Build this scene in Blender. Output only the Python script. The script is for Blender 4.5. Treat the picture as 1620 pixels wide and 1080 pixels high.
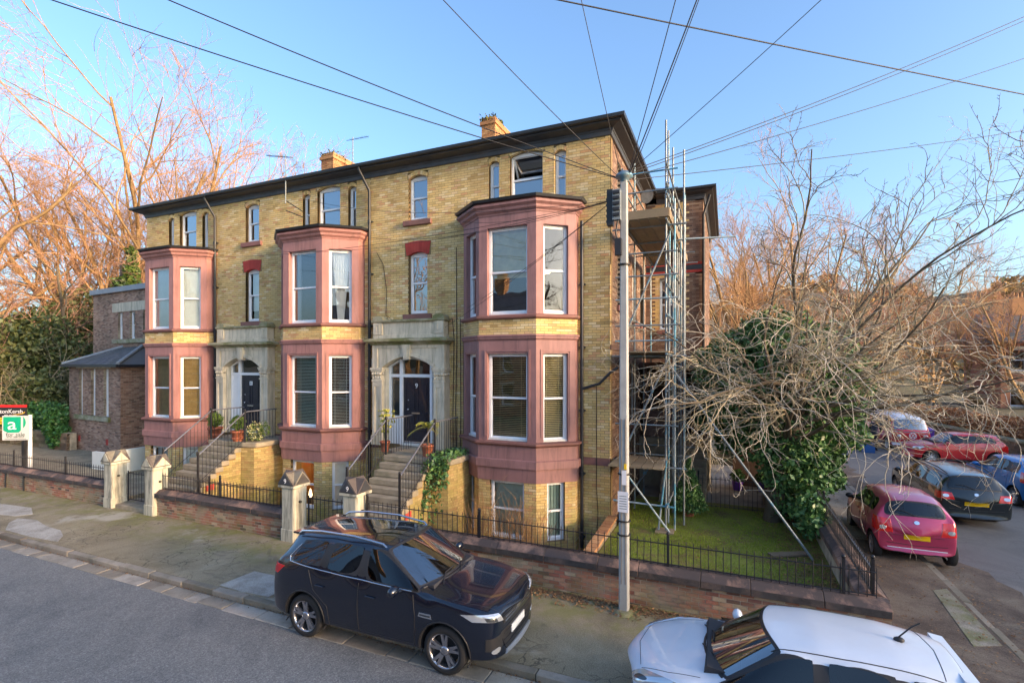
import bpy, bmesh, math, random
import numpy as np
from mathutils import Vector, Matrix
from mathutils.bvhtree import BVHTree

# ------------------------------------------------------------------ camera, sky, sun, exposure
SC = bpy.context.scene
COL = SC.collection
for o in list(bpy.data.objects):
    bpy.data.objects.remove(o)
TH = math.radians(23.2)
EYE = 4.6
cam_data = bpy.data.cameras.new('camera')
cam_data.sensor_width = 36.0
cam_data.lens = 793.0 / 1620.0 * 36.0
cam_data.shift_y = 35.0 / 1620.0
cam_data.clip_start = 0.1
cam_data.clip_end = 3000
cam = bpy.data.objects.new('camera', cam_data)
COL.objects.link(cam)
cam.location = (0, 0, EYE)
cam.rotation_euler = (math.radians(90), 0, TH)
SC.camera = cam

SUN_EL = math.radians(12.0)
SUN_AZ = math.radians(-8.0)          # measured from +X towards +Y
sun_dir = Vector((math.cos(SUN_AZ) * math.cos(SUN_EL), math.sin(SUN_AZ) * math.cos(SUN_EL), math.sin(SUN_EL)))
world = bpy.data.worlds.new('World')
SC.world = world
world.use_nodes = True
wn = world.node_tree.nodes
sky = wn.new('ShaderNodeTexSky')
sky.sky_type = 'NISHITA'
sky.sun_disc = False
sky.sun_elevation = SUN_EL
sky.sun_rotation = math.radians(90) - SUN_AZ
sky.altitude = 40
sky.air_density = 1.0
sky.dust_density = 4.0
sky.ozone_density = 3.4
wn['Background'].inputs['Strength'].default_value = 0.15
world.node_tree.links.new(sky.outputs['Color'], wn['Background'].inputs['Color'])

sl = bpy.data.lights.new('sun', 'SUN')
sl.energy = 2.0
sl.angle = math.radians(10)      # a low hazy winter sun
sl.color = (1.0, 0.63, 0.33)
sun = bpy.data.objects.new('sun', sl)
COL.objects.link(sun)
sun.location = (30, -20, 30)
sun.rotation_euler = sun_dir.to_track_quat('Z', 'Y').to_euler()

SC.view_settings.view_transform = 'Standard'
SC.view_settings.look = 'None'
SC.view_settings.exposure = 1.92
SC.view_settings.gamma = 1.0
SC.view_settings.use_curve_mapping = False
SC.render.engine = 'CYCLES'
SC.cycles.max_bounces = 6
SC.cycles.transparent_max_bounces = 12

# ------------------------------------------------------------------ helpers
RNG = random.Random(7)
NP = np.random.default_rng(11)
PI = math.pi

def link(o, parent=None):
    COL.objects.link(o)
    if parent is not None:
        o.parent = parent
    return o

def tag(o, label=None, cat=None, group=None, kind=None):
    if label: o['label'] = label
    if cat: o['category'] = cat
    if group: o['group'] = group
    if kind: o['kind'] = kind
    return o

def empty(name, loc=(0, 0, 0), rz=0.0, parent=None):
    o = bpy.data.objects.new(name, None)
    o.empty_display_size = 0.3
    o.location = loc
    o.rotation_euler = (0, 0, rz)
    return link(o, parent)

def T(x, y, z): return Matrix.Translation((x, y, z))
def RZ(a): return Matrix.Rotation(a, 4, 'Z')
def RX(a): return Matrix.Rotation(a, 4, 'X')
def RY(a): return Matrix.Rotation(a, 4, 'Y')

class MB:
    """collects shapes; build() links them as ONE mesh object"""
    def __init__(self, M=None):
        self.v = []; self.f = []; self.mi = []; self.M = M; self.sm = []
    def add(self, vs, fs, mi=0, M=None, smooth=False):
        b = len(self.v)
        for p in vs:
            p = Vector(p)
            if M is not None: p = M @ p
            if self.M is not None: p = self.M @ p
            self.v.append(p[:])
        for q in fs:
            self.f.append([i + b for i in q]); self.mi.append(mi); self.sm.append(smooth)
        return self
    def box(self, x0, x1, y0, y1, z0, z1, mi=0, M=None, back=True):
        vs = [(x0, y0, z0), (x1, y0, z0), (x1, y1, z0), (x0, y1, z0), (x0, y0, z1), (x1, y0, z1), (x1, y1, z1), (x0, y1, z1)]
        fs = [(0, 1, 5, 4), (1, 2, 6, 5), (3, 0, 4, 7), (4, 5, 6, 7), (3, 2, 1, 0)]
        if back: fs.append((2, 3, 7, 6))
        return self.add(vs, fs, mi, M)
    def prism(self, poly, h0, h1, axis='z', mi=0, M=None, smooth=False):
        """poly = 2d points; axis z: (x,y) extruded z; axis y: (x,z) extruded y; axis x: (y,z) extruded x"""
        n = len(poly)
        if axis == 'z': g = lambda p, h: (p[0], p[1], h)
        elif axis == 'y': g = lambda p, h: (p[0], h, p[1])
        else: g = lambda p, h: (h, p[0], p[1])
        vs = [g(p, h0) for p in poly] + [g(p, h1) for p in poly]
        fs = [(i, (i + 1) % n, n + (i + 1) % n, n + i) for i in range(n)]
        self.add(vs, fs, mi, M, smooth)
        self.add([g(p, h0) for p in poly], [list(range(n))[::-1]], mi, M)
        self.add([g(p, h1) for p in poly], [list(range(n))], mi, M)
        return self
    def tube(self, pts, r, n=8, mi=0, M=None, cap=True, smooth=True):
        pts = [Vector(p) for p in pts]
        rs = r if isinstance(r, (list, tuple)) else [r] * len(pts)
        vs = []; prev = None
        for i, p in enumerate(pts):
            if i == 0: d = pts[1] - p
            elif i == len(pts) - 1: d = p - pts[-2]
            else: d = (pts[i + 1] - pts[i - 1])
            if d.length < 1e-9: d = Vector((0, 0, 1))
            d.normalize()
            if prev is None:
                a = Vector((0, 0, 1)) if abs(d.z) < 0.9 else Vector((1, 0, 0))
                u = d.cross(a).normalized()
            else:
                u = (prev - d * prev.dot(d))
                u = u.normalized() if u.length > 1e-6 else d.orthogonal().normalized()
            prev = u
            w = d.cross(u)
            for k in range(n):
                t = 2 * PI * k / n
                vs.append(p + (u * math.cos(t) + w * math.sin(t)) * rs[i])
        fs = []
        for i in range(len(pts) - 1):
            for k in range(n):
                a = i * n + k; b = i * n + (k + 1) % n
                fs.append((a, b, b + n, a + n))
        self.add(vs, fs, mi, M, smooth)
        if cap:
            self.add(vs[:n], [list(range(n))[::-1]], mi, M)
            self.add(vs[-n:], [list(range(n))], mi, M)
        return self
    def lathe(self, prof, n=16, mi=0, M=None, smooth=True, caps=True):
        """prof: (r, z) pairs, axis z"""
        vs = []; m = len(prof)
        for r, z in prof:
            for k in range(n):
                t = 2 * PI * k / n
                vs.append((r * math.cos(t), r * math.sin(t), z))
        fs = []
        for i in range(m - 1):
            for k in range(n):
                a = i * n + k; b = i * n + (k + 1) % n
                fs.append((a, b, b + n, a + n))
        self.add(vs, fs, mi, M, smooth)
        if caps:
            if prof[0][0] > 1e-4: self.add(vs[:n], [list(range(n))[::-1]], mi, M)
            if prof[-1][0] > 1e-4: self.add(vs[-n:], [list(range(n))], mi, M)
        return self
    def sphere(self, c, r, n=10, m=6, mi=0, M=None, sc=(1, 1, 1)):
        prof = []
        vs = []; 
        for i in range(m + 1):
            a = -PI / 2 + PI * i / m
            for k in range(n):
                t = 2 * PI * k / n
                vs.append((c[0] + r * sc[0] * math.cos(a) * math.cos(t), c[1] + r * sc[1] * math.cos(a) * math.sin(t), c[2] + r * sc[2] * math.sin(a)))
        fs = []
        for i in range(m):
            for k in range(n):
                a = i * n + k; b = i * n + (k + 1) % n
                fs.append((a, b, b + n, a + n))
        return self.add(vs, fs, mi, M, True)
    def mesh(self, name, mats):
        me = bpy.data.meshes.new(name)
        me.from_pydata(self.v, [], self.f)
        if not isinstance(mats, (list, tuple)): mats = [mats]
        for m in mats: me.materials.append(m)
        me.polygons.foreach_set('material_index', self.mi)
        me.polygons.foreach_set('use_smooth', self.sm)
        me.update()
        return me
    def build(self, name, mats, parent=None, bevel=0.0):
        me = self.mesh(name, mats)
        if bevel:
            bm = bmesh.new(); bm.from_mesh(me)
            bmesh.ops.remove_doubles(bm, verts=bm.verts, dist=1e-5)
            eds = [e for e in bm.edges if len(e.link_faces) == 2 and e.calc_face_angle(0) > 0.5]
            bmesh.ops.bevel(bm, geom=eds, offset=bevel, segments=1, profile=0.6, affect='EDGES')
            bm.to_mesh(me); bm.free()
        o = bpy.data.objects.new(name, me)
        return link(o, parent)

def inst(name, me, parent=None, loc=(0, 0, 0), rz=0.0, sc=None, M=None):
    o = bpy.data.objects.new(name, me)
    if M is not None: o.matrix_basis = M
    else:
        o.location = loc; o.rotation_euler = (0, 0, rz)
        if sc: o.scale = sc
    return link(o, parent)

def np_mesh(name, V, F, mat, parent=None, smooth=False):
    """V (n,3) array, F (m,k) array, k = 3 or 4"""
    me = bpy.data.meshes.new(name)
    V = np.asarray(V, dtype=np.float32); F = np.asarray(F, dtype=np.int32)
    me.vertices.add(len(V)); me.vertices.foreach_set('co', V.ravel())
    k = F.shape[1]
    me.loops.add(F.size); me.loops.foreach_set('vertex_index', F.ravel())
    me.polygons.add(len(F))
    me.polygons.foreach_set('loop_start', np.arange(0, F.size, k, dtype=np.int32))
    me.polygons.foreach_set('loop_total', np.full(len(F), k, dtype=np.int32))
    me.polygons.foreach_set('use_smooth', np.full(len(F), bool(smooth)))
    me.update(calc_edges=True); me.validate()
    me.materials.append(mat)
    o = bpy.data.objects.new(name, me)
    return link(o, parent)

def text(name, s, size, M, mat, parent=None, ext=0.003, align='CENTER', sx=1.0):
    cu = bpy.data.curves.new(name, 'FONT')
    cu.body = s; cu.size = size; cu.extrude = ext; cu.align_x = align; cu.align_y = 'CENTER'
    cu.resolution_u = 3
    tmp = bpy.data.objects.new('tmp', cu); COL.objects.link(tmp)
    bpy.context.view_layer.update()
    dg = bpy.context.evaluated_depsgraph_get()
    me = bpy.data.meshes.new_from_object(tmp.evaluated_get(dg))
    bpy.data.objects.remove(tmp)
    me.materials.clear(); me.materials.append(mat)
    me.name = name
    o = bpy.data.objects.new(name, me)
    o.matrix_basis = M @ Matrix.Diagonal((sx, 1, 1, 1))
    return link(o, parent)
# text lies in local XY, so stand it up facing -Y:
UP = RX(PI / 2)

# ------------------------------------------------------------------ materials
def new_mat(name):
    m = bpy.data.materials.new(name); m.use_nodes = True
    nt = m.node_tree
    return m, nt, nt.nodes['Principled BSDF']

def ramp(nt, stops, src=None, interp='LINEAR'):
    r = nt.nodes.new('ShaderNodeValToRGB')
    r.color_ramp.interpolation = interp
    el = r.color_ramp.elements
    while len(el) > 1: el.remove(el[-1])
    el[0].position = stops[0][0]; el[0].color = (*stops[0][1], 1)
    for p, c in stops[1:]:
        e = el.new(p); e.color = (*c, 1)
    if src is not None: nt.links.new(src, r.inputs[0])
    return r

def noise(nt, scale, detail=4, rough=0.55, vec=None, dist=0.0):
    n = nt.nodes.new('ShaderNodeTexNoise')
    n.inputs['Scale'].default_value = scale; n.inputs['Detail'].default_value = detail
    n.inputs['Roughness'].default_value = rough; n.inputs['Distortion'].default_value = dist
    if vec is not None: nt.links.new(vec, n.inputs['Vector'])
    return n.outputs['Fac']

def mixc(nt, fac, a, b, mode='MIX'):
    m = nt.nodes.new('ShaderNodeMix'); m.data_type = 'RGBA'; m.blend_type = mode
    for s, v in ((m.inputs['Factor'], fac), (m.inputs[6], a), (m.inputs[7], b)):
        if hasattr(v, 'is_linked') or hasattr(v, 'links'): nt.links.new(v, s)
        elif isinstance(v, (int, float)): s.default_value = v
        else: s.default_value = (*v, 1)
    return m.outputs[2]

def mathn(nt, op, a, b=None, clamp=False):
    m = nt.nodes.new('ShaderNodeMath'); m.operation = op; m.use_clamp = clamp
    for s, v in ((m.inputs[0], a), (m.inputs[1], b)):
        if v is None: continue
        if isinstance(v, (int, float)): s.default_value = v
        else: nt.links.new(v, s)
    return m.outputs[0]

def wpos(nt):
    return nt.nodes.new('ShaderNodeNewGeometry').outputs['Position']

def bump(nt, bs, h, strength=0.3, dist=0.02):
    b = nt.nodes.new('ShaderNodeBump')
    b.inputs['Strength'].default_value = strength; b.inputs['Distance'].default_value = dist
    nt.links.new(h, b.inputs['Height']); nt.links.new(b.outputs[0], bs.inputs['Normal'])

def piece_random(nt):
    """differs per object and per loose island"""
    g = nt.nodes.new('ShaderNodeNewGeometry'); oi = nt.nodes.new('ShaderNodeObjectInfo')
    s = mathn(nt, 'ADD', g.outputs['Random Per Island'], oi.outputs['Random'])
    return mathn(nt, 'FRACT', s)

def pieces_mat(name, cols, stain=(0.08, 0.07, 0.05), stain_amt=0.35, rough=0.9, stain_scale=0.6, grain=60, bump_s=0.35, moss=None, mossz=(0.0, 1.0), stain_lo=0.45, stain_hi=0.75):
    m, nt, b = new_mat(name)
    P = wpos(nt)
    r = piece_random(nt)
    c = ramp(nt, cols, r, 'LINEAR').outputs[0]
    bn = noise(nt, .32, 5, .7, P, .6)
    c = mixc(nt, 1.0, c, ramp(nt, [(.32, (.68, .66, .64)), (.5, (1, 1, 1)), (.68, (1.16, 1.13, 1.06))], bn).outputs[0], 'MULTIPLY')
    gn = noise(nt, grain, 3, 0.6, P)
    c = mixc(nt, 0.35, c, ramp(nt, [(0.3, (0.55, 0.55, 0.55)), (0.7, (1.25, 1.25, 1.25))], gn).outputs[0], 'MULTIPLY')
    sn = noise(nt, stain_scale, 6, 0.65, P, 0.4)
    sf = ramp(nt, [(stain_lo, (0, 0, 0)), (stain_hi, (1, 1, 1))], sn).outputs[0]
    sf = mathn(nt, 'MULTIPLY', sf, stain_amt)
    c = mixc(nt, sf, c, stain)
    if moss:
        sep = nt.nodes.new('ShaderNodeSeparateXYZ'); nt.links.new(P, sep.inputs[0])
        mr = nt.nodes.new('ShaderNodeMapRange'); nt.links.new(sep.outputs['Z'], mr.inputs[0])
        mr.inputs[1].default_value = mossz[0]; mr.inputs[2].default_value = mossz[1]
        mr.inputs[3].default_value = 1; mr.inputs[4].default_value = 0
        mn = noise(nt, 2.2, 5, 0.7, P)
        mf = mathn(nt, 'MULTIPLY', mr.outputs[0], ramp(nt, [(0.42, (0, 0, 0)), (0.62, (1, 1, 1))], mn).outputs[0])
        c = mixc(nt, mathn(nt, 'MULTIPLY', mf, 0.75), c, moss)
    nt.links.new(c, b.inputs['Base Color'])
    b.inputs['Roughness'].default_value = rough
    bump(nt, b, gn, bump_s, 0.004)
    return m

def flat_mat(name, col, rough=0.6, metal=0.0, var=0.12, scale=3.0, grain=40, bs=0.15, stain=None, amt=0.4, coat=0.0, lo=0.5, hi=0.72, streak=False, spec=0.5):
    m, nt, b = new_mat(name)
    P = wpos(nt)
    n1 = noise(nt, scale, 5, 0.6, P)
    c = mixc(nt, 1.0, col, ramp(nt, [(0.3, (1 - var,) * 3), (0.7, (1 + var,) * 3)], n1).outputs[0], 'MULTIPLY')
    if stain:
        vec = P
        if streak:
            mp = nt.nodes.new('ShaderNodeMapping'); mp.inputs['Scale'].default_value = (5, 5, 0.5)
            nt.links.new(P, mp.inputs[0]); vec = mp.outputs[0]
        sn = noise(nt, 1.3, 6, 0.7, vec, 0.3)
        f = mathn(nt, 'MULTIPLY', ramp(nt, [(lo, (0, 0, 0)), (hi, (1, 1, 1))], sn).outputs[0], amt)
        c = mixc(nt, f, c, stain)
    nt.links.new(c, b.inputs['Base Color'])
    b.inputs['Roughness'].default_value = rough
    b.inputs['Metallic'].default_value = metal
    b.inputs['Coat Weight'].default_value = coat
    b.inputs['Coat Roughness'].default_value = 0.03
    b.inputs['Specular IOR Level'].default_value = spec
    if bs: bump(nt, b, noise(nt, grain, 4, 0.6, P), bs, 0.004)
    return m

def emit_mat(name, col, s):
    m, nt, b = new_mat(name)
    b.inputs['Base Color'].default_value = (*col, 1)
    b.inputs['Emission Color'].default_value = (*col, 1)
    b.inputs['Emission Strength'].default_value = s
    return m

def glass_mat(name, tint=(0.75, 0.8, 0.8), refl=0.22, rough=0.01, dark=None):
    m, nt, b = new_mat(name)
    out = nt.nodes['Material Output']
    nt.nodes.remove(b)
    tr = nt.nodes.new('ShaderNodeBsdfTransparent'); tr.inputs[0].default_value = (*tint, 1)
    gl = nt.nodes.new('ShaderNodeBsdfGlossy'); gl.inputs['Roughness'].default_value = rough
    gl.inputs[0].default_value = (0.95, 0.97, 1, 1)
    lw = nt.nodes.new('ShaderNodeFresnel'); lw.inputs['IOR'].default_value = 1.5
    f = mathn(nt, 'MULTIPLY', lw.outputs[0], 1.0)
    f = mathn(nt, 'ADD', f, refl, True)
    nz = nt.nodes.new('ShaderNodeBump'); nz.inputs['Strength'].default_value = 0.06; nz.inputs['Distance'].default_value = 0.05
    nt.links.new(noise(nt, 1.7, 1, 0.4, wpos(nt)), nz.inputs['Height'])
    nt.links.new(nz.outputs[0], gl.inputs['Normal'])
    mx = nt.nodes.new('ShaderNodeMixShader')
    nt.links.new(f, mx.inputs[0]); nt.links.new(tr.outputs[0], mx.inputs[1]); nt.links.new(gl.outputs[0], mx.inputs[2])
    nt.links.new(mx.outputs[0], out.inputs[0])
    return m

MT = {}
MT['ybrick'] = pieces_mat('yellow_brick', [(0, (.50, .34, .13)), (.15, (.68, .50, .21)), (.4, (.76, .57, .26)), (.65, (.70, .48, .18)), (.82, (.82, .68, .40)), (.95, (.64, .36, .17))],
    stain=(.30, .19, .08), stain_amt=.55, stain_scale=.8, moss=(.24, .25, .05), mossz=(-.5, 1.8))
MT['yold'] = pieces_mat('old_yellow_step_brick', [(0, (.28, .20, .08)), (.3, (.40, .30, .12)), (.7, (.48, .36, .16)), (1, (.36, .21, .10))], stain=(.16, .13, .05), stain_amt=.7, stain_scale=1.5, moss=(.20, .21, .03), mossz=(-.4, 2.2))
MT['soot'] = flat_mat('sooty_stone_edge', (.05, .045, .045), .9, var=.4, scale=6, stain=(.20, .13, .10), amt=.6, lo=.52, hi=.66, bs=.4)
MT['ymortar'] = flat_mat('brown_mortar', (.23, .16, .075), .95, var=.25, scale=2, stain=(.10, .07, .035), amt=.7)
MT['gbrick'] = pieces_mat('brown_side_brick', [(0, (.10, .06, .045)), (.25, (.22, .12, .08)), (.5, (.15, .085, .06)), (.75, (.27, .16, .105)), (1, (.34, .25, .18))], stain=(.05, .035, .03), stain_amt=.5)
MT['gmortar'] = flat_mat('grey_mortar', (.24, .20, .16), .95, var=.3)
MT['rbrick'] = pieces_mat('weathered_red_brick', [(0, (.07, .06, .06)), (.12, (.26, .10, .08)), (.4, (.44, .17, .11)), (.6, (.34, .14, .10)), (.78, (.46, .25, .17)), (.9, (.52, .40, .28)), (1, (.10, .08, .08))],
    stain=(.30, .26, .19), stain_amt=.8, stain_scale=1.4, moss=(.20, .19, .06), mossz=(.05, .75), stain_lo=.47, stain_hi=.62)
MT['rmortar'] = flat_mat('pale_mortar', (.42, .36, .27), .95, var=.35, scale=3, stain=(.08, .07, .05), amt=.6)
MT['ebrick'] = pieces_mat('annexe_brick', [(0, (.16, .09, .07)), (.2, (.32, .18, .12)), (.5, (.40, .23, .16)), (.8, (.50, .33, .24)), (1, (.26, .14, .11))], stain=(.07, .06, .04), stain_amt=.5)
MT['pink'] = flat_mat('pink_masonry_paint', (.37, .178, .158), .62, var=.16, scale=1.5, grain=90, bs=.2, stain=(.15, .085, .07), amt=.7, lo=.49, hi=.72, streak=True)
MT['pinkd'] = flat_mat('darker_pink_masonry', (.30, .155, .148), .62, var=.16, scale=1.5, grain=90, bs=.2, stain=(.13, .075, .07), amt=.7, lo=.49, hi=.72, streak=True)  # darker, mauver version of the pink, for the right bay
MT['pinksill'] = flat_mat('mauve_sill', (.22, .10, .085), .7, var=.2, stain=(.08, .07, .05), amt=.5)
MT['redpaint'] = pieces_mat('red_painted_brick', [(0, (.42, .045, .035)), (1, (.52, .07, .05))], stain_amt=.15)
MT['stone'] = flat_mat('cream_stone', (.66, .58, .44), .85, var=.15, scale=2, stain=(.24, .22, .13), amt=.7, lo=.47, hi=.7, streak=True)
MT['stonemoss'] = flat_mat('mossy_stone', (.42, .38, .27), .9, var=.25, scale=3, stain=(.14, .15, .035), amt=.85, lo=.4, hi=.6)
MT['pier'] = flat_mat('weathered_pier_stone', (.50, .48, .38), .88, var=.15, scale=2.4, stain=(.10, .11, .10), amt=.8, lo=.47, hi=.62, streak=True)
MT['piercap'] = flat_mat('dark_cap_stone', (.09, .075, .07), .85, var=.3, scale=4, stain=(.26, .24, .18), amt=.7, lo=.5, hi=.62)
MT['coping'] = flat_mat('sandstone_coping', (.32, .19, .135), .88, var=.3, scale=2.5, stain=(.045, .04, .042), amt=.9, lo=.38, hi=.54, grain=30, bs=.5)
MT['step'] = flat_mat('stone_steps', (.30, .255, .185), .9, var=.25, scale=3, stain=(.11, .12, .05), amt=.6)
MT['cornice'] = flat_mat('dark_painted_cornice', (.045, .05, .06), .45, var=.25, scale=3, stain=(.16, .12, .08), amt=.35)
MT['slate'] = pieces_mat('slate', [(0, (.07, .08, .09)), (.5, (.11, .12, .135)), (1, (.16, .16, .17))], stain=(.10, .11, .05), stain_amt=.4, rough=.65)
MT['lead'] = flat_mat('lead_sheet', (.30, .33, .36), .55, var=.1)
MT['gutter'] = flat_mat('black_gutter_paint', (.022, .025, .03), .4, var=.2, bs=.05)
MT['white'] = flat_mat('white_joinery', (.80, .82, .84), .45, var=.05, bs=.03)
MT['whiteold'] = flat_mat('white_sill_paint', (.72, .72, .68), .6, var=.1, stain=(.35, .33, .25), amt=.4)
MT['glass'] = glass_mat('window_glass', (.88, .92, .92), .12)
MT['glassblue'] = glass_mat('upper_window_glass', (.45, .5, .52), .30)
MT['glassdim'] = glass_mat('clear_glass', (.95, .97, .95), .04)
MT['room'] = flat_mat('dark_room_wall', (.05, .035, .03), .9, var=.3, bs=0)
MT['door'] = flat_mat('blue_black_door_paint', (.010, .014, .028), .25, var=.1, bs=.02, coat=.4)
MT['chrome'] = flat_mat('polished_metal', (.75, .76, .78), .15, 1.0, var=.02, bs=0)
MT['iron'] = flat_mat('black_iron_paint', (.018, .018, .022), .42, var=.3, scale=9, bs=.1)
MT['rail'] = flat_mat('grey_handrail', (.16, .17, .20), .4, .4, var=.2, bs=.05)
MT['terracotta'] = flat_mat('terracotta', (.40, .13, .07), .8, var=.2, scale=6)
MT['soil'] = flat_mat('soil', (.07, .05, .032), .98, var=.45, scale=5, grain=30, bs=.9)
MT['leafbox'] = None
MT['black'] = flat_mat('black_plastic', (.02, .02, .022), .5, var=.1, bs=.05)
MT['cable'] = flat_mat('black_cable', (.012, .012, .014), .6, var=.05, bs=0)
MT['galv'] = flat_mat('galvanised_tube', (.24, .27, .28), .5, .4, var=.3, scale=4, bs=.05, stain=(.05, .22, .34), amt=.6, lo=.55, hi=.6)
MT['galvblue'] = flat_mat('blue_banded_tube', (.10, .30, .42), .45, .2, var=.4, scale=5, bs=.05, stain=(.38, .42, .43), amt=.8, lo=.45, hi=.5)
MT['plank'] = pieces_mat('scaffold_board', [(0, (.20, .15, .10)), (1, (.36, .28, .18))], stain=(.12, .12, .05), stain_amt=.5)
MT['concrete'] = flat_mat('pole_concrete', (.36, .37, .36), .85, var=.12, scale=4, stain=(.25, .24, .22), amt=.4, streak=True)
MT['paper'] = flat_mat('paper_notice', (.72, .72, .76), .7, var=.04, bs=0)

# ------------------------------------------------------------------ the ground
def ground_mat(name, stops, scale=1.2, grain=120, bs=.6, rough=.92, extra=None, bdist=.006):
    m, nt, b = new_mat(name)
    P = wpos(nt)
    n1 = noise(nt, scale, 8, .68, P, .5)
    c = ramp(nt, stops, n1).outputs[0]
    g = noise(nt, grain, 2, .8, P)
    c = mixc(nt, .6, c, ramp(nt, [(.32, (.45, .45, .45)), (.68, (1.55, 1.55, 1.55))], g).outputs[0], 'MULTIPLY')
    if extra: c = extra(nt, P, c)
    nt.links.new(c, b.inputs['Base Color'])
    b.inputs['Roughness'].default_value = rough
    bump(nt, b, g, bs, bdist)
    return m

def cracks(nt, P, c, scale=1.3, width=.012, dark=(.03, .026, .022), amt=.8):
    d = nt.nodes.new('ShaderNodeMapping'); nt.links.new(P, d.inputs[0])
    nv = nt.nodes.new('ShaderNodeTexNoise'); nv.inputs['Scale'].default_value = 2.5; nv.inputs['Detail'].default_value = 5
    nt.links.new(P, nv.inputs['Vector'])
    vm = nt.nodes.new('ShaderNodeVectorMath'); vm.operation = 'MULTIPLY_ADD'
    nt.links.new(nv.outputs['Color'], vm.inputs[0]); vm.inputs[1].default_value = (.5, .5, .5); nt.links.new(P, vm.inputs[2])
    v = nt.nodes.new('ShaderNodeTexVoronoi'); v.feature = 'DISTANCE_TO_EDGE'; v.inputs['Scale'].default_value = scale
    nt.links.new(vm.outputs[0], v.inputs['Vector'])
    f = ramp(nt, [(0, (1, 1, 1)), (width, (1, 1, 1)), (width * 2.2, (0, 0, 0))], v.outputs['Distance']).outputs[0]
    msk = ramp(nt, [(.46, (0, 0, 0)), (.56, (1, 1, 1))], noise(nt, .55, 3, .5, P)).outputs[0]
    f = mathn(nt, 'MULTIPLY', mathn(nt, 'MULTIPLY', f, msk), amt)
    return mixc(nt, f, c, dark)

def moss_strip(nt, P, c, y0, y1, col=(.13, .14, .02), amt=.8, axis='Y', sc=1.8, lo=.42, hi=.6):
    sep = nt.nodes.new('ShaderNodeSeparateXYZ'); nt.links.new(P, sep.inputs[0])
    mr = nt.nodes.new('ShaderNodeMapRange'); nt.links.new(sep.outputs[axis], mr.inputs[0])
    mr.inputs[1].default_value = y0; mr.inputs[2].default_value = y1
    mn = noise(nt, sc, 6, .7, P)
    f = mathn(nt, 'MULTIPLY', mr.outputs[0], ramp(nt, [(lo, (0, 0, 0)), (hi, (1, 1, 1))], mn).outputs[0])
    return mixc(nt, mathn(nt, 'MULTIPLY', f, amt), c, col)

def road_speckle(nt, P, c):
    v = nt.nodes.new('ShaderNodeTexVoronoi'); v.inputs['Scale'].default_value = 50
    nt.links.new(P, v.inputs['Vector'])
    s = ramp(nt, [(0, (.5, .5, .5)), (.5, (1.0, 1.0, 1.0)), (1, (1.9, 1.9, 1.85))], v.outputs['Color']).outputs[0]
    return mixc(nt, .6, c, s, 'MULTIPLY')
MT['asphalt'] = ground_mat('asphalt', [(.32, (.11, .115, .118)), (.45, (.155, .157, .155)), (.52, (.175, .175, .17)), (.60, (.145, .147, .145)), (.7, (.21, .21, .20))], .45, 60, .7, .8, road_speckle)
MT['sideroad'] = ground_mat('patched_asphalt', [(.3, (.10, .096, .092)), (.45, (.15, .142, .133)), (.55, (.12, .112, .106)), (.75, (.22, .20, .18))], .6, 60, .8, .75,
    lambda nt, P, c: cracks(nt, P, c, 1.4, .006, amt=.5))
def pave_extra(nt, P, c):
    c = cracks(nt, P, c, 2.4, .010, (.05, .042, .03), .75)
    c = moss_strip(nt, P, c, 7.6, 9.3, (.16, .165, .03), .85)
    n = ramp(nt, [(.60, (0, 0, 0)), (.66, (1, 1, 1))], noise(nt, .5, 6, .6, P)).outputs[0]
    c = mixc(nt, mathn(nt, 'MULTIPLY', n, .8), c, (.40, .37, .30))
    d = ramp(nt, [(.58, (0, 0, 0)), (.63, (1, 1, 1))], noise(nt, .9, 7, .7, P, 1.0)).outputs[0]
    return mixc(nt, mathn(nt, 'MULTIPLY', d, .45), c, (.10, .085, .065))
MT['pave'] = ground_mat('old_tarmac_pavement', [(.3, (.15, .122, .075)), (.45, (.23, .19, .12)), (.6, (.28, .235, .155)), (.75, (.36, .31, .22))], .8, 60, .6, .92, pave_extra)
MT['dirt'] = ground_mat('dirty_corner', [(.3, (.06, .042, .032)), (.5, (.13, .095, .07)), (.65, (.19, .15, .11)), (.8, (.28, .24, .18))], 1.1, 45, 1.0, .95,
    lambda nt, P, c: cracks(nt, P, c, 1.9, .008, amt=.4))
MT['slab'] = ground_mat('pale_concrete', [(.3, (.22, .20, .165)), (.5, (.36, .34, .30)), (.6, (.42, .40, .36)), (.75, (.27, .25, .21))], 1.6, 80, .3, .9)
MT['kerb'] = pieces_mat('kerb_stone', [(0, (.20, .17, .13)), (.5, (.28, .24, .19)), (1, (.34, .30, .25))], stain=(.09, .09, .05), stain_amt=.6, stain_scale=2)
MT['sett'] = pieces_mat('channel_stone', [(0, (.24, .21, .17)), (.5, (.32, .29, .24)), (1, (.40, .36, .31))], stain=(.10, .085, .06), stain_amt=.6, stain_scale=2.5)
MT['lawn'] = ground_mat('mossy_lawn_soil', [(.25, (.12, .08, .04)), (.42, (.15, .12, .04)), (.5, (.17, .19, .03)), (.62, (.20, .23, .03)), (.75, (.28, .27, .07))], 1.4, 50, 1.0, .95)
MT['gravel'] = ground_mat('gravel', [(.3, (.17, .14, .09)), (.5, (.26, .22, .15)), (.7, (.34, .30, .21))], 1.5, 30, 1.2, .95)
MT['terrain'] = ground_mat('rough_ground', [(.3, (.06, .055, .03)), (.5, (.09, .08, .05)), (.7, (.10, .11, .05))], .2, 8, .6, .95)
MT['yard'] = ground_mat('yard_concrete', [(.3, (.16, .14, .11)), (.5, (.24, .21, .17)), (.7, (.33, .30, .24))], 1.4, 60, .5, .92,
    lambda nt, P, c: moss_strip(nt, P, c, 16, 10))

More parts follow.
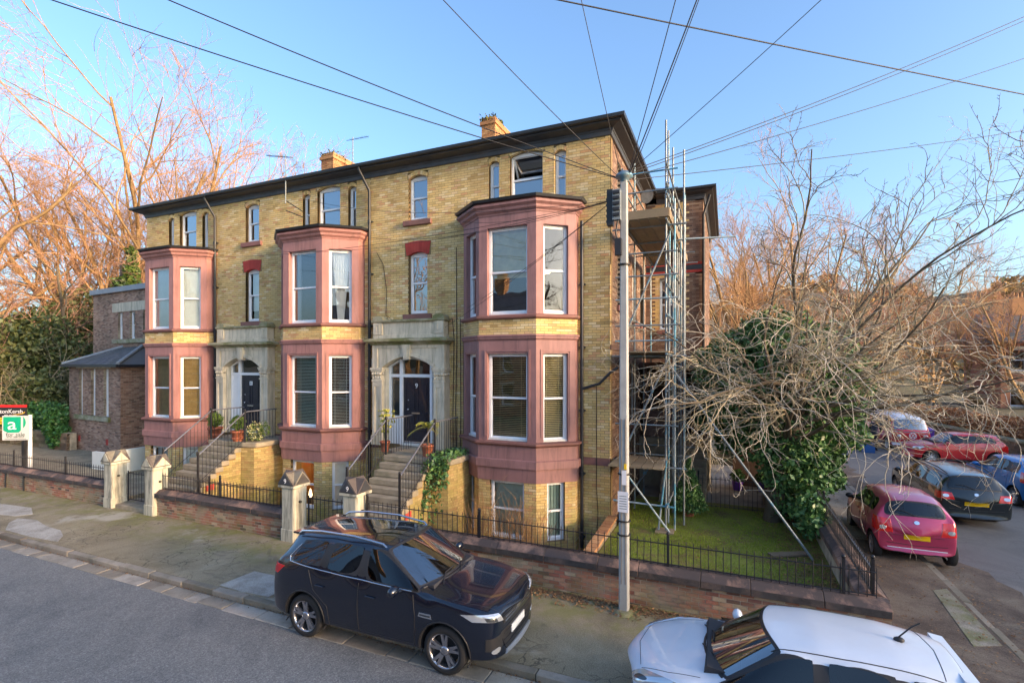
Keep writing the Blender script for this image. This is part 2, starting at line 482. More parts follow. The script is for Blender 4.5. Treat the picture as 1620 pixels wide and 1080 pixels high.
WALL_Y = 9.5
def sheet(name, rects, z, mat, thick=None):
    mb = MB()
    for (x0, x1, y0, y1) in rects:
        if thick: mb.box(x0, x1, y0, y1, z - thick, z)
        else: mb.add([(x0, y0, z), (x1, y0, z), (x1, y1, z), (x0, y1, z)], [(0, 1, 2, 3)])
    o = mb.build(name, mat); tag(o, kind='structure')
    return o
# one big terrain with the sunken house plots left open
sheet('ground', [(-700, -50, -700, 700), (-50, 2.1, -700, 9.6), (2.1, 700, -700, 700), (-50, 2.1, 40, 700)], -.03, MT['terrain'])
sheet('basement_ground', [(-50, 2.1, 9.6, 40)], -.62, MT['yard'])
sheet('road', [(-120, 120, -1.2, 6.8)], 0.0, MT['asphalt'])
sheet('side_road', [(4.25, 10.8, 6.8, 70)], 0.0, MT['sideroad'])
PV = .115
# pavement with a rounded corner into the side street
def corner_poly(x_in, y_k, x_k, r, y_top, xl):
    pts = [(xl, y_k)]
    cx, cy = x_k - r, y_k + r
    for i in range(9):
        a = -PI / 2 + PI / 2 * i / 8
        pts.append((cx + r * math.cos(a), cy + r * math.sin(a)))
    pts += [(x_k, y_top), (x_in, y_top)]
    return pts
R_C = 2.2
poly = corner_poly(2.36, 6.95, 4.1, R_C, 60, 1.2) + [(2.36, WALL_Y + .2), (1.2, WALL_Y + .2)]
mb = MB(); mb.prism(poly, -.2, PV)
tag(mb.build('corner_pavement', MT['dirt']), kind='structure')
mb = MB(); mb.box(-60, 1.2, 6.95, WALL_Y + .1, -.2, PV)
tag(mb.build('pavement', MT['pave']), kind='structure')
mb = MB(); mb.box(-60, 60, -4.4, -1.35, -.2, PV)
tag(mb.build('opposite_pavement', MT['pave']), kind='structure')
# pale repair slabs let into the pavement
mb = MB(); mb.prism([(-9.45, 7.0), (-8.8, 6.98), (-8.1, 7.02), (-8.12, 7.4), (-8.08, 7.72), (-8.7, 7.78), (-9.38, 7.76), (-9.42, 7.4)], PV - .05, PV + .006)
tag(mb.build('pavement_slab', MT['slab']), kind='structure')
mb = MB(); mb.prism([(-17.9, 7.05), (-16.6, 7.02), (-15.5, 7.1), (-15.9, 7.4), (-16.5, 7.62), (-17.3, 7.66), (-18.2, 7.85), (-18.9, 7.72), (-18.6, 7.4)], PV - .05, PV + .006)
mb.prism([(-24, 7.3), (-22.5, 7.55), (-21, 7.5), (-19.2, 7.8), (-19.0, 8.1), (-19.9, 8.45), (-21.5, 8.3), (-23, 8.42), (-25, 8.2)], PV - .05, PV + .006)
tag(mb.build('pavement_slab', MT['slab']), kind='structure')
mb = MB(); mb.prism([(3.6, 10.2), (4.03, 10.4), (4.03, 12.6), (3.75, 12.4)], PV - .05, PV + .006)
tag(mb.build('pavement_slab', MT['yard']), kind='structure')
mb = MB(); mb.prism([(2.9, 15.3), (4.06, 15.3), (4.06, 44), (2.6, 44)], PV - .05, PV + .006)
tag(mb.build('side_path', MT['yard']), kind='structure')

# dirt washed against the left edge of the side street, and the worn corner
mb = MB(); rr_ = random.Random(5); L_, R_ = [], []
for i in range(40):
    y_ = 9.3 + i * .5; L_.append((4.27, y_)); R_.append((4.75 + .45 * rr_.random() + .5 * math.exp(-((y_ - 11) / 3) ** 2), y_))
vs = [(a, b, .005) for a, b in L_] + [(a, b, .005) for a, b in R_]
mb.add(vs, [(i, 40 + i, 41 + i, i + 1) for i in range(39)]); tag(mb.build('dirt_verge', MT['dirt']), kind='structure')
# kerb stones: each a piece
kerb = empty('kerb', (0, 6.8, 0)); tag(kerb, kind='structure')
x = -34.0
kr = random.Random(3)
while x < 2.0:
    L = .85 + kr.random() * .25
    mb = MB(); z = PV + kr.uniform(-.008, .012); y = kr.uniform(-.012, .012)
    mb.box(x + .006, x + L - .006, 6.8 + y, 6.955, -.15, z)
    o = mb.build('kerb_stone', MT['kerb'], kerb, bevel=.014); o.matrix_parent_inverse = kerb.matrix_world.inverted() if False else Matrix.Translation((0, -6.8, 0))
    x += L
for i in range(8):
    a0 = -PI / 2 + PI / 2 * i / 8 + .01; a1 = -PI / 2 + PI / 2 * (i + 1) / 8 - .01
    cx, cy = 4.1 - R_C, 6.95 + R_C
    q = [(cx + R_C * math.cos(a0), cy + R_C * math.sin(a0)), (cx + (R_C + .15) * math.cos(a0), cy + (R_C + .15) * math.sin(a0)),
         (cx + (R_C + .15) * math.cos(a1), cy + (R_C + .15) * math.sin(a1)), (cx + R_C * math.cos(a1), cy + R_C * math.sin(a1))]
    mb = MB(); mb.prism(q, -.15, PV - .03 + kr.uniform(-.01, .01))
    o = mb.build('kerb_stone', MT['kerb'], kerb, bevel=.012); o.matrix_parent_inverse = Matrix.Translation((0, -6.8, 0))
y = 9.2
while y < 34:
    L = .85 + kr.random() * .25
    mb = MB(); mb.box(4.1, 4.25 + kr.uniform(-.02, .02), y + .008, y + L - .008, -.15, PV + kr.uniform(-.03, .01))
    o = mb.build('kerb_stone', MT['kerb'], kerb, bevel=.014); o.matrix_parent_inverse = Matrix.Translation((0, -6.8, 0))
    y += L
# stone channel along the kerb
ch = empty('channel', (0, 6.6, 0)); tag(ch, kind='structure')
x = -34.0
while x < 3.0:
    L = kr.choice([.35, .42, .6, .7, .85])
    mb = MB(); mb.box(x + .012, x + L - .012, 6.47 + kr.uniform(-.02, .02), 6.785, -.1, .012 + kr.uniform(-.004, .008))
    o = mb.build('channel_stone', MT['sett'], ch, bevel=.01); o.matrix_parent_inverse = Matrix.Translation((0, -6.6, 0))
    x += L
# front plots behind the boundary walls
LV = .25
sheet('front_garden', [(-50, -18.6, 9.6, 30)], .12, MT['gravel'], .9)
sheet('garden_path', [(-17.55, -14.95, 9.72, 10.2)], LV, MT['yard'], .9)
sheet('garden_path', [(-10.1, -7.5, 9.72, 10.2)], LV, MT['yard'], .9)
sheet('lawn', [(-2.72, 2.1, 9.7, 16.9)], LV, MT['lawn'], .9)
sheet('side_yard', [(-2.72, 2.1, 16.9, 19.9)], LV - .05, MT['yard'], .9)
sheet('back_ground', [(-2.9, 2.1, 28, 40), (-50, -2.9, 26, 40)], LV - .1, MT['terrain'], .9)
# leaves and dirt gathered at the foot of the wall and in the gutter
def litter(name, n, fn, size, mat):
    c = np.array([fn(NP) for _ in range(n)])
    a = NP.uniform(0, 2 * PI, n); s = NP.uniform(size * .5, size, n)
    V = []
    t = NP.uniform(-.35, .35, (n, 4))
    for k, (dx, dy) in enumerate(((1, 0), (0, .6), (-1, 0), (0, -.6))):
        V.append(np.stack([c[:, 0] + s * (dx * np.cos(a) - dy * np.sin(a)), c[:, 1] + s * (dx * np.sin(a) + dy * np.cos(a)), c[:, 2] + .012 + s * (t[:, k] + .35)], 1))
    V = np.stack(V, 1).reshape(-1, 3); F = np.arange(4 * n).reshape(n, 4)
    o = np_mesh(name, V, F, mat); tag(o, kind='stuff')
    return o
MT['deadleaf'] = pieces_mat('dead_leaf', [(0, (.10, .05, .025)), (.5, (.20, .10, .045)), (1, (.34, .20, .09))], stain_amt=.1)
o = litter('fallen_leaves', 2600, lambda r: (r.uniform(-4.5, 2.3), 9.42 - abs(r.normal(0, .2)), PV), .035, MT['deadleaf'])
tag(o, 'dead brown leaves gathered at the foot of the boundary wall', 'leaves')
o = litter('fallen_leaves', 1500, lambda r: (r.uniform(1.0, 4.2), r.uniform(9, 20), PV), .03, MT['deadleaf'])
tag(o, 'scattered dead leaves on the dirty side street pavement', 'leaves')
o = litter('fallen_leaves', 1300, lambda r: (r.uniform(-30, 2), 6.8 - abs(r.normal(0, .05)), .015), .022, MT['deadleaf'])
tag(o, 'thin line of dead leaves along the kerb channel', 'leaves')

# ------------------------------------------------------------------ masonry
def cells(u0, u1, z0, z1, holes):
    """rectangles of [u0,u1]x[z0,z1] outside the holes"""
    zs = sorted({z0, z1, *[h[2] for h in holes if z0 < h[2] < z1], *[h[3] for h in holes if z0 < h[3] < z1]})
    out = []
    for a, b in zip(zs, zs[1:]):
        m = (a + b) / 2
        hs = sorted((max(h[0], u0), min(h[1], u1)) for h in holes if h[2] < m < h[3] and h[1] > u0 and h[0] < u1)
        u = u0
        for h0, h1 in hs:
            if h0 > u + 1e-6: out.append((u, h0, a, b))
            u = max(u, h1)
        if u < u1 - 1e-6: out.append((u, u1, a, b))
    return out

def wall_back(mb, u0, u1, z0, z1, holes, th=.28, M=None, off=.0):
    for a, b, c, d in cells(u0, u1, z0, z1, holes):
        mb.box(a, b, off, off + th, c, d, 0, M)

def brick_list(u0, u1, z0, z1, holes, bl=.23, bh=.075, j=.010, rng=RNG, flemish=False, phase=0.0):
    out = []
    nrow = int(round((z1 - z0) / bh)); bh = (z1 - z0) / nrow
    for i in range(nrow):
        a = z0 + i * bh + j / 2; b = z0 + (i + 1) * bh - j / 2
        hs = sorted((h[0], h[1]) for h in holes if h[2] < b - .02 and h[3] > a + .02)
        hv = [h for h in holes if h[2] < b - .02 and h[3] > a + .02]
        u = u0 - (bl / 2 if i % 2 else 0) - phase
        k = 0
        while u < u1:
            L = bl
            if flemish: L = bl if (k + i) % 2 else bl / 2
            s, e = max(u + j / 2, u0), min(u + L - j / 2, u1)
            segs = [(s, e)]
            for h in hv:
                ns = []
                for p, q in segs:
                    if h[1] <= p or h[0] >= q: ns.append((p, q)); continue
                    if h[0] > p: ns.append((p, h[0]))
                    if h[1] < q: ns.append((h[1], q))
                segs = ns
            for p, q in segs:
                if q - p > .025: out.append((p, q, a, b))
            u += L; k += 1
    return out

def bricks_obj(lst, mat, parent, M=None, proud=.003, depth=.1, singles=0, key=None, name='brick'):
    """most bricks joined (stuff); the `singles` nearest ones as objects that share one unit mesh"""
    M = M or Matrix.Identity(4)
    idx = list(range(len(lst)))
    if singles:
        idx.sort(key=lambda i: key(M @ Vector(((lst[i][0] + lst[i][1]) / 2, 0, (lst[i][2] + lst[i][3]) / 2))))
        one, rest = idx[:singles], idx[singles:]
        um = MB().box(0, 1, 0, 1, 0, 1).mesh(name, mat)
        for i in one:
            a, b, c, d = lst[i]
            p = proud + RNG.uniform(-.0012, .0012)
            S = M @ T(a, -p, c) @ Matrix.Diagonal((b - a, depth + p, d - c, 1))
            inst(name, um, parent, M=(parent_inv(parent) @ S))
    else: rest = idx
    if not rest: return
    A = np.array([lst[i] for i in rest])
    n = len(A)
    p = proud + NP.uniform(-.0012, .0012, n)
    cs = []
    for (iu, fy, iz) in ((0, 0, 2), (1, 0, 2), (1, 1, 2), (0, 1, 2), (0, 0, 3), (1, 0, 3), (1, 1, 3), (0, 1, 3)):
        y = -p if fy == 0 else np.full(n, depth)
        cs.append(np.stack([A[:, iu], y, A[:, iz]], 1))
    V = np.stack(cs, 1).reshape(-1, 3)
    R = np.array(M.to_3x3()); t = np.array(M.translation)
    V = V @ R.T + t
    base = np.array([(0, 1, 5, 4), (1, 2, 6, 5), (3, 0, 4, 7), (4, 5, 6, 7), (3, 2, 1, 0)])
    F = (np.arange(n)[:, None, None] * 8 + base[None]).reshape(-1, 4)
    if np.linalg.det(R) < 0: F = F[:, ::-1]
    Pi = parent_inv(parent)
    V = V + np.array(Pi.translation)
    o = np_mesh(name + 's' if not name.endswith('s') else name, V, F, mat, parent)
    tag(o, kind='stuff')
    return o

PARENT_LOC = {}
def parent_inv(p):
    return Matrix.Identity(4) if p is None else T(*(-Vector(p.location)))
def dist_cam(p): return (p - Vector((0, 0, EYE))).length

def root(name, loc, label, cat, group=None, kind=None):
    """an Empty at a thing's base; parts are built in world coordinates and moved by its inverse"""
    o = empty(name, loc); tag(o, label, cat, group, kind); return o

class WB(MB):
    """MB whose shapes are given in world coordinates, under a translated parent"""
    def build(self, name, mats, parent=None, bevel=0.0):
        o = MB.build(self, name, mats, parent, bevel)
        if parent is not None:
            top = parent
            t = Vector(parent.location)
            while top.parent is not None:
                top = top.parent; t += Vector(top.location) if not isinstance(top.data, bpy.types.Mesh) else Vector((0, 0, 0))
            if isinstance(parent.data, bpy.types.Mesh):
                pass
            o.location = Vector((0, 0, 0))
            if parent.type == 'EMPTY': o.location = -Vector(parent.location)
        return o
# sub-parts hang under a mesh part whose own location already undoes the root's, so they stay at 0

# ------------------------------------------------------------------ windows
def blind_vertical(w, h, col, n=9):
    mb = MB()
    for i in range(n):
        x = -w / 2 + w * (i + .5) / n; a = .55
        dx = w / n * .55
        mb.add([(x - dx, .02, 0), (x + dx, .06, 0), (x + dx, .06, h), (x - dx, .02, h)], [(0, 1, 2, 3)])
    return mb
def blind_venetian(w, h, tilt=.5, step=.05):
    mb = MB(); n = int(h / step)
    for i in range(n):
        z = i * step + .02
        mb.add([(-w / 2, 0, z), (w / 2, 0, z), (w / 2, .035, z + .042 * tilt), (-w / 2, .035, z + .042 * tilt)], [(0, 1, 2, 3)])
    for x in (-w * .3, w * .3): mb.box(x - .006, x + .006, -.006, 0, 0, h)
    return mb
def curtain(w, h, x0, x1, x0b=None, x1b=None, folds=9):
    mb = MB(); n = folds * 6; m = 10; vs = []; fs = []
    x0b = x0 if x0b is None else x0b; x1b = x1 if x1b is None else x1b
    for k in range(m + 1):
        t = k / m
        for i in range(n + 1):
            s = i / n
            x = (x0 + (x1 - x0) * s) * (t) + (x0b + (x1b - x0b) * s) * (1 - t)
            vs.append((x, .05 + .025 * math.sin(s * folds * 2 * PI + .6 * math.sin(3 * t)), h * t))
    for k in range(m):
        for i in range(n):
            a = k * (n + 1) + i; fs.append((a, a + 1, a + n + 2, a + n + 1))
    mb.add(vs, fs, 0, None, True); return mb

MT['bl_white'] = flat_mat('pale_blind', (.85, .88, .84), .7, var=.08, bs=0)
MT['bl_green'] = flat_mat('sage_blind', (.62, .74, .62), .7, var=.08, bs=0)
MT['bl_tan'] = flat_mat('woven_tan_blind', (.70, .46, .17), .8, var=.15, scale=4, bs=0)
MT['bl_straw'] = flat_mat('straw_blind', (.74, .58, .28), .8, var=.15, scale=4, bs=0)
MT['curtain'] = flat_mat('white_curtain', (.88, .88, .88), .8, var=.05, bs=0)
MT['board'] = flat_mat('white_board', (.70, .74, .72), .7, var=.06, bs=0)

def window(parent, M, w, h, rise=0.0, blind=None, glass='glass', meet=.5, fr=.055, sill_old=True, open_top=False, single=False, back=True):
    """local: x along the wall, y inwards, z up from the sill; origin bottom middle of the opening.
    M maps to world; the frame stands at y = 0 .. 0.09"""
    mb = WB(M)
    x0, x1 = -w / 2, w / 2
    if rise > 0:
        n = 8
        arc_o = [(x0 + w * i / n, h - rise + rise * (1 - (2 * i / n - 1) ** 2)) for i in range(n + 1)]
        zt = h - rise - fr * .4
        poly = arc_o + [(x1, zt), (x0, zt)]
        mb.prism(poly[::-1], 0, .09, 'y')
    else:
        zt = h - fr
        mb.box(x0, x1, 0, .09, zt, h)
    mb.box(x0, x0 + fr, 0, .09, 0, zt); mb.box(x1 - fr, x1, 0, .09, 0, zt)
    mb.box(x0 + fr, x1 - fr, -.012, .09, 0, fr * 1.1)
    zm = h * meet
    if not single:
        mb.box(x0 + fr, x1 - fr, .012, .08, zm - .028, zm + .028)
        # sash stiles, the upper sash stands forward
        if not open_top:
            mb.box(x0 + fr, x0 + fr + .028, .014, .06, zm + .028, zt); mb.box(x1 - fr - .028, x1 - fr, .014, .06, zm + .028, zt)
            mb.box(x0 + fr + .028, x1 - fr - .028, .014, .06, zt - .03, zt)
        mb.box(x0 + fr, x0 + fr + .028, .036, .08, fr * 1.1, zm - .028); mb.box(x1 - fr - .028, x1 - fr, .036, .08, fr * 1.1, zm - .028)
        mb.box(x0 + fr + .028, x1 - fr - .028, .036, .08, fr * 1.1, fr * 1.1 + .045)
    o = mb.build('window', MT['white'], parent)
    if open_top:
        # top hung sash swung outwards
        h_ = h - rise - zm; c_, s_ = math.cos(.62), math.sin(.62)
        Q = M @ T(0, .03, zt + .03) @ RX(.62)
        sb = WB(Q); a_ = w / 2 - fr + .02; hh = h_ - .02
        sb.box(-a_, a_, -.02, .025, -.05, 0); sb.box(-a_, a_, -.02, .025, -hh, -hh + .055)
        sb.box(-a_, -a_ + .05, -.02, .025, -hh + .055, -.05); sb.box(a_ - .05, a_, -.02, .025, -hh + .055, -.05)
        so = sb.build('open_sash', MT['white'], parent)
        WB(Q).add([(-a_ + .05, 0, -hh + .055), (a_ - .05, 0, -hh + .055), (a_ - .05, 0, -.05), (-a_ + .05, 0, -.05)], [(0, 1, 2, 3)]).build('pane', MT[glass], so)
    e = fr + .026
    if single:
        WB(M).add([(x0 + fr, .04, fr), (x1 - fr, .04, fr), (x1 - fr, .04, zt), (x0 + fr, .04, zt)], [(0, 1, 2, 3)]).build('pane', MT[glass], o)
    else:
        WB(M).add([(x0 + e, .06, fr + .04), (x1 - e, .06, fr + .04), (x1 - e, .06, zm - .02), (x0 + e, .06, zm - .02)], [(0, 1, 2, 3)]).build('pane', MT[glass], o)
        if not open_top:
            WB(M).add([(x0 + e, .035, zm + .02), (x1 - e, .035, zm + .02), (x1 - e, .035, zt - .02), (x0 + e, .035, zt - .02)], [(0, 1, 2, 3)]).build('pane', MT[glass], o)
    if blind:
        kind, mat = blind[0], blind[1]
        iw, ih = w - 2 * fr, h - fr * 2 - rise
        MM = M @ T(0, .14, fr)
        if kind == 'v': b = blind_vertical(iw, ih, None, max(5, int(iw / .09)))
        elif kind == 'n': b = blind_venetian(iw, ih, *(blind[2:] or (.55,)))
        elif kind == 'r':
            b = MB(); f = blind[2] if len(blind) > 2 else 0; b.box(-iw / 2, iw / 2, 0, .01, ih * f, ih)
            b.tube([(-iw / 2, .0, ih - .03), (iw / 2, .0, ih - .03)], .03, 8)
        elif kind == 'c': b = curtain(iw, ih, *blind[2])
        wb = WB(); wb.v = [(MM @ Vector(p))[:] for p in b.v]; wb.f = b.f; wb.mi = b.mi; wb.sm = b.sm
        wb.build('curtain' if kind == 'c' else 'blind', MT[mat], o)
    return o

def arch_head(parent, M, w, h, rise, mat='ybrick', ring=.16, n=None, name='arch_brick'):
    """soldier bricks over a segmental opening; also fills the corners up to a level top"""
    n = n or max(5, int(w / .085))
    hw = w / 2
    f = lambda x: h - rise + rise * (1 - (x / hw) ** 2)
    top = h + ring
    um = []
    for i in range(n):
        a, b = -hw + w * i / n + .004, -hw + w * (i + 1) / n - .004
        s = .10
        ta, tb = a * (1 + s), b * (1 + s)
        mb = WB(M)
        mb.prism([(a, f(a)), (b, f(b)), (tb, f(b) + ring), (ta, f(a) + ring)], -.010, .1, 'y')
        mb.build(name, MT[mat], parent)
    wb = WB(M)
    arc = [(-hw * 1.1 + 2.2 * hw * i / 10, f(-hw + w * i / 10) + ring - .02) for i in range(11)]
    wb.prism([(-hw * 1.1, top)] + arc + [(hw * 1.1, top)], .0, .1, 'y')
    wb.build('spandrel', MT['ybrick'] if mat == 'ybrick' else MT['ybrick'], parent)

def strip_profile(wb, pts, prof, mi=0):
    """sweep a closed (out, z) profile round an open plan path; miters at the corners"""
    n = len(pts); dirs = []
    P = [Vector(p) for p in pts]
    nrm = []
    for i in range(n - 1):
        d = (P[i + 1] - P[i]).normalized(); nrm.append(Vector((d.y, -d.x)))
    offs = []
    for i in range(n):
        if i == 0: offs.append(nrm[0])
        elif i == n - 1: offs.append(nrm[-1])
        else:
            m = (nrm[i - 1] + nrm[i]).normalized(); offs.append(m / max(.3, m.dot(nrm[i])))
    k = len(prof); vs = []
    for i in range(n):
        for (e, z) in prof:
            q = P[i] + offs[i] * e; vs.append((q.x, q.y, z))
    fs = []
    for i in range(n - 1):
        for j in range(k):
            a = i * k + j; b = i * k + (j + 1) % k
            fs.append((a, a + k, b + k, b))
    fs.append(list(range(k))); fs.append([(n - 1) * k + j for j in range(k)][::-1])
    wb.add(vs, fs, mi)

FY = 13.65          # the facade plane
HW_, RET, FW, PR = 1.74, .32, .86, 1.04

def bay_path(cx, side=1):
    """plan outline of the bay from its left wall junction to its right one"""
    return [(cx - HW_, FY + .02), (cx - HW_, FY - RET), (cx - FW, FY - PR), (cx + FW, FY - PR), (cx + HW_, FY - RET), (cx + HW_, FY + .02)]

def frame_for(p, q):
    """matrix: x from p to q, y inwards, origin at p"""
    d = Vector((q[0] - p[0], q[1] - p[1], 0)); L = d.length; d.normalize()
    inn = Vector((-d.y, d.x, 0))
    return Matrix(((d.x, inn.x, 0, p[0]), (d.y, inn.y, 0, p[1]), (0, 0, 1, 0), (0, 0, 0, 1))), L

def bay(parent, cx, spec):
    """two storeys of painted masonry windows over a brick basement"""
    path = bay_path(cx)
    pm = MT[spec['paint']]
    flat = MT['pinksill'] if spec['paint'] == 'pinkd' else MT['pinksill']
    segs = list(zip(path, path[1:]))
    body = WB()
    storeys = [(2.42, 5.30, 2.46, 4.88, 1.20, .72), (5.86, 9.02, 5.95, 8.37, 1.20, .72)]
    for (za, zb, h0, h1, fw, sw) in storeys:
        for k, (p, q) in enumerate(segs):
            M, L = frame_for(p, q)
            if k in (0, 4): wall_back(body, 0, L, za, zb, [], .25, M)
            else:
                w = fw if k == 2 else sw
                wall_back(body, 0, L, za, zb, [(L / 2 - w / 2, L / 2 + w / 2, h0, h1)], .25, M)
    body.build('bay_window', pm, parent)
    # mouldings
    mo = WB()
    E = .0
    def band(z0, z1, e, b=.03): strip_profile(mo, path, [(-.1, z0), (e, z0), (e, z1), (e - b, z1 + b * .6), (-.1, z1 + b * .6)])
    # upper cornice under the gutter: steps out
    strip_profile(mo, path, [(-.1, 8.70), (.02, 8.70), (.03, 8.74), (.10, 8.80), (.115, 8.86), (.19, 8.92), (.20, 8.975), (.12, 8.985), (.12, 9.06), (-.1, 9.06)])
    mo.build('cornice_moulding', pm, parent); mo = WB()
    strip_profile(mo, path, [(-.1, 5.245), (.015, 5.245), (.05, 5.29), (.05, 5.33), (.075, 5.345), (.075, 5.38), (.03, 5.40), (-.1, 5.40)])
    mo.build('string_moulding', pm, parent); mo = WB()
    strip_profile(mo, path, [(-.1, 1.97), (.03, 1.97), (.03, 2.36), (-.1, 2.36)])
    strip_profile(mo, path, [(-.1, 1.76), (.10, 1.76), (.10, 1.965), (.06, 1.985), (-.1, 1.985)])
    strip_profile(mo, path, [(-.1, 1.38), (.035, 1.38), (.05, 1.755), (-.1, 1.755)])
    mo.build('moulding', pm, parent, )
    # raised architraves around the lower openings
    ar = WB()
    for k in (1, 2, 3):
        M, L = frame_for(*segs[k]); w = 1.20 if k == 2 else .72
        e0, e1, zt = w / 2 + .035, w / 2 + .085, 4.93
        if L / 2 - e1 < .02: e0, e1 = L / 2 - .05, L / 2 - .02
        for (a, b, c, d) in ((-e1, -e0, 2.60, zt + .05), (e0, e1, 2.60, zt + .05), (-e0, e0, zt, zt + .05)):
            ar.box(L / 2 + a, L / 2 + b, -.018, .02, c, d, 0, M)
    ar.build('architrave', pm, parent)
    si = WB()
    strip_profile(si, path, [(-.1, 5.82), (.05, 5.82), (.09, 5.86), (.09, 5.91), (.0, 5.945), (-.1, 5.945)])
    si.build('sill', flat, parent)
    si = WB()
    strip_profile(si, path, [(-.1, 2.355), (.08, 2.355), (.13, 2.40), (.13, 2.45), (.02, 2.475), (-.1, 2.475)])
    si.build('sill', MT['pinksill'], parent)
    # brick apron between the storeys and the brick basement
    back = WB(); bl = []
    for k, (p, q) in enumerate(segs):
        M, L = frame_for(p, q)
        wall_back(back, 0, L, 5.38, 5.84, [], .2, M)
        lst = brick_list(0, L, 5.40, 5.82, [], .23, .07)
        bricks_obj(lst, MT['ybrick'], parent, M)
        if k in (0, 4): hs = []
        else:
            w = 1.02 if k == 2 else .52
            c = L / 2 + (0 if k == 2 else 0)
            hs = [(c - w / 2, c + w / 2, -.22, 1.38)]
        wall_back(back, 0, L, -.6, 1.4, hs, .2, M)
        lst = brick_list(0, L, -.6, 1.38, hs)
        bricks_obj(lst, MT['ybrick'], parent, M)
    back.build('mortar', MT['ymortar'], parent)
    # roof and gutter
    rf = WB()
    outer = []
    strip_profile(rf, path, [(-.2, 9.07), (.13, 9.07), (.13, 9.09), (-.35, 9.22), (-.35, 9.15)])
    rf.prism([(p[0], p[1]) for p in path], 9.07, 9.13, 'z')
    rf.prism([((p[0] - cx) * .8 + cx, (p[1] - FY) * .72 + FY) for p in path], 9.12, 9.20, 'z')
    rf.build('bay_roof', MT['slate'], parent)
    gt = WB()
    strip_profile(gt, path, [(.10, 9.085), (.12, 9.04), (.17, 9.025), (.22, 9.04), (.245, 9.11), (.225, 9.11), (.20, 9.065), (.17, 9.055), (.14, 9.065), (.12, 9.11)])
    gt.build('gutter', MT['gutter'], parent)
    # windows
    for (h0, h1, wts, key) in ((2.46, 4.88, (.72, 1.20, .72), 'low'), (5.95, 8.37, (.72, 1.20, .72), 'up')):
        for k in (1, 2, 3):
            M, L = frame_for(*segs[k])
            b, g = spec[key][k - 1]
            MM = M @ T(L / 2, .13, h0 + .01)
            window(parent, MM, wts[k - 1], h1 - h0 - .01, 0, b, g, .49)
            # painted timber sill
            WB(MM).box(-wts[k - 1] / 2, wts[k - 1] / 2, -.05, .02, -.0, .055).build('sill', MT['whiteold'], parent) if key == 'low' else None
    for k in (1, 2, 3):
        M, L = frame_for(*segs[k]); w = 1.02 if k == 2 else .52
        b, g = spec['base'][k - 1]
        window(parent, M @ T(L / 2, .10, -.21), w, 1.585, 0, b, g, .5 if spec.get('basemeet') is None else spec['basemeet'])

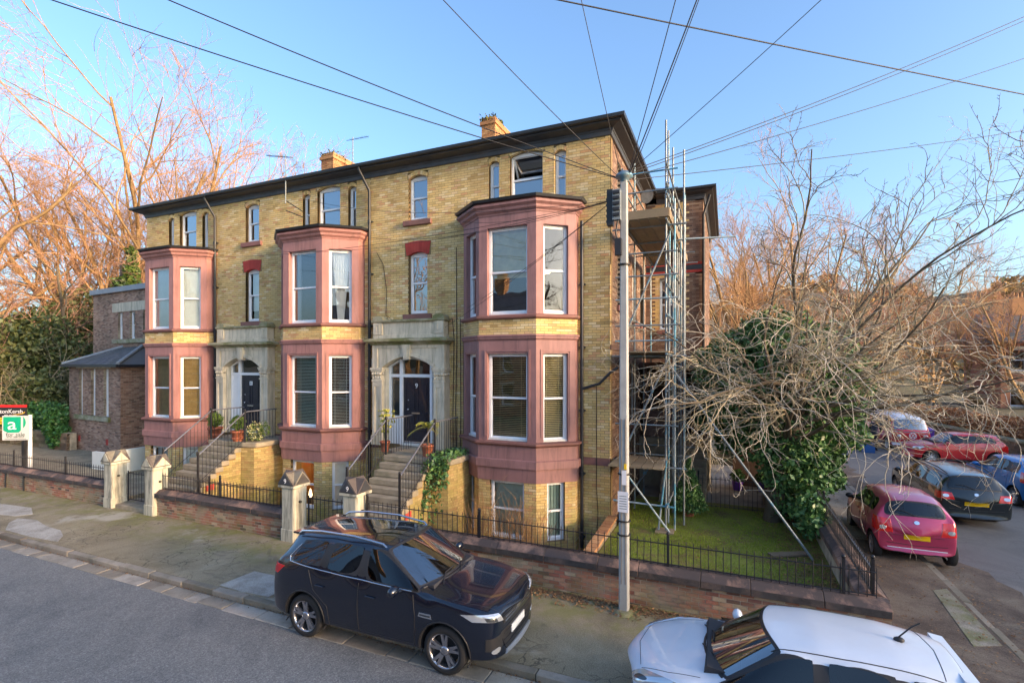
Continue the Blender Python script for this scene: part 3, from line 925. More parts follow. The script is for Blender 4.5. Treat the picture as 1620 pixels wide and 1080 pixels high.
def porch(parent, cx):
    """stone doorcase round the front door, cx = its middle"""
    y0 = FY - .34
    st = WB()
    # pilasters: plinth, shaft with a sunk panel, necking
    for s in (-1, 1):
        xi, xo = (cx - 1.36, cx - .98) if s < 0 else (cx + .98, cx + 1.36)
        st.box(xi - .03, xo + .03, y0 - .04, FY, 1.96, 2.26)
        st.box(xi, xo, y0 + .03, FY, 2.26, 4.10)
        st.box(xi, xi + .09, y0, y0 + .03, 2.26, 4.02); st.box(xo - .09, xo, y0, y0 + .03, 2.26, 4.02)
        st.box(xi + .09, xo - .09, y0, y0 + .03, 3.86, 4.02); st.box(xi + .09, xo - .09, y0, y0 + .03, 2.26, 2.36)
        # inner jamb
        xj = (cx - .98, cx - .90) if s < 0 else (cx + .90, cx + .98)
        st.box(xj[0], xj[1], y0 + .12, FY, 1.96, 4.42)
        st.build('pilaster', MT['stone'], parent); st = WB()
    cp = WB()
    for s in (-1, 1):
        xi, xo = (cx - 1.36, cx - .98) if s < 0 else (cx + .98, cx + 1.36)
        cp.box(xi - .02, xo + .02, y0 - .02, FY, 4.02, 4.07)
        cp.box(xi + .01, xo - .01, y0 - .01, FY, 4.07, 4.34)
        cp.box(xi - .05, xo + .05, y0 - .06, FY, 4.40, 4.47); cp.box(xi - .03, xo + .03, y0 - .04, FY, 4.34, 4.40)
        for i in range(4):
            xx = xi + .05 + i * (xo - xi - .1) / 3
            cp.sphere((xx, y0 - .02, 4.27), .055, 8, 5)
            cp.sphere((xx, y0 - .01, 4.15), .045, 8, 5, sc=(.7, .7, 1.3))
        for i in range(3):
            for xx in (xi + .0, xo): cp.sphere((xx, y0 + .06 + i * .1, 4.27), .05, 8, 5)
        cp.build('capital', MT['stone'], parent); cp = WB()
    # arch block with segmental opening, sunk spandrel panels
    ab = WB()
    hw, sp, rise = .98, 4.47, .36
    f = lambda x: sp + rise * (1 - (x / hw) ** 2)
    n = 14
    arc = [(cx - hw + 2 * hw * i / n, f(-hw + 2 * hw * i / n)) for i in range(n + 1)]
    ab.prism([(cx - 1.36, sp)] + arc + [(cx + 1.36, sp), (cx + 1.36, 5.22), (cx - 1.36, 5.22)], y0 + .03, FY + .1, 'y')
    # raised rim of the arch and frame of the panels
    arc2 = [(cx - hw - .02 + (2 * hw + .04) * i / n, f(-hw + 2 * hw * i / n) + .11) for i in range(n + 1)]
    for i in range(n):
        ab.prism([arc[i], arc[i + 1], arc2[i + 1], arc2[i]], y0 - .005, y0 + .03, 'y')
    ab.box(cx - 1.36, cx - 1.16, y0, y0 + .03, sp, 5.22); ab.box(cx + 1.16, cx + 1.36, y0, y0 + .03, sp, 5.22)
    ab.box(cx - 1.16, cx + 1.16, y0, y0 + .03, 5.10, 5.22)
    ab.build('door_arch', MT['stone'], parent)
    ks = WB(); ks.prism([(cx - .10, 4.74), (cx + .10, 4.74), (cx + .155, 5.20), (cx - .155, 5.20)], y0 - .07, y0 + .1, 'y')
    ks.prism([(cx - .05, 4.79), (cx + .05, 4.79), (cx + .085, 5.14), (cx - .085, 5.14)], y0 - .085, y0 - .07, 'y')
    ks.build('keystone', MT['stone'], parent)
    co = WB()
    path = [(cx - 1.36, FY), (cx - 1.36, y0), (cx + 1.36, y0), (cx + 1.36, FY)]
    strip_profile(co, path, [(-.2, 5.20), (.04, 5.20), (.06, 5.25), (.16, 5.30), (.20, 5.31), (.20, 5.38), (.04, 5.42), (-.2, 5.42)])
    co.prism(path, 5.21, 5.40, 'z')
    co.build('door_cornice', MT['stonemoss'], parent)
    pa = WB()
    p2 = [(cx - 1.30, FY), (cx - 1.30, y0 + .06), (cx + 1.30, y0 + .06), (cx + 1.30, FY)]
    pa.prism(p2, 5.41, 5.94, 'z')
    strip_profile(pa, p2, [(-.1, 5.41), (.04, 5.41), (.04, 5.52), (-.1, 5.55)])
    for s in (-1, 1):
        xx = cx + s * 1.16
        pa.box(xx - .17, xx + .17, y0 + .01, y0 + .06, 5.54, 5.93)
        for (a, b, c, d) in ((-.07, .07, 5.84, 5.86), (-.07, .07, 5.64, 5.66), (-.07, -.05, 5.66, 5.84), (.05, .07, 5.66, 5.84)): pa.box(xx + a, xx + b, y0 - .005, y0 + .01, c, d)
    pa.build('parapet', MT['stone'], parent)
    pc = WB()
    strip_profile(pc, p2, [(-.3, 5.93), (.07, 5.93), (.09, 5.96), (.09, 6.00), (-.3, 6.04)])
    pc.prism(p2, 5.94, 6.02, 'z')
    for s in (-1, 1):
        xx = cx + s * 1.15; pc.prism([(xx - .2, 6.0), (xx + .2, 6.0), (xx + .2, 6.08), (xx + .1, 6.14), (xx - .1, 6.14), (xx - .2, 6.08)], y0 + .0, FY - .03, 'y')
    pc.build('parapet_cap', MT['stonemoss'], parent)

def entrance(parent, cx, num, board_side, glass_side):
    """white door frame with sidelights and fanlight, panelled door; cx = middle of the doorcase"""
    y = FY - .06
    sp, rise, hw = 4.47, .34, .90
    dl, dr = cx - .36, cx + .68           # the door sits right of the middle
    f = lambda x: sp + rise * (1 - (x / .98) ** 2) - .01
    fr = WB()
    fr.box(cx - hw, cx - hw + .07, y, y + .12, 1.98, 4.50); fr.box(cx + hw - .06, cx + hw, y, y + .12, 1.98, 4.50)
    fr.box(dl - .11, dl, y - .02, y + .12, 1.98, f(-.4) ); fr.box(dr, dr + .09, y - .02, y + .12, 1.98, f(.7))
    fr.box(cx - hw + .07, dl - .11, y, y + .12, 4.16, 4.26); fr.box(dl, dr, y - .01, y + .12, 4.16, 4.26); fr.box(dr + .09, cx + hw - .06, y, y + .12, 4.16, 4.26)
    n = 14
    arc = [(cx - .97 + 1.94 * i / n, f(-.97 + 1.94 * i / n)) for i in range(n + 1)]
    arc2 = [(p[0], p[1] - .06) for p in arc]
    for i in range(n): fr.prism([arc2[i], arc2[i + 1], arc[i + 1], arc[i]], y + .002, y + .118, 'y')
    # panelled base of the wide sidelight
    for (a, b) in ((cx - hw + .07, dl - .11), (dr + .09, cx + hw - .06)):
        top = 2.9 if glass_side else 4.16
        if b - a > .05:
            fr.box(a, b, y + .03, y + .1, 1.98, top)
            if b - a > .2:
                fr.box(a + .05, b - .05, y + .015, y + .03, 2.1, 2.6); fr.box(a + .05, b - .05, y + .015, y + .03, 2.68, 2.84)
                if not glass_side: fr.box(a + .05, b - .05, y + .015, y + .03, 3.0, 4.0); fr.box(a + .03, b - .03, y - .005, y + .015, 2.92, 2.95)
    fo = fr.build('door_frame', MT['white'], parent)
    g = WB()
    g.add([(dl, y + .05, 4.24), (dr, y + .05, 4.24), (dr, y + .05, 4.86), (dl, y + .05, 4.86)], [(0, 1, 2, 3)])
    g.build('pane', MT['glass'], fo)
    g = WB()
    for (a, b) in ((cx - hw + .06, dl - .1), (dr + .08, cx + hw - .05)):
        g.add([(a, y + .055, 4.24), (b, y + .055, 4.24), (b, y + .055, 4.80), (a, y + .055, 4.80)], [(0, 1, 2, 3)])
        if glass_side: g.add([(a, y + .056, 2.88), (b, y + .056, 2.88), (b, y + .056, 4.17), (a, y + .056, 4.17)], [(0, 1, 2, 3)])
    g.build('pane', MT['glass'], fo)
    d = WB()
    d.box(dl, dr, y + .04, y + .09, 2.03, 4.16)
    w = dr - dl
    for (a, b, c, e) in ((.10, .46, 1.05, 1.95), (.54, .90, 1.05, 1.95), (.10, .46, .55, .95), (.54, .90, .55, .95), (.10, .90, .12, .45)):
        xa, xb, za, zb = dl + a * w, dl + b * w, 2.03 + c, 2.03 + e
        for (q0, q1, r0, r1) in ((xa, xb, za, za + .02), (xa, xb, zb - .02, zb), (xa, xa + .02, za + .02, zb - .02), (xb - .02, xb, za + .02, zb - .02)):
            d.box(q0, q1, y + .028, y + .04, r0, r1)
        d.box(xa + .05, xb - .05, y + .03, y + .04, za + .05, zb - .05)
    do = d.build('front_door', MT['door'], parent)
    WB().box(dl - .02, dr + .05, y - .12, y + .05, 1.975, 2.03).build('threshold', MT['whiteold'], parent)
    h = WB(); h.box(dl + w * .32, dl + w * .62, y + .012, y + .03, 2.98, 3.03); h.build('letter_box', MT['chrome'], do)
    h = WB(); h.sphere((dl + w * .20, y + .0, 3.12), .03, 10, 6); h.sphere((dl + w * .20, y + .02, 3.42), .022, 10, 6); h.build('door_knob', MT['chrome'], do)
    h = WB(); h.box(dl + .03, dr - .03, y + .025, y + .038, 2.05, 2.09); h.build('weather_bar', MT['chrome'], do)
    if num == '9':
        t = text('door_number', '9', .22, T((dl + dr) / 2, y + .012, 3.88) @ UP, MT['white'], do, .006); 
    else:
        h = WB(); h.box((dl + dr) / 2 - .07, (dl + dr) / 2 + .07, y + .018, y + .03, 3.78, 3.93); pl = h.build('number_plate', MT['white'], do)
        text('door_number', '8', .13, T((dl + dr) / 2, y + .014, 3.855) @ UP, MT['black'], do, .002)
    return

def small_window(parent, cx, z0, z1, w, red=False, sill=True, blind=None, glass='glass', open_top=False, rise=.10, reveal=.13):
    M = T(cx, FY + reveal, z0)
    h = z1 - z0
    o = window(parent, M, w, h, rise, blind, glass, .5, .05, open_top=open_top)
    MA = T(cx, FY, z0)
    if red:
        # heavy red painted segmental lintel, higher in its middle
        n = 9; hw = w / 2 + .07
        for i in range(n):
            a, b = -hw + 2 * hw * i / n, -hw + 2 * hw * (i + 1) / n
            f = lambda x: h - rise + rise * (1 - (x / (w / 2)) ** 2) if abs(x) < w / 2 else h - rise
            g = lambda x: h + .30 + .05 * (1 - (x / hw) ** 2)
            s = 1.16
            WB(MA).prism([(a + .002, f(a)), (b - .002, f(b)), ((b - .002) * s, g(b)), ((a + .002) * s, g(a))], -.022, .12, 'y').build('arch_brick', MT['redpaint'], parent)
    else:
        arch_head(parent, MA, w, h, rise, ring=.12)
    if sill:
        WB(MA).box(-w / 2 - .18, w / 2 + .18, -.09, .12, -.20, -.03).build('sill', MT['pinksill'], parent, bevel=.012)
    return o

def roof_cornice(parent, path, name='cornice'):
    wb = WB()
    strip_profile(wb, path, [(-.1, 10.84), (.05, 10.84), (.07, 10.95), (.09, 10.96), (.10, 11.0), (.34, 11.06), (.36, 11.08), (.36, 11.15), (.33, 11.17), (-.1, 11.17)])
    wb.build(name, MT['cornice'], parent)
    g = WB()
    strip_profile(g, path, [(.33, 11.19), (.345, 11.12), (.40, 11.10), (.46, 11.12), (.475, 11.20), (.455, 11.20), (.44, 11.14), (.40, 11.12), (.365, 11.14), (.35, 11.20)])
    g.build('gutter', MT['gutter'], parent)

def downpipe(parent, x, z0, ztop=10.7, kink=True):
    wb = WB()
    y = FY - .10
    pts = [(x, y, z0), (x, y, ztop - .35)]
    if kink: pts += [(x, y - .02, ztop - .3), (x - .22, FY - .36, ztop + .32), (x - .22, FY - .38, ztop + .42)]
    wb.tube(pts, .05, 8)
    zz = z0 + .3
    while zz < ztop - .4:
        wb.lathe([(.065, -.05), (.065, .05)], 8, 0, T(x, y, zz)); wb.box(x - .09, x + .09, y + .02, FY, zz - .02, zz + .02)
        zz += 1.75
    wb.build('downpipe', MT['gutter'], parent)

DOOR_DX, WIN_DX, TRIO_DX = -9.33 + 5.56, -9.15 + 5.56, -5.40 + 5.56
def house(cx, x0, x1, spec, label, with_door=True, gable=False):
    R0 = root('terraced_house', (cx, FY, PV), label, 'house')
    # holes in the facade (u = world x)
    H = []
    tw = [(cx + TRIO_DX - 1.04, .34, 10.69), (cx + TRIO_DX, 1.03, 10.83), (cx + TRIO_DX + 1.04, .34, 10.69)]
    hz = []
    for (xc, w, zt) in tw: hz.append((xc - w / 2, xc + w / 2, 9.24, zt))
    brick_holes = list(hz); arch_holes = []
    brick_holes += [(xc - w * .55, xc + w * .55, zt - .1, zt + .12) for (xc, w, zt) in tw]
    bay_h = (cx - HW_ + .05, cx + HW_ - .05, -.6, 9.1)
    hz.append((cx - HW_ + .35, cx + HW_ - .35, .0, 8.6)); brick_holes.append(bay_h)
    if with_door:
        wx = cx + WIN_DX; dx = cx + DOOR_DX
        for (z0, z1, red) in ((6.21, 8.20, True), (9.24, 10.68, False)):
            hz.append((wx - .36, wx + .36, z0, z1)); brick_holes.append((wx - .36, wx + .36, z0, z1))
            brick_holes.append((wx - .50, wx + .50, z1 - .1, z1 + .33) if red else (wx - .40, wx + .40, z1 - .1, z1 + .12))
        hz.append((dx - .97, dx + .97, 1.98, 4.83)); brick_holes.append((dx - 1.34, dx + 1.34, 1.98, 6.0))
    M = T(0, FY, 0)
    mb = WB(); wall_back(mb, x0, x1 - (.0 if not gable else .0), -.6, 10.9, hz, .28, M); mb.build('mortar', MT['ymortar'], R0)
    lst = brick_list(x0, x1, 2.0, 10.85, brick_holes) + brick_list(x0, x1, -.6, 1.8, brick_holes)
    bricks_obj(lst, MT['ybrick'], R0, M, singles=spec.get('singles', 0), key=dist_cam)
    # painted plinth band
    for a, b, c, d in cells(x0, x1, 1.80, 2.0, [(cx - HW_, cx + HW_, 0, 5)] + ([(cx + DOOR_DX - 1.36, cx + DOOR_DX + 1.36, 0, 5)] if with_door else [])):
        WB().box(a, b, FY - .03, FY + .1, c, d).build('plinth_band', MT['pinksill'], R0)
    for i, (xc, w, zt) in enumerate(tw):
        small_window(R0, xc, 9.25, zt, w, sill=False, glass=spec['trio'], open_top=(i == 1 and spec.get('open')), rise=.10 if w > .5 else .07)
    if with_door:
        small_window(R0, wx, 6.22, 8.20, .70, red=True, glass=spec['w1'], blind=spec.get('w1b'))
        small_window(R0, wx, 9.25, 10.68, .70, glass=spec['w2'])
        porch(R0, dx); entrance(R0, dx, spec['num'], 0, spec['num'] == '9')
    bay(R0, cx, spec)
    # roof slope, ridge and rear
    rf = WB()
    y0, y1, yr = FY - .36, FY + 8.2, FY + 3.6
    xr = x1 + (.36 if gable else 0); xl = x0 - (.36 if not with_door else 0)
    hipR = 2.6 if gable else 0; hipL = 2.6 if not with_door else 0
    V = [(xl, y0, 11.18), (xr, y0, 11.18), (xr - hipR, yr, 12.6), (xl + hipL, yr, 12.6), (xr, y1, 11.18), (xl, y1, 11.18)]
    F = [(0, 1, 2, 3), (2, 4, 5, 3)]
    F.append((1, 4, 2)); F.append((0, 3, 5)); F.append((0, 5, 4, 1))
    rf.add(V, F)
    ro = rf.build('roof', MT['slate'], R0)
    rw = WB(); rw.box(x0, x1, FY + 7.8, FY + 8.1, -.6, 11.1)
    # floors and dividing walls so that rooms are closed and dark
    rw2 = WB()
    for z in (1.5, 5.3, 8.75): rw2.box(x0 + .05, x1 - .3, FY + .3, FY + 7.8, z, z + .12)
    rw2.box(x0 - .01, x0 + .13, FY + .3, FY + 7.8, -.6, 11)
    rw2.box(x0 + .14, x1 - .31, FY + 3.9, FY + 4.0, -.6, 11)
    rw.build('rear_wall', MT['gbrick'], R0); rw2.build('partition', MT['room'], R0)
    return R0

W_ = lambda b=None, g='glass': (b, g)
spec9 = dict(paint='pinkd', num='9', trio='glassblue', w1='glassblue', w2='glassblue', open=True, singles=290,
    up=[W_(None, 'glassblue'), W_(('r', 'bl_straw', .42), 'glass'), W_(None, 'glassdim')],
    low=[W_(('n', 'bl_straw', .5)), W_(('n', 'bl_straw', .5)), W_(('n', 'bl_straw', .62), 'glassdim')],
    base=[W_(('v', 'bl_green'), 'glassdim'), W_(('v', 'bl_green'), 'glassdim'), W_(('v', 'bl_green'), 'glassdim')])
spec8 = dict(paint='pink', num='8', trio='glassblue', w1='glass', w2='glassblue', w1b=('r', 'bl_white', .2), singles=290,
    up=[W_(None), W_(('c', 'curtain', (-.52, -.36)), 'glass'), W_(('c', 'curtain', (-.28, .3, -.1, .1)), 'glass')],
    low=[W_(('n', 'bl_green', .6)), W_(('n', 'bl_green', .6), 'glassdim'), W_(('n', 'bl_white', .25), 'glass')],
    base=[W_(None), W_(None, 'glassdim'), W_(('v', 'bl_white'), 'glassdim')])
spec7 = dict(paint='pink', trio='glassblue', singles=0,
    up=[W_(('v', 'bl_white')), W_(('v', 'bl_white'), 'glass'), W_(('v', 'bl_white'), 'glassdim')],
    low=[W_(('n', 'bl_tan', .9)), W_(('n', 'bl_tan', .9), 'glassdim'), W_(('n', 'bl_tan', .9), 'glassdim')],
    base=[W_(('r', 'board', 0), 'glassdim')] * 3)
GX = -2.93
CX9, CX8, CX7 = -5.56, -13.02, -20.46
XP1, XP2 = -11.02, -18.52
h9 = house(CX9, XP1, GX, spec9, 'yellow brick house nearest the camera, mauve bay, dark door number 9 and scaffolded gable', True, True)
h8 = house(CX8, XP2, XP1, spec8, 'middle yellow brick terraced house with pink bay and dark door number 8 behind iron railings', True, False)
h7 = house(CX7, -22.96, XP2, spec7, 'leftmost yellow brick terraced house with pink bay, tan blinds and no door to the street', False, False)
roof_cornice(h9, [(XP1, FY), (GX, FY), (GX, FY + 6.65)])
roof_cornice(h8, [(XP2, FY), (XP1, FY)])
roof_cornice(h7, [(-22.96, FY + 8), (-22.96, FY), (XP2, FY)])
downpipe(h9, -3.70, -.5, 8.9, False); downpipe(h8, XP1 + .02, .3); downpipe(h7, XP2 - .03, .3)
# left end wall of the terrace
mb = WB(); mb.box(-22.96, -22.70, FY + .28, FY + 8.1, -.6, 10.95); mb.build('end_wall', MT['gbrick'], h7)

# ---- the gable of number 9 (faces +X) and its rear wing
GM = Matrix(((0, -1, 0, GX), (1, 0, 0, FY), (0, 0, 1, 0), (0, 0, 0, 1)))     # local x runs back (+Y), y inwards (-X)
GL = 6.65
gh = [(1.0, 1.6, 6.3, 8.2), (1.0, 1.6, 9.2, 10.55), (2.1, 2.5, 9.2, 10.4), (3.6, 4.4, 6.0, 8.0), (3.6, 4.4, 9.2, 10.5), (3.4, 4.3, 2.6, 4.6), (5.2, 5.9, 6.0, 8.0)]
mb = WB(); wall_back(mb, .0, GL, -.6, 10.9, gh, .28, GM, .012); mb.build('mortar', MT['gmortar'], h9)
lst = brick_list(.24, GL, -.6, 10.85, gh)
bricks_obj(lst, MT['gbrick'], h9, GM @ T(0, .012, 0))
# yellow quoins returning round the corner and beside the windows
q = []
for i, b in enumerate(brick_list(0, .24, -.6, 10.85, [], .24 )): q.append(b)
bricks_obj(q, MT['ybrick'], h9, GM @ T(0, .012, 0))
for (a, b, c, d) in gh:
    window(h9, GM @ T((a + b) / 2, .13, c), b - a, d - c, .06 if b - a < .7 else 0, None, 'glass')
    WB(GM).box(a - .1, b + .1, -.06, .1, c - .16, c).build('sill', MT['pinksill'], h9)
WB(GM).box(.0, GL, -.03, .1, 4.98, 5.12).build('string_course', MT['cbrick'] if 'cbrick' in MT else MT['gbrick'], h9)

wing = root('rear_wing', (-2, FY + GL, PV), 'brown brick rear wing with yellow quoins, black cornice and white sashes behind the scaffolding', 'building')
WX0, WX1, WY, WD = GX, -.83, FY + GL, 7.5
wh = [(-2.42, -1.72, 8.9, 10.55), (-2.42, -1.72, 5.9, 7.9)]
mb = WB(); wall_back(mb, WX0 - 4, WX1, -.6, 10.85, wh, .28, T(0, WY, 0)); mb.build('mortar', MT['gmortar'], wing)
hb = [(-2.42, -1.72, 8.9, 10.55), (-2.42, -1.72, 5.9, 7.9), (-9, 9, 8.06, 8.5)]
core = brick_list(WX0, WX1, -.6, 10.8, hb)
yel, brn = [], []
for b in core:
    xm = (b[0] + b[1]) / 2; row = int(b[2] / .075)
    near = any(h[2] - .1 < b[2] < h[3] + .25 and (abs(xm - h[0]) < .20 or abs(xm - h[1]) < (.34 if (row // 2) % 2 else .22)) for h in wh)
    (yel if near else brn).append(b)
bricks_obj(yel, MT['ybrick'], wing, T(0, WY, 0)); bricks_obj(brn, MT['gbrick'], wing, T(0, WY, 0))
mb = WB(); mb.box(WX0, WX1 + .01, WY - .02, WY + .02, 8.08, 8.18); mb.box(WX0, WX1 + .01, WY - .02, WY + .02, 8.38, 8.48); mb.build('string_course', MT['redpaint'], wing)
WB().box(WX0, WX1 + .005, WY - .01, WY + .02, 8.19, 8.37).build('string_course', MT['gutter'], wing)
for (a, b, c, d) in wh:
    window(wing, T((a + b) / 2, WY + .12, c), b - a, d - c, 0, None, 'glassblue')
    WB().box(a - .1, b + .1, WY - .07, WY + .1, c - .15, c).build('sill', MT['pinksill'], wing)
SM = Matrix(((0, -1, 0, WX1), (1, 0, 0, WY), (0, 0, 1, 0), (0, 0, 0, 1)))
mb = WB(); wall_back(mb, 0, WD, -.6, 10.85, [], .28, SM); mb.build('mortar', MT['gmortar'], wing)
bricks_obj(brick_list(0, WD, -.6, 10.8, []), MT['gbrick'], wing, SM)
roof_cornice(wing, [(WX0 + .4, WY), (WX1, WY), (WX1, WY + WD)])
WB().add([(WX0 - 2, WY - .3, 11.18), (WX1 + .36, WY - .3, 11.18), (WX1 + .36, WY + WD, 11.18), (WX0 - 2, WY + WD, 11.18), (WX0 - .5, WY + 2, 12.2), (WX0 - .5, WY + WD - 2, 12.2)],
         [(0, 1, 4), (1, 2, 5, 4), (2, 3, 5), (3, 0, 4, 5), (0, 3, 2, 1)]).build('roof', MT['slate'], wing)
dp = WB(); dp.tube([(WX1 + .02, WY - .08, .2), (WX1 + .02, WY - .08, 10.2), (WX1 + .25, WY - .2, 10.9)], .05, 8); dp.build('downpipe', MT['iron'], wing)
WB().box(WX0, WX0 + .3, WY + .3, WY + WD, -.6, 11).build('partition', MT['room'], wing)

# side porch and steps at the back of the gable
po = root('side_porch', (-1.9, WY - .6, .2), 'timber side porch with dark doorway above stone steps, half hidden by twigs', 'porch')
mb = WB()
for x in (GX + .1, -1.55, -.75): mb.box(x, x + .12, WY - 1.5, WY - 1.38, 1.95, 4.5)
mb.box(GX, -.55, WY - 1.55, WY - .02, 4.45, 4.65); mb.box(-.72, -.64, WY - 1.4, WY - .02, 1.95, 4.45)
mb.box(GX + .2, -1.6, WY - 1.46, WY - 1.42, 1.95, 2.9)
mb.build('porch_frame', flat_mat('weathered_porch_paint', (.20, .13, .11), .8, var=.3), po)
WB().box(-1.42, -.76, WY - .12, WY - .03, 2.0, 4.1).build('door', MT['black'], po)
mb = WB()
mb.box(GX, -.55, WY - 1.7, WY - .02, 0, 1.93)
mb.build('landing', MT['step'], po)
for i in range(9):
    z1 = 1.93 - (i + 1) * .185
    WB().box(-2.0, -.62, WY - 1.7 - (i + 1) * .25, WY - 1.7 - i * .25 + .03, .2 if z1 > .25 else .15, z1).build('step', MT['step'], po, bevel=.01)

# ---- chimneys, antennas
def chimney(x0, x1, y0, y1, z1, label):
    R = root('chimney_stack', ((x0 + x1) / 2, (y0 + y1) / 2, 12), label, 'chimney')
    mb = WB(); mb.box(x0 + .01, x1 - .01, y0 + .01, y1 - .01, 11.6, z1); mb.build('mortar', MT['gmortar'], R)
    L = []
    bricks_obj(brick_list(x0, x1, 11.6, z1, []), MT['cbrick'], R, T(0, y0, 0))
    bricks_obj(brick_list(0, y1 - y0, 11.6, z1, []), MT['cbrick'], R, Matrix(((0, -1, 0, x1), (1, 0, 0, y0), (0, 0, 1, 0), (0, 0, 0, 1))))
    t = WB(); t.box(x0 - .05, x1 + .05, y0 - .05, y1 + .05, z1 - .25, z1 - .12); t.build('corbel', MT['cbrick'], R)
    t = WB(); t.box(x0 + .03, x1 - .03, y0 + .03, y1 - .03, z1, z1 + .05); t.build('flaunching', MT['gmortar'], R)
    V, F = [], []
    n = 260
    c = np.stack([NP.uniform(x0 - .08, x1 + .05, n), NP.uniform(y0 - .08, y0 + .8, n), z1 + NP.normal(0, .1, n)], 1)
    o = leaf_mesh('moss', c, .05, MT['moss'], R); o.location = -Vector(R.location)
    return R
MT['cbrick'] = pieces_mat('chimney_brick', [(0, (.34, .15, .07)), (.5, (.48, .23, .10)), (1, (.58, .32, .15))], stain=(.10, .09, .03), stain_amt=.5)
MT['moss'] = pieces_mat('moss', [(0, (.06, .07, .01)), (1, (.16, .16, .03))], stain_amt=.1)
def leaf_mesh(name, C, size, mat, parent=None, up=0.0, aspect=.6, jitter=.5):
    """one quad leaf per centre, folded a little"""
    n = len(C)
    d = NP.normal(0, 1, (n, 3)); d[:, 2] += up; d /= np.linalg.norm(d, axis=1)[:, None]
    a = NP.normal(0, 1, (n, 3)); s = np.cross(d, a); s /= np.linalg.norm(s, axis=1)[:, None] + 1e-9
    L = size * NP.uniform(1 - jitter, 1 + jitter, n)[:, None]
    V = np.stack([C - d * L, C + s * L * aspect, C + d * L, C - s * L * aspect], 1).reshape(-1, 3)
    F = np.arange(4 * n).reshape(n, 4)
    return np_mesh(name, V, F, mat, parent)
chimney(-8.54, -7.98, 17.0, 18.75, 13.85, 'orange lit brick chimney stack on the right house, moss on its top')
chimney(-16.44, -15.76, 17.0, 19.3, 13.8, 'orange lit brick chimney stack on the middle house, greener and further left')

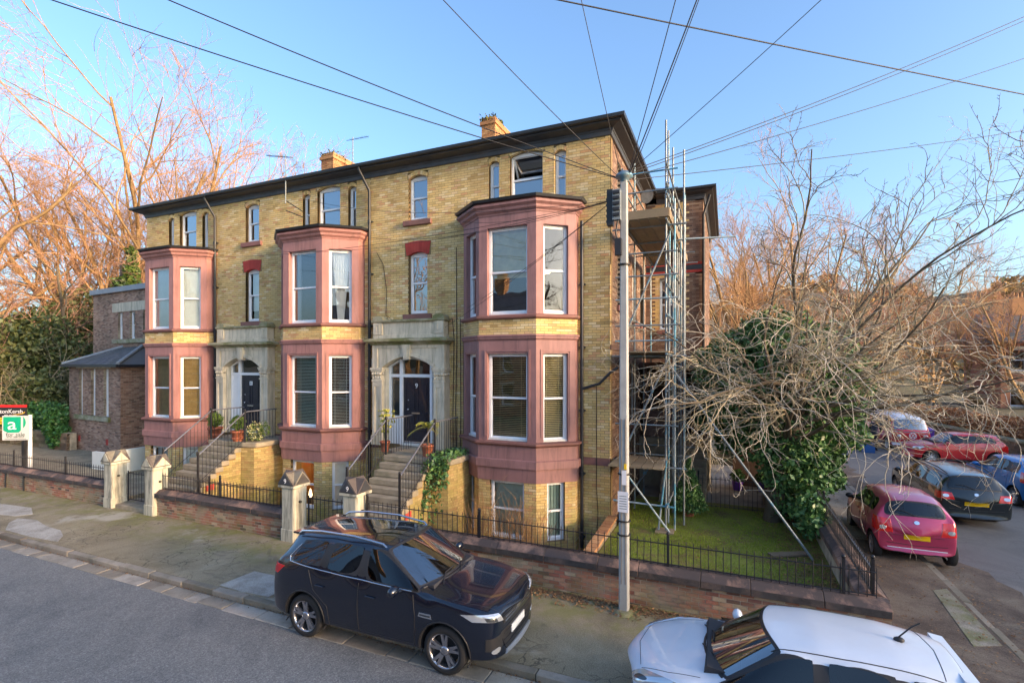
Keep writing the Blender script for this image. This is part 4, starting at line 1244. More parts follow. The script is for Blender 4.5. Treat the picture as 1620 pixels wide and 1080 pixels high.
# ------------------------------------------------------------------ annexe on the left
AR = math.radians(-5.0)
ann = root('annexe', (-27.6, 15.0, .12), 'brown brick annexe left of the terrace, flat roofed upper floor over a slate lean-to', 'building')
A0 = T(-27.0, 14.85, 0) @ RZ(AR)      # local x negative to the left, front plane y = 0
def annexe():
    wh = [(-4.25, -3.85, 1.95, 4.35), (-2.95, -2.5, 1.95, 4.35), (-1.65, -1.15, 1.95, 4.35)]
    L = 5.35; e = 4.55
    gz = 0.0
    mb = WB(); wall_back(mb, -L, 0, gz, e, wh, .28, A0); mb.build('mortar', MT['rmortar'], ann); mb = WB(); wall_back(mb, .0, 5.2, gz, e, [], .28, A0 @ Matrix(((0, -1, 0, 0), (1, 0, 0, 0), (0, 0, 1, 0), (0, 0, 0, 1))))
    mb.build('mortar', MT['rmortar'], ann)
    bricks_obj(brick_list(-L, 0, gz, e, wh), MT['ebrick'], ann, A0)
    SMx = A0 @ Matrix(((0, -1, 0, 0), (1, 0, 0, 0), (0, 0, 1, 0), (0, 0, 0, 1)))
    bricks_obj(brick_list(0, 5.2, gz, e, []), MT['ebrick'], ann, SMx)
    for (a, b, c, d) in wh:
        window(ann, A0 @ T((a + b) / 2, .12, c), b - a, d - c, 0, ('r', 'bl_white', 0), 'glassdim', .5)
    WB(A0).box(-4.55, -.95, -.02, .1, 4.35, e).build('lintel', MT['stone'], ann)
    WB(A0).box(-4.6, -.95, -.10, .1, 1.72, 1.95).build('sill', MT['stonemoss'], ann)
    for x in (-4.2, -1.3): WB(A0).box(x - .11, x + .11, -.012, .1, .55, .85).build('air_brick', MT['redpaint'], ann)
    # lean-to slate roof in courses, hipped at both ends
    ov = .22; z0 = e; rise = .95; run = 1.75
    zt = z0 + rise
    ncr = 9
    for i in range(ncr):
        t0, t1 = i / ncr, (i + 1) / ncr
        ya, yb = -ov + (run + ov) * t0, -ov + (run + ov) * t1
        za, zb = z0 + rise * t0, z0 + rise * t1
        xl0, xl1 = -L - ov + 1.9 * t0, -L - ov + 1.9 * t1
        xr0, xr1 = ov - 1.9 * t0, ov - 1.9 * t1
        n = 22
        for k in range(n):
            u0, u1 = k / n, (k + 1) / n
            a = xl0 + (xr0 - xl0) * u0 + .006; b = xl0 + (xr0 - xl0) * u1 - .006
            c = xl1 + (xr1 - xl1) * u1 - .006; d = xl1 + (xr1 - xl1) * u0 + .006
            j = RNG.uniform(0, .006)
            mb = WB(A0); mb.add([(a, ya, za + .025 + j), (b, ya, za + .025 + j), (c, yb, zb + .01), (d, yb, zb + .01), (a, ya, za), (b, ya, za)], [(0, 1, 2, 3), (4, 5, 1, 0)])
            mb.build('slate', MT['slate'], ann)
    mb = WB(A0)
    mb.add([(ov, -ov, z0), (ov, 5.3, z0), (ov - 1.9, 5.3, zt), (ov - 1.9, run, zt)], [(0, 1, 2, 3)])
    mb.add([(-L - ov, -ov, z0), (-L - ov, 5.3, z0), (-L - ov + 1.9, 5.3, zt), (-L - ov + 1.9, run, zt)], [(3, 2, 1, 0)])
    mb.build('side_roof', MT['slate'], ann)
    mb = WB(A0); mb.tube([(ov, -ov, z0 + .05), (ov - 1.9, run, zt + .05)], .09, 6); mb.tube([(-L - ov, -ov, z0 + .05), (-L - ov + 1.9, run, zt + .05)], .07, 6)
    mb.build('hip_flashing', MT['lead'], ann)
    mb = WB(A0); mb.box(-L - ov - .05, ov + .05, -ov - .10, -ov + .01, z0 - .12, z0 + .01); mb.box(ov - .01, ov + .10, -ov, 5.0, z0 - .12, z0 + .01); mb.build('gutter', MT['gutter'], ann)
    # upper block, further back
    B = A0 @ T(0, run, 0)
    xl = -7.05; ht = 8.55
    h2 = [(-4.25, -3.75, 5.95, 7.45), (-3.0, -2.45, 5.95, 7.45), (-1.65, -1.05, 5.95, 7.45)]
    mb = WB(); wall_back(mb, xl, 2.9, gz, ht, h2, .28, B); mb.build('mortar', MT['rmortar'], ann)
    bricks_obj(brick_list(xl, 2.9, gz, ht, h2), MT['ebrick'], ann, B)
    LM = B @ T(xl, 0, 0) @ Matrix(((0, 1, 0, 0), (-1, 0, 0, 0), (0, 0, 1, 0), (0, 0, 0, 1)))
    WB(B).box(xl, xl + .28, .28, 6, gz, ht).build('side_wall', MT['ebrick'], ann)
    for (a, b, c, d) in h2:
        window(ann, B @ T((a + b) / 2, .12, c), b - a, d - c, 0, ('r', 'bl_white', .1), 'glassdim', .5)
    WB(B).box(-4.8, .6, -.03, .1, 7.45, 7.95).build('lintel', MT['stone'], ann)
    WB(B).box(-4.7, .4, -.10, .1, 5.72, 5.93).build('sill', MT['stonemoss'], ann)
    mb = WB(B); mb.box(xl - .12, 2.9, -.14, 6, ht, ht + .28); mb.build('roof_edge', MT['lead'], ann)
    # pipe run on the ground
    mb = WB(A0); mb.tube([(-L - .6, -.25, .14), (-L, -.30, .08), (-1.6, -.35, .06), (-.2, -.9, .05)], .06, 8); mb.build('pipe', MT['gutter'], ann)
annexe()
# low white rendered wall between the annexe and the bay
o = WB().box(-24.9, -22.6, 12.6, 12.75, .0, .85).box(-22.95, -22.80, 12.75, 13.6, .0, 1.05).build('garden_wall', MT['board'])
tag(o, 'low white painted wall beside the leftmost bay', 'wall')
# stone garden wall with a hedge on it, far left
gw = root('stone_wall', (-36, 14.7, .1), 'old mossy stone garden wall on the far left under a hedge', 'wall')
lst = brick_list(-50, -31.2, .0, 1.0, [], .42, .17)
mb = WB(); wall_back(mb, -50, -31.2, 0, 1.0, [], .4, T(0, 14.7, 0)); mb.build('mortar', MT['rmortar'], gw)
MT['rubble'] = pieces_mat('rubble_stone', [(0, (.12, .08, .05)), (.5, (.25, .15, .09)), (1, (.34, .24, .15))], stain=(.13, .14, .03), stain_amt=.9)
bricks_obj(lst, MT['rubble'], gw, T(0, 14.7, 0), proud=.03, singles=60, key=dist_cam, name='stone')

# ------------------------------------------------------------------ boundary walls, copings, railings, piers
def boundary_wall(name, x0, x1, label, y=WALL_Y, z1=.66, group=None, singles=0, axis='x', bl=.225):
    R = root(name, ((x0 + x1) / 2, y, PV) if axis == 'x' else (y, (x0 + x1) / 2, PV), label, 'wall', group)
    if axis == 'x': M = T(0, y, 0)
    else: M = Matrix(((0, -1, 0, y), (1, 0, 0, 0), (0, 0, 1, 0), (0, 0, 0, 1)))      # faces +X
    mb = WB(); wall_back(mb, x0, x1, -.6, z1, [], .30, M); mb.build('mortar', MT['rmortar'], R)
    bricks_obj(brick_list(x0, x1, PV - .05, z1, [], bl, .078, .015), MT['rbrick'], R, M, proud=.010, singles=singles, key=dist_cam)
    # coping stones, chamfered, each a piece
    x = x0
    r = random.Random(int(abs(x0) * 10))
    while x < x1 - .05:
        L = min(r.uniform(.75, 1.1), x1 - x)
        if x1 - x - L < .3: L = x1 - x
        mb = WB(M @ T(0, 0, r.uniform(-.006, .006)) )
        mb.prism([(-.07, z1 + .115), (.06, z1 + .20), (.24, z1 + .20), (.36, z1 + .12), (.36, z1 - .01), (-.07, z1 - .01)], x + .004, x + L - .004, 'x')
        mb.box(x + .005, x + L - .005, -.085, -.071, z1 - .005, z1 + .118, 1)
        mb.build('coping_stone', [MT['coping'], MT['soot']], R, bevel=.006)
        x += L
    return R
bw1 = boundary_wall('boundary_wall', -34, -17.98, 'red brick front wall left of the double gate piers, under the railing by the for sale sign', group=None, singles=120)
bw2 = boundary_wall('boundary_wall', -15.5, -10.44, 'short weathered brick front wall between the second and third gate piers', singles=180)
bw3 = boundary_wall('boundary_wall', -8.0, 2.36, 'long patchy brick front wall with sooty sandstone coping behind the parked cars', singles=290)
bw4 = boundary_wall('boundary_wall', WALL_Y + .36, 26, 'mossy side street wall of the garden under black railings', y=2.34, axis='y', singles=60)
# little pier joints on the left wall
WB().box(-24.1, -24.02, WALL_Y - .03, WALL_Y, .1, .62).box(-22.85, -22.78, WALL_Y - .04, WALL_Y, .1, .72).build('joint_strip', MT['gutter'], bw1)

def railing(x0, x1, label, y=WALL_Y + .15, z0=.86, h=.47, sp=.125, axis='x', posts=(), tips=True, rail_mat='iron', low_rail=True):
    R = root('railing', ((x0 + x1) / 2, y, z0) if axis == 'x' else (y, (x0 + x1) / 2, z0), label, 'railing')
    P = (lambda u, v, z: (u, v, z)) if axis == 'x' else (lambda u, v, z: (v, u, z))
    def bx(mb, u0, u1, v0, v1, a, b):
        p, q = P(u0, v0, a), P(u1, v1, b)
        mb.box(min(p[0], q[0]), max(p[0], q[0]), min(p[1], q[1]), max(p[1], q[1]), a, b)
    mb = WB(); bx(mb, x0, x1, y - .018, y + .018, z0 + h - .10, z0 + h - .088); mb.build('top_rail', MT[rail_mat], R)
    if low_rail:
        mb = WB(); bx(mb, x0, x1, y - .018, y + .018, z0 + .035, z0 + .047); mb.build('bottom_rail', MT['iron'], R)
    um = MB().tube([(0, 0, 0), (0, 0, h - .04), (0, 0, h)], [.0085, .0085, .001 if tips else .008], 5).mesh('baluster', MT['iron'])
    n = int((x1 - x0) / sp)
    for i in range(n + 1):
        u = x0 + (x1 - x0) * i / n
        p = P(u + RNG.uniform(-.004, .004), y, z0)
        o = inst('baluster', um, R, (p[0] - R.location.x, p[1] - R.location.y, 0))
        o.rotation_euler = (RNG.uniform(-.012, .012), RNG.uniform(-.012, .012), 0)
    for u in posts:
        mb = WB(); bx(mb, u - .022, u + .022, y - .022, y + .022, z0 - .05, z0 + h + .07)
        c = P(u, y, z0 + h + .10); mb.sphere(c, .035, 8, 6); mb.build('post', MT['iron'], R)
    return R
railing(-34, -17.98, 'long low iron railing on the left wall behind the for sale sign', posts=[-31, -27.4, -23.9, -20.6])
railing(-15.48, -10.46, 'low iron railing between the second and third gate piers', posts=[-13.0], h=.50)
railing(-7.95, 2.2, 'long iron railing behind the dark estate car and the concrete pole', posts=[-7.9, -4.9, -1.0, 1.75], h=.50)
railing(WALL_Y + .25, 17.5, 'iron railing with worn top rail along the side street', y=2.17, axis='y', posts=[WALL_Y + .25, 14.2], rail_mat='rail', h=.52)
railing(-.8, 1.95, 'inner iron railing across the far end of the mossy lawn', y=16.4, z0=.25, h=.95, posts=[-.8])
# gates
def gate(x0, x1, label):
    R = root('gate', ((x0 + x1) / 2, WALL_Y + .5, .2), label, 'gate')
    y = WALL_Y + .34
    mb = WB(); mb.box(x0, x1, y - .012, y + .012, 1.12, 1.145); mb.box(x0, x1, y - .012, y + .012, .30, .325)
    mb.box(x0, x0 + .03, y - .015, y + .015, .22, 1.2); mb.box(x1 - .03, x1, y - .015, y + .015, .22, 1.2); mb.build('gate_frame', MT['iron'], R)
    n = int((x1 - x0) / .13)
    for i in range(1, n):
        u = x0 + (x1 - x0) * i / n
        WB().tube([(u, y, .30), (u, y, 1.2)], .008, 5).build('baluster', MT['iron'], R)
gate(-17.5, -15.98, 'low iron gate between the two left gate piers')
gate(-9.95, -8.45, 'low iron gate between the piers marked 9')

def pier(x, label, num=None, group=None):
    R = root('gate_pier', (x, WALL_Y + .12, PV), label, 'gate pier', group)
    y = WALL_Y + .12; w = .225
    mb = WB(); 
    c = .04
    sh = [(-w + c, -w), (w - c, -w), (w, -w + c), (w, w - c), (w - c, w), (-w + c, w), (-w, w - c), (-w, -w + c)]
    mb.prism([(x + a, y + b) for a, b in sh], PV - .1, 1.46, 'z')
    mb.prism([(x + a * 1.08, y + b * 1.08) for a, b in sh], PV - .1, .42, 'z')
    mb.build('pier_shaft', MT['pier'], R, bevel=.01)
    mb = WB(); mb.box(x - w - .05, x + w + .05, y - w - .05, y + w + .05, 1.46, 1.54)
    mb.build('pier_band', MT['pier'], R, bevel=.015)
    # four gabled cap: two crossing ridges
    mb = WB(); e = w + .05
    tri = [(-e, 1.54), (e, 1.54), (0, 1.87)]
    mb.prism([(x + a, b) for a, b in tri], y - e - .01, y + e + .01, 'y')
    mb.prism([(y + a * .995, b) for a, b in [(-e, 1.541), (e, 1.541), (0, 1.868)]], x - e - .012, x + e + .012, 'x')
    mb.build('pier_cap', MT['piercap'], R, bevel=.008)
    # pale gable faces carry the number
    f = WB()
    f.prism([(x - e + .06, 1.565), (x + e - .06, 1.565), (x, 1.82)], y - e - .02, y - e - .011, 'y')
    f.prism([(y - e + .06, 1.565), (y + e - .06, 1.565), (y, 1.82)], x + e + .013, x + e + .024, 'x')
    f.build('gablet', MT['cornice'] if num else MT['pier'], R)
    if num: text('pier_number', num, .17, T(x, y - e - .022, 1.64) @ UP, MT['white'], R, .003).location -= R.location
    mb = WB(); mb.tube([(x + w - .02, y - .05, 1.1), (x + w + .06, y - .05, 1.1)], .03, 6); mb.build('hinge_pin', MT['iron'], R)
pier(-17.75, 'leftmost stone gate pier, pale with a green mossy gabled cap')
pier(-15.73, 'second stone gate pier from the left, beside the short brick wall')
pier(-10.2, 'streaked stone gate pier with a faint number, behind the dark car\'s left end', '9')
pier(-8.22, 'stone gate pier with the clear white number 9 on its dark cap', '9')
WB()
st = WB().box(-17.5, -15.95, WALL_Y - .03, WALL_Y + .35, -.1, .24).build('gate_step', MT['step'], bevel=.02); tag(st, 'worn stone step between the two left gate piers', 'step')
st = WB().box(-9.98, -8.43, WALL_Y - .03, WALL_Y + .35, -.1, .24).build('gate_step', MT['step'], bevel=.02); tag(st, 'stone step at the gate of number 9', 'step')

# ------------------------------------------------------------------ front steps
def front_steps(cx, label, ivy):
    R = root('front_steps', (cx, 11.4, .2), label, 'steps')
    x0, x1 = cx - .80, cx + .78
    yl = 11.85; n = 9; run = .225; zl = 1.96; rise = (zl - LV) / (n + 1)
    # landing slab with a flagged edge, wider to the right
    WB().prism([(x0 - .05, yl), (x1 + .05, yl), (x1 + .55, yl + .12), (x1 + .62, yl + .5), (x1 + .62, FY - .1), (cx - 1.35, FY - .1), (cx - 1.35, yl + .9), (x0 - .05, yl + .5)], zl - .16, zl - .0, 'z').build('landing', MT['step'], R, bevel=.02)
    for i in range(n):
        y1 = yl - i * run; z = zl - (i + 1) * rise
        WB().box(x0, x1 + (.02 if i % 2 else 0), y1 - run - .025, y1 + .02, z - .15, z).build('step', MT['step'], R, bevel=.012)
    mb = WB(); back = []
    for i in range(n + 1):
        y1 = yl - i * run; z = zl - .15 - i * rise
        ya = yl - (i - 1) * run if i else FY
    # brick cheeks: stepped, right and left
    def cheek(xp, sgn):
        M = Matrix(((0, -1, 0, xp), (1, 0, 0, 0), (0, 0, 1, 0), (0, 0, 0, 1)))
        hol = []
        for i in range(n + 1):
            ya = yl - (i + 1) * run; yb = yl - i * run
            hol.append((ya - .001, yb + (0 if i else 0), zl - .16 - (i + 1) * rise, 9))
        hol.append((-9, yl - (n + 1) * run, -9, 9))
        lst = brick_list(9.7, FY, -.6, zl - .17, hol)
        bb = WB(); wall_back(bb, 9.7, FY, -.6, zl - .17, hol, .2, M); bb.build('mortar', MT['ymortar'], R)
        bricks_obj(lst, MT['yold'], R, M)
    cheek(x1 - .02, 1)
    # swelling of the cheek under the landing
    path = [(x1, yl + .0), (x1 + .45, yl + .12), (x1 + .55, yl + .5), (x1 + .55, FY)]
    bb = WB()
    bb.prism([(x1 - .3, yl + .02)] + path + [(x1 - .3, FY)], -.6, zl - .17, 'z'); bb.build('mortar', MT['ymortar'], R)
    for p, q in zip(path, path[1:]):
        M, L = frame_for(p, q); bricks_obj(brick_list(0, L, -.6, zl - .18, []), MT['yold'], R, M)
    bb = WB(); bb.box(x0 + .02, x1 - .2, 10.0, FY - .1, -.6, .1)
    for i in range(n): bb.box(x0 + .03, x1 - .1, yl - (i + 1) * run, FY - .1 - i * .001, -.6, zl - (i + 1) * rise - .14)
    bb.build('step_core', MT['step'], R)
    WB().box(x1 - .02, x1 + .012, 10.62, 10.88, .62, .80).build('air_brick', MT['redpaint'], R)
    # low kerb wall of the sunken yard in front
    WB().box(x1 + .0, x1 + 2.6, 10.05, 10.2, -.6, .28).build('retaining_wall', MT['rbrick'], R)
    return R
fs9 = front_steps(-8.28, 'stone front steps up to door number 9 with ivy hanging over their right side', True)
fs8 = front_steps(-15.72, 'stone front steps up to door number 8 with two potted box shrubs', False)

def handrails(cx, label, side):
    """sloped hand rail with balusters from the foot newel up to the landing"""
    R = root('stair_railing', (cx, 10.6, .3), label, 'handrail')
    yl, zl = 11.85, 1.96; n = 9; run = .225; rise = (zl - LV) / (n + 1)
    f = lambda y: zl - (yl - y) / run * rise if y < yl else zl
    y0, y1 = 10.35, 11.95
    pts = [(cx, 10.0, f(10.0) + .82), (cx, y0, f(y0) + .98), (cx, y1, f(y1) + 1.0), (cx, y1 + .12, zl + 1.02), (cx, FY - .4, zl + 1.02)]
    WB().tube(pts[1:], .022, 8).build('handrail', MT['rail'], R)
    for y in (y0 - .02, y1):
        mb = WB(); mb.box(cx - .024, cx + .024, y - .024, y + .024, f(y) - .15, f(y) + 1.05); mb.sphere((cx, y, f(y) + 1.08), .038, 8, 6); mb.build('newel', MT['iron'], R)
    y = y0 + .12
    while y < y1:
        WB().tube([(cx, y, f(y) + .0), (cx, y, f(y) + .99)], .008, 5).build('baluster', MT['iron'], R); y += .125
    y = y1 + .13
    while y < FY - .4:
        WB().tube([(cx, y, zl), (cx, y, zl + 1.02)], .008, 5).build('baluster', MT['iron'], R); y += .125
    WB().tube([(cx, y0, f(y0) + .14), (cx, y1, f(y1) + .1)], .010, 6).build('lower_rail', MT['iron'], R)
for cx, w in ((-8.28, 'of number 9'), (-15.72, 'of number 8')):
    handrails(cx - .83, ('left' if '9' in w else 'left hand') + ' iron stair railing up the steps ' + w + (' beside the middle pink bay' if '9' in w else ' beside the leftmost bay'), -1)
    handrails(cx + .82, ('right' if '9' in w else 'right hand') + ' iron stair railing up the steps ' + w + (' by the ivy' if '9' in w else ' by a potted shrub'), 1)
# guard rails of the sunken yards beside the steps
railing(-14.85, -12.0, 'black guard railing round the sunken yard beside the steps of number 8', y=10.2, z0=.28, h=.85, posts=[-14.2])
# sloping brick kerb between the yard of number 9 and the lawn
kb = root('retaining_wall', (-2.85, 11.6, 0), 'small orange topped brick retaining wall between the sunken yard and the lawn', 'wall')
mb = WB(); mb.prism([(10.1, -.6), (13.6, -.6), (13.6, .42), (10.1, .30)], -2.95, -2.74, 'x'); mb.build('wall', MT['rbrick'], kb)
for i in range(15):
    y = 10.1 + i * .233
    WB().box(-2.97, -2.72, y + .006, y + .228, .30 + .12 * i / 15, .37 + .12 * i / 15).build('brick', MT['redcope'] if 'redcope' in MT else MT['cbrick'], kb)

# ------------------------------------------------------------------ sale boards
MT['sg_green'] = flat_mat('sign_green', (.005, .36, .20), .4, var=.02, bs=0)
MT['sg_grey'] = flat_mat('sign_grey', (.06, .11, .10), .5, var=.02, bs=0)
MT['sg_red'] = flat_mat('sign_red', (.60, .02, .02), .4, var=.02, bs=0)
MT['sg_yel'] = flat_mat('sign_yellow', (.85, .55, .02), .4, var=.02, bs=0)
S1 = root('sale_board', (-23.8, 10.0, .7), 'white and green for sale board on a white post behind the left railing', 'sign')
def on_board(M): return M
SB = T(-23.78, 10.0, 0) @ RZ(math.radians(28))
# the board
WB(SB).box(-.86, .06, -.03, .0, 1.78, 2.68).build('board', flat_mat('sign_board_white', (.55, .56, .56), .5, var=.02, bs=0), S1)
WB(SB).box(-.0, .085, .0, .07, .5, 2.7).build('post', MT['white'], S1)
WB(SB).prism([(-.82, 2.14), (-.66, 2.06), (-.30, 2.06), (-.22, 2.14), (-.22, 2.64), (-.82, 2.64)], -.036, -.030, 'y').build('logo', MT['sg_green'], S1)
WB(SB).prism([(-.14, 2.22), (-.07, 2.32), (-.05, 2.42), (-.07, 2.54), (-.14, 2.64)], -.036, -.030, 'y').build('logo', MT['sg_green'], S1)
def btext(s, size, x, z, mat, sx=1.0, par=None):
    t = text('lettering', s, size, SB @ T(x, -.038, z) @ UP, mat, par or S1, .002, sx=sx); t.location -= (par or S1).location
btext('a', .62, -.52, 2.36, MT['white'], 1.25)
btext('for sale', .19, -.40, 1.985, MT['sg_grey'], 1.15)
btext('0151 500 2323', .085, -.40, 1.89, MT['sg_grey'], 1.15)
WB(SB).box(-.78, -.05, -.033, -.030, 1.81, 1.825).build('rule', MT['sg_grey'], S1)
S2 = root('sale_board', (-25.2, 10.45, .7), 'black, red and yellow auction board behind the white for sale board', 'sign')
SC2 = T(-25.15, 10.45, 0) @ RZ(math.radians(22))
WB(SC2).box(-1.5, .12, -.03, .0, 2.52, 2.92).build('board', MT['black'], S2)
WB(SC2).box(-1.5, .12, -.034, .0, 2.90, 3.0).build('board', MT['sg_red'], S2)
WB(SC2).box(-1.5, -.12, -.03, .0, 2.25, 2.50).build('board', MT['sg_yel'], S2)
WB(SC2).box(-.1, .02, .0, .09, .5, 2.95).build('post', MT['black'], S2)
def ct(s, size, x, z, mat, sx=1):
    t = text('lettering', s, size, SC2 @ T(x, -.036, z) @ UP, mat, S2, .002, sx=sx); t.location -= S2.location
ct('SuttonKersh', .22, -.62, 2.74, MT['white'], 1.1)
ct('AUCTION', .22, -.72, 2.375, MT['black'], 1.2)
ct('0151 207 6315', .08, -.5, 2.59, MT['white'])
WB(SC2).prism([(-.5, 2.62), (-.2, 2.61), (.02, 2.66), (.08, 2.74), (.04, 2.67), (-.2, 2.635)], -.037, -.031, 'y').build('logo', MT['sg_yel'], S2)

# ------------------------------------------------------------------ pole, cables
PX, PY = -1.72, 9.20
pole = root('utility_pole', (PX, PY, PV), 'tall concrete pole on the pavement with paper notices and a cable head', 'pole')
mb = WB()
def rect_tap(w0, w1, z0, z1, ch=.25):
    def ring(w, z):
        c = w * ch
        return [(PX + a, PY + b, z) for a, b in ((-w + c, -w), (w - c, -w), (w, -w + c), (w, w - c), (w - c, w), (-w + c, w), (-w, w - c), (-w, -w + c))]
    vs = ring(w0, z0) + ring(w1, z1)
    mb.add(vs, [(i, (i + 1) % 8, 8 + (i + 1) % 8, 8 + i) for i in range(8)] + [list(range(8, 16))])
rect_tap(.088, .060, PV - .1, 7.95)
for a in range(4):
    x = PX + (-.5 + a / 3) * .0
mb.build('shaft', MT['concrete'], pole)
gv = WB()
for s in (-1, 1): gv.box(PX + s * .036 - .007, PX + s * .036 + .007, PY - .0885, PY - .07, PV + .5, 3.6)
gv.build('groove', MT['gmortar'], pole)
gr = WB()
for z in (1.5, 1.75, 2.15, 2.6, 6.4): gr.lathe([(.125 - .005 * z / 2, z - .012), (.128 - .005 * z / 2, z), (.125 - .005 * z / 2, z + .012)], 12, 0, T(PX, PY, 0))
gr.build('strap', MT['cable'], pole)
WB().box(PX - .09, PX + .10, PY - .135, PY - .128, 1.93, 2.30).build('notice', MT['paper'], pole)
n2 = WB(); 
for i in range(6): n2.box(PX - .06, PX + .07, PY - .1375, PY - .1355, 1.99 + i * .045, 2.0 + i * .045)
n2.build('print', MT['sg_grey'], pole)
WB().box(PX - .02, PX + .06, PY - .128, PY - .12, 2.42, 2.68).build('notice', MT['paper'], pole)
WB().box(PX + .02, PX + .07, PY - .128, PY - .121, 2.70, 2.80).build('tag', MT['sg_yel'], pole)
hd = WB()
hd.lathe([(.02, 8.10), (.08, 8.09), (.15, 8.04), (.16, 7.99), (.09, 7.96), (.07, 7.90)], 14, 0, T(PX, PY, 0))
hd.build('cable_head', MT['galv'], pole)
bx = WB()
bx.box(PX - .17, PX - .03, PY - .22, PY - .1, 7.18, 7.72); 
bx.build('junction_box', MT['galv'], pole)
f = WB()
for i in range(5):
    z = 7.24 + i * .1; f.box(PX - .16, PX - .04, PY - .26, PY - .22, z, z + .05)
    for k in range(3): f.tube([(PX - .2 - .03 * k, PY - .1, z), (PX - .26 - .02 * k, PY - .12, z - .05), (PX - .28, PY - .1, z - .1)], .012, 5)
f.box(PX - .28, PX - .17, PY - .18, PY - .05, 7.1, 7.75)
f.build('cable_terminal', MT['black'], pole)
f = WB(); f.box(PX - .13, PX - .02, PY - .2, PY - .09, 6.55, 6.85); f.tube([(PX - .08, PY - .15, 7.2), (PX - .12, PY - .17, 6.95), (PX - .08, PY - .15, 6.8)], .015, 5); f.build('lower_box', MT['black'], pole)
b = WB().lathe([(.24, PV - .02), (.19, PV + .02), (.1, PV + .03)], 7, 0, T(PX, PY - .08, 0)).build('concrete_base', MT['yard'], pole)

def ray(px, py, d):
    t = (px - 810) / 793.0; c, s = math.cos(TH), math.sin(TH)
    return Vector((d * (t * c - s), d * (c + t * s), EYE - (py - 575) / 793.0 * d))
def ray_z(px, py, z):
    return ray(px, py, (EYE - z) * 793.0 / (py - 575))
def cable(name, a, b, sag, r, label, grp=None, n=24):
    a, b = Vector(a), Vector(b)
    pts = [a.lerp(b, i / n) - Vector((0, 0, 4 * sag * (i / n) * (1 - i / n))) for i in range(n + 1)]
    o = WB().tube(pts, r, 5).build(name, MT['cable']); tag(o, label, 'cable', grp)
    return o
head = Vector((PX, PY, 8.0))
def beyond(p, k): return head + (p - head) * k
CG = 'service cables fanning out from the concrete pole'
cable('overhead_cable', beyond(ray_z(108, -4, 9.6), 1.5), head + Vector((-.15, 0, 0)), .10, .009, 'leftmost overhead cable, from the top left corner of the sky to the pole', CG)
cable('overhead_cable', beyond(ray_z(295, -2, 9.8), 1.5), head + Vector((-.12, 0, 0)), .12, .009, 'second overhead cable from the left, passing in front of the right chimney', CG)
cable('overhead_cable', beyond(ray_z(710, -2, 10.0), 1.5), head + Vector((-.1, -.1, 0)), .08, .007, 'thin overhead cable crossing the cornice of the right house', CG)
cable('overhead_cable', beyond(ray_z(922, -2, 10.2), 1.5), head + Vector((-.05, -.1, .05)), .05, .006, 'thin steep cable meeting the roof corner of the right house', CG)
cable('overhead_cable', beyond(ray_z(1066, -2, 10.2), 1.5), head + Vector((.1, -.1, .02)), .05, .008, 'left one of the steep cable pair rising right of the roof corner', CG)
cable('overhead_cable', beyond(ray_z(1099, -2, 10.2), 1.5), head + Vector((.12, -.1, .02)), .05, .011, 'thick steep cable rising right of the roof corner', CG)
cable('overhead_cable', beyond(ray_z(1097, 6, 10.2), 1.5), head + Vector((.16, -.1, 0)), .07, .007, 'thin steep cable beside the thick one right of the roof corner', CG)
cable('overhead_cable', beyond(ray_z(1296, -2, 10.0), 1.5), head + Vector((.2, -.1, .1)), .05, .006, 'single cable rising to the right, above the scaffold tubes', CG)
rg = 'cables running right over the bare tree'
for i, (x, y, s) in enumerate(((1622, 13, .22), (1622, 18, .24), (1622, 80, .2), (1622, 197, .15))):
    cable('overhead_cable', head + Vector((.05, .05, .1 - .05 * i)), beyond(ray(x, y, 11 + i), 1.6), s, .0075,
          ['highest cable running right from the pole over the bare tree', 'cable just under the highest one running right from the pole', 'third cable down running right over the bare tree', 'lowest flat cable running right over the bare tree'][i], rg)
_a, _b = ray(880, -12, 8), ray(1640, 142, 11)
cable('overhead_cable', _a + (_a - _b) * .8, _b + (_b - _a) * 1.6, .16, .012, 'thick cable crossing the upper right sky without touching the pole')
# droppers to the houses
hg = 'slack service wires strung along the facades'
tg = [((732, 351), FY - 1.1, .16, 'slack wire from the pole to the mauve bay cornice'), ((585, 376), FY - .1, .3, 'slack wire from the pole to the middle downpipe'), ((447, 398), FY - 1.1, .3, 'slack wire from the pole to the middle bay'),
      ((233, 400), FY - 1.0, .5, 'long slack wire from the pole to the left bay'), ((480, 315), FY - .1, .35, 'slack wire from the pole to the aerial bracket'), ((700, 520), FY - .1, .1, 'wire falling from the pole to the doorcase of number 9'), ((735, 490), FY - .3, .08, 'wire falling from the pole across the mauve bay')]
c_, s_ = math.cos(TH), math.sin(TH)
for (p, Y, sg, lb) in tg:
    t = (p[0] - 810) / 793.0; d = Y / (c_ + t * s_)
    cable('service_wire', Vector((PX - .2, PY, 7.6)), ray(p[0], p[1], d), sg, .0055, lb, hg)
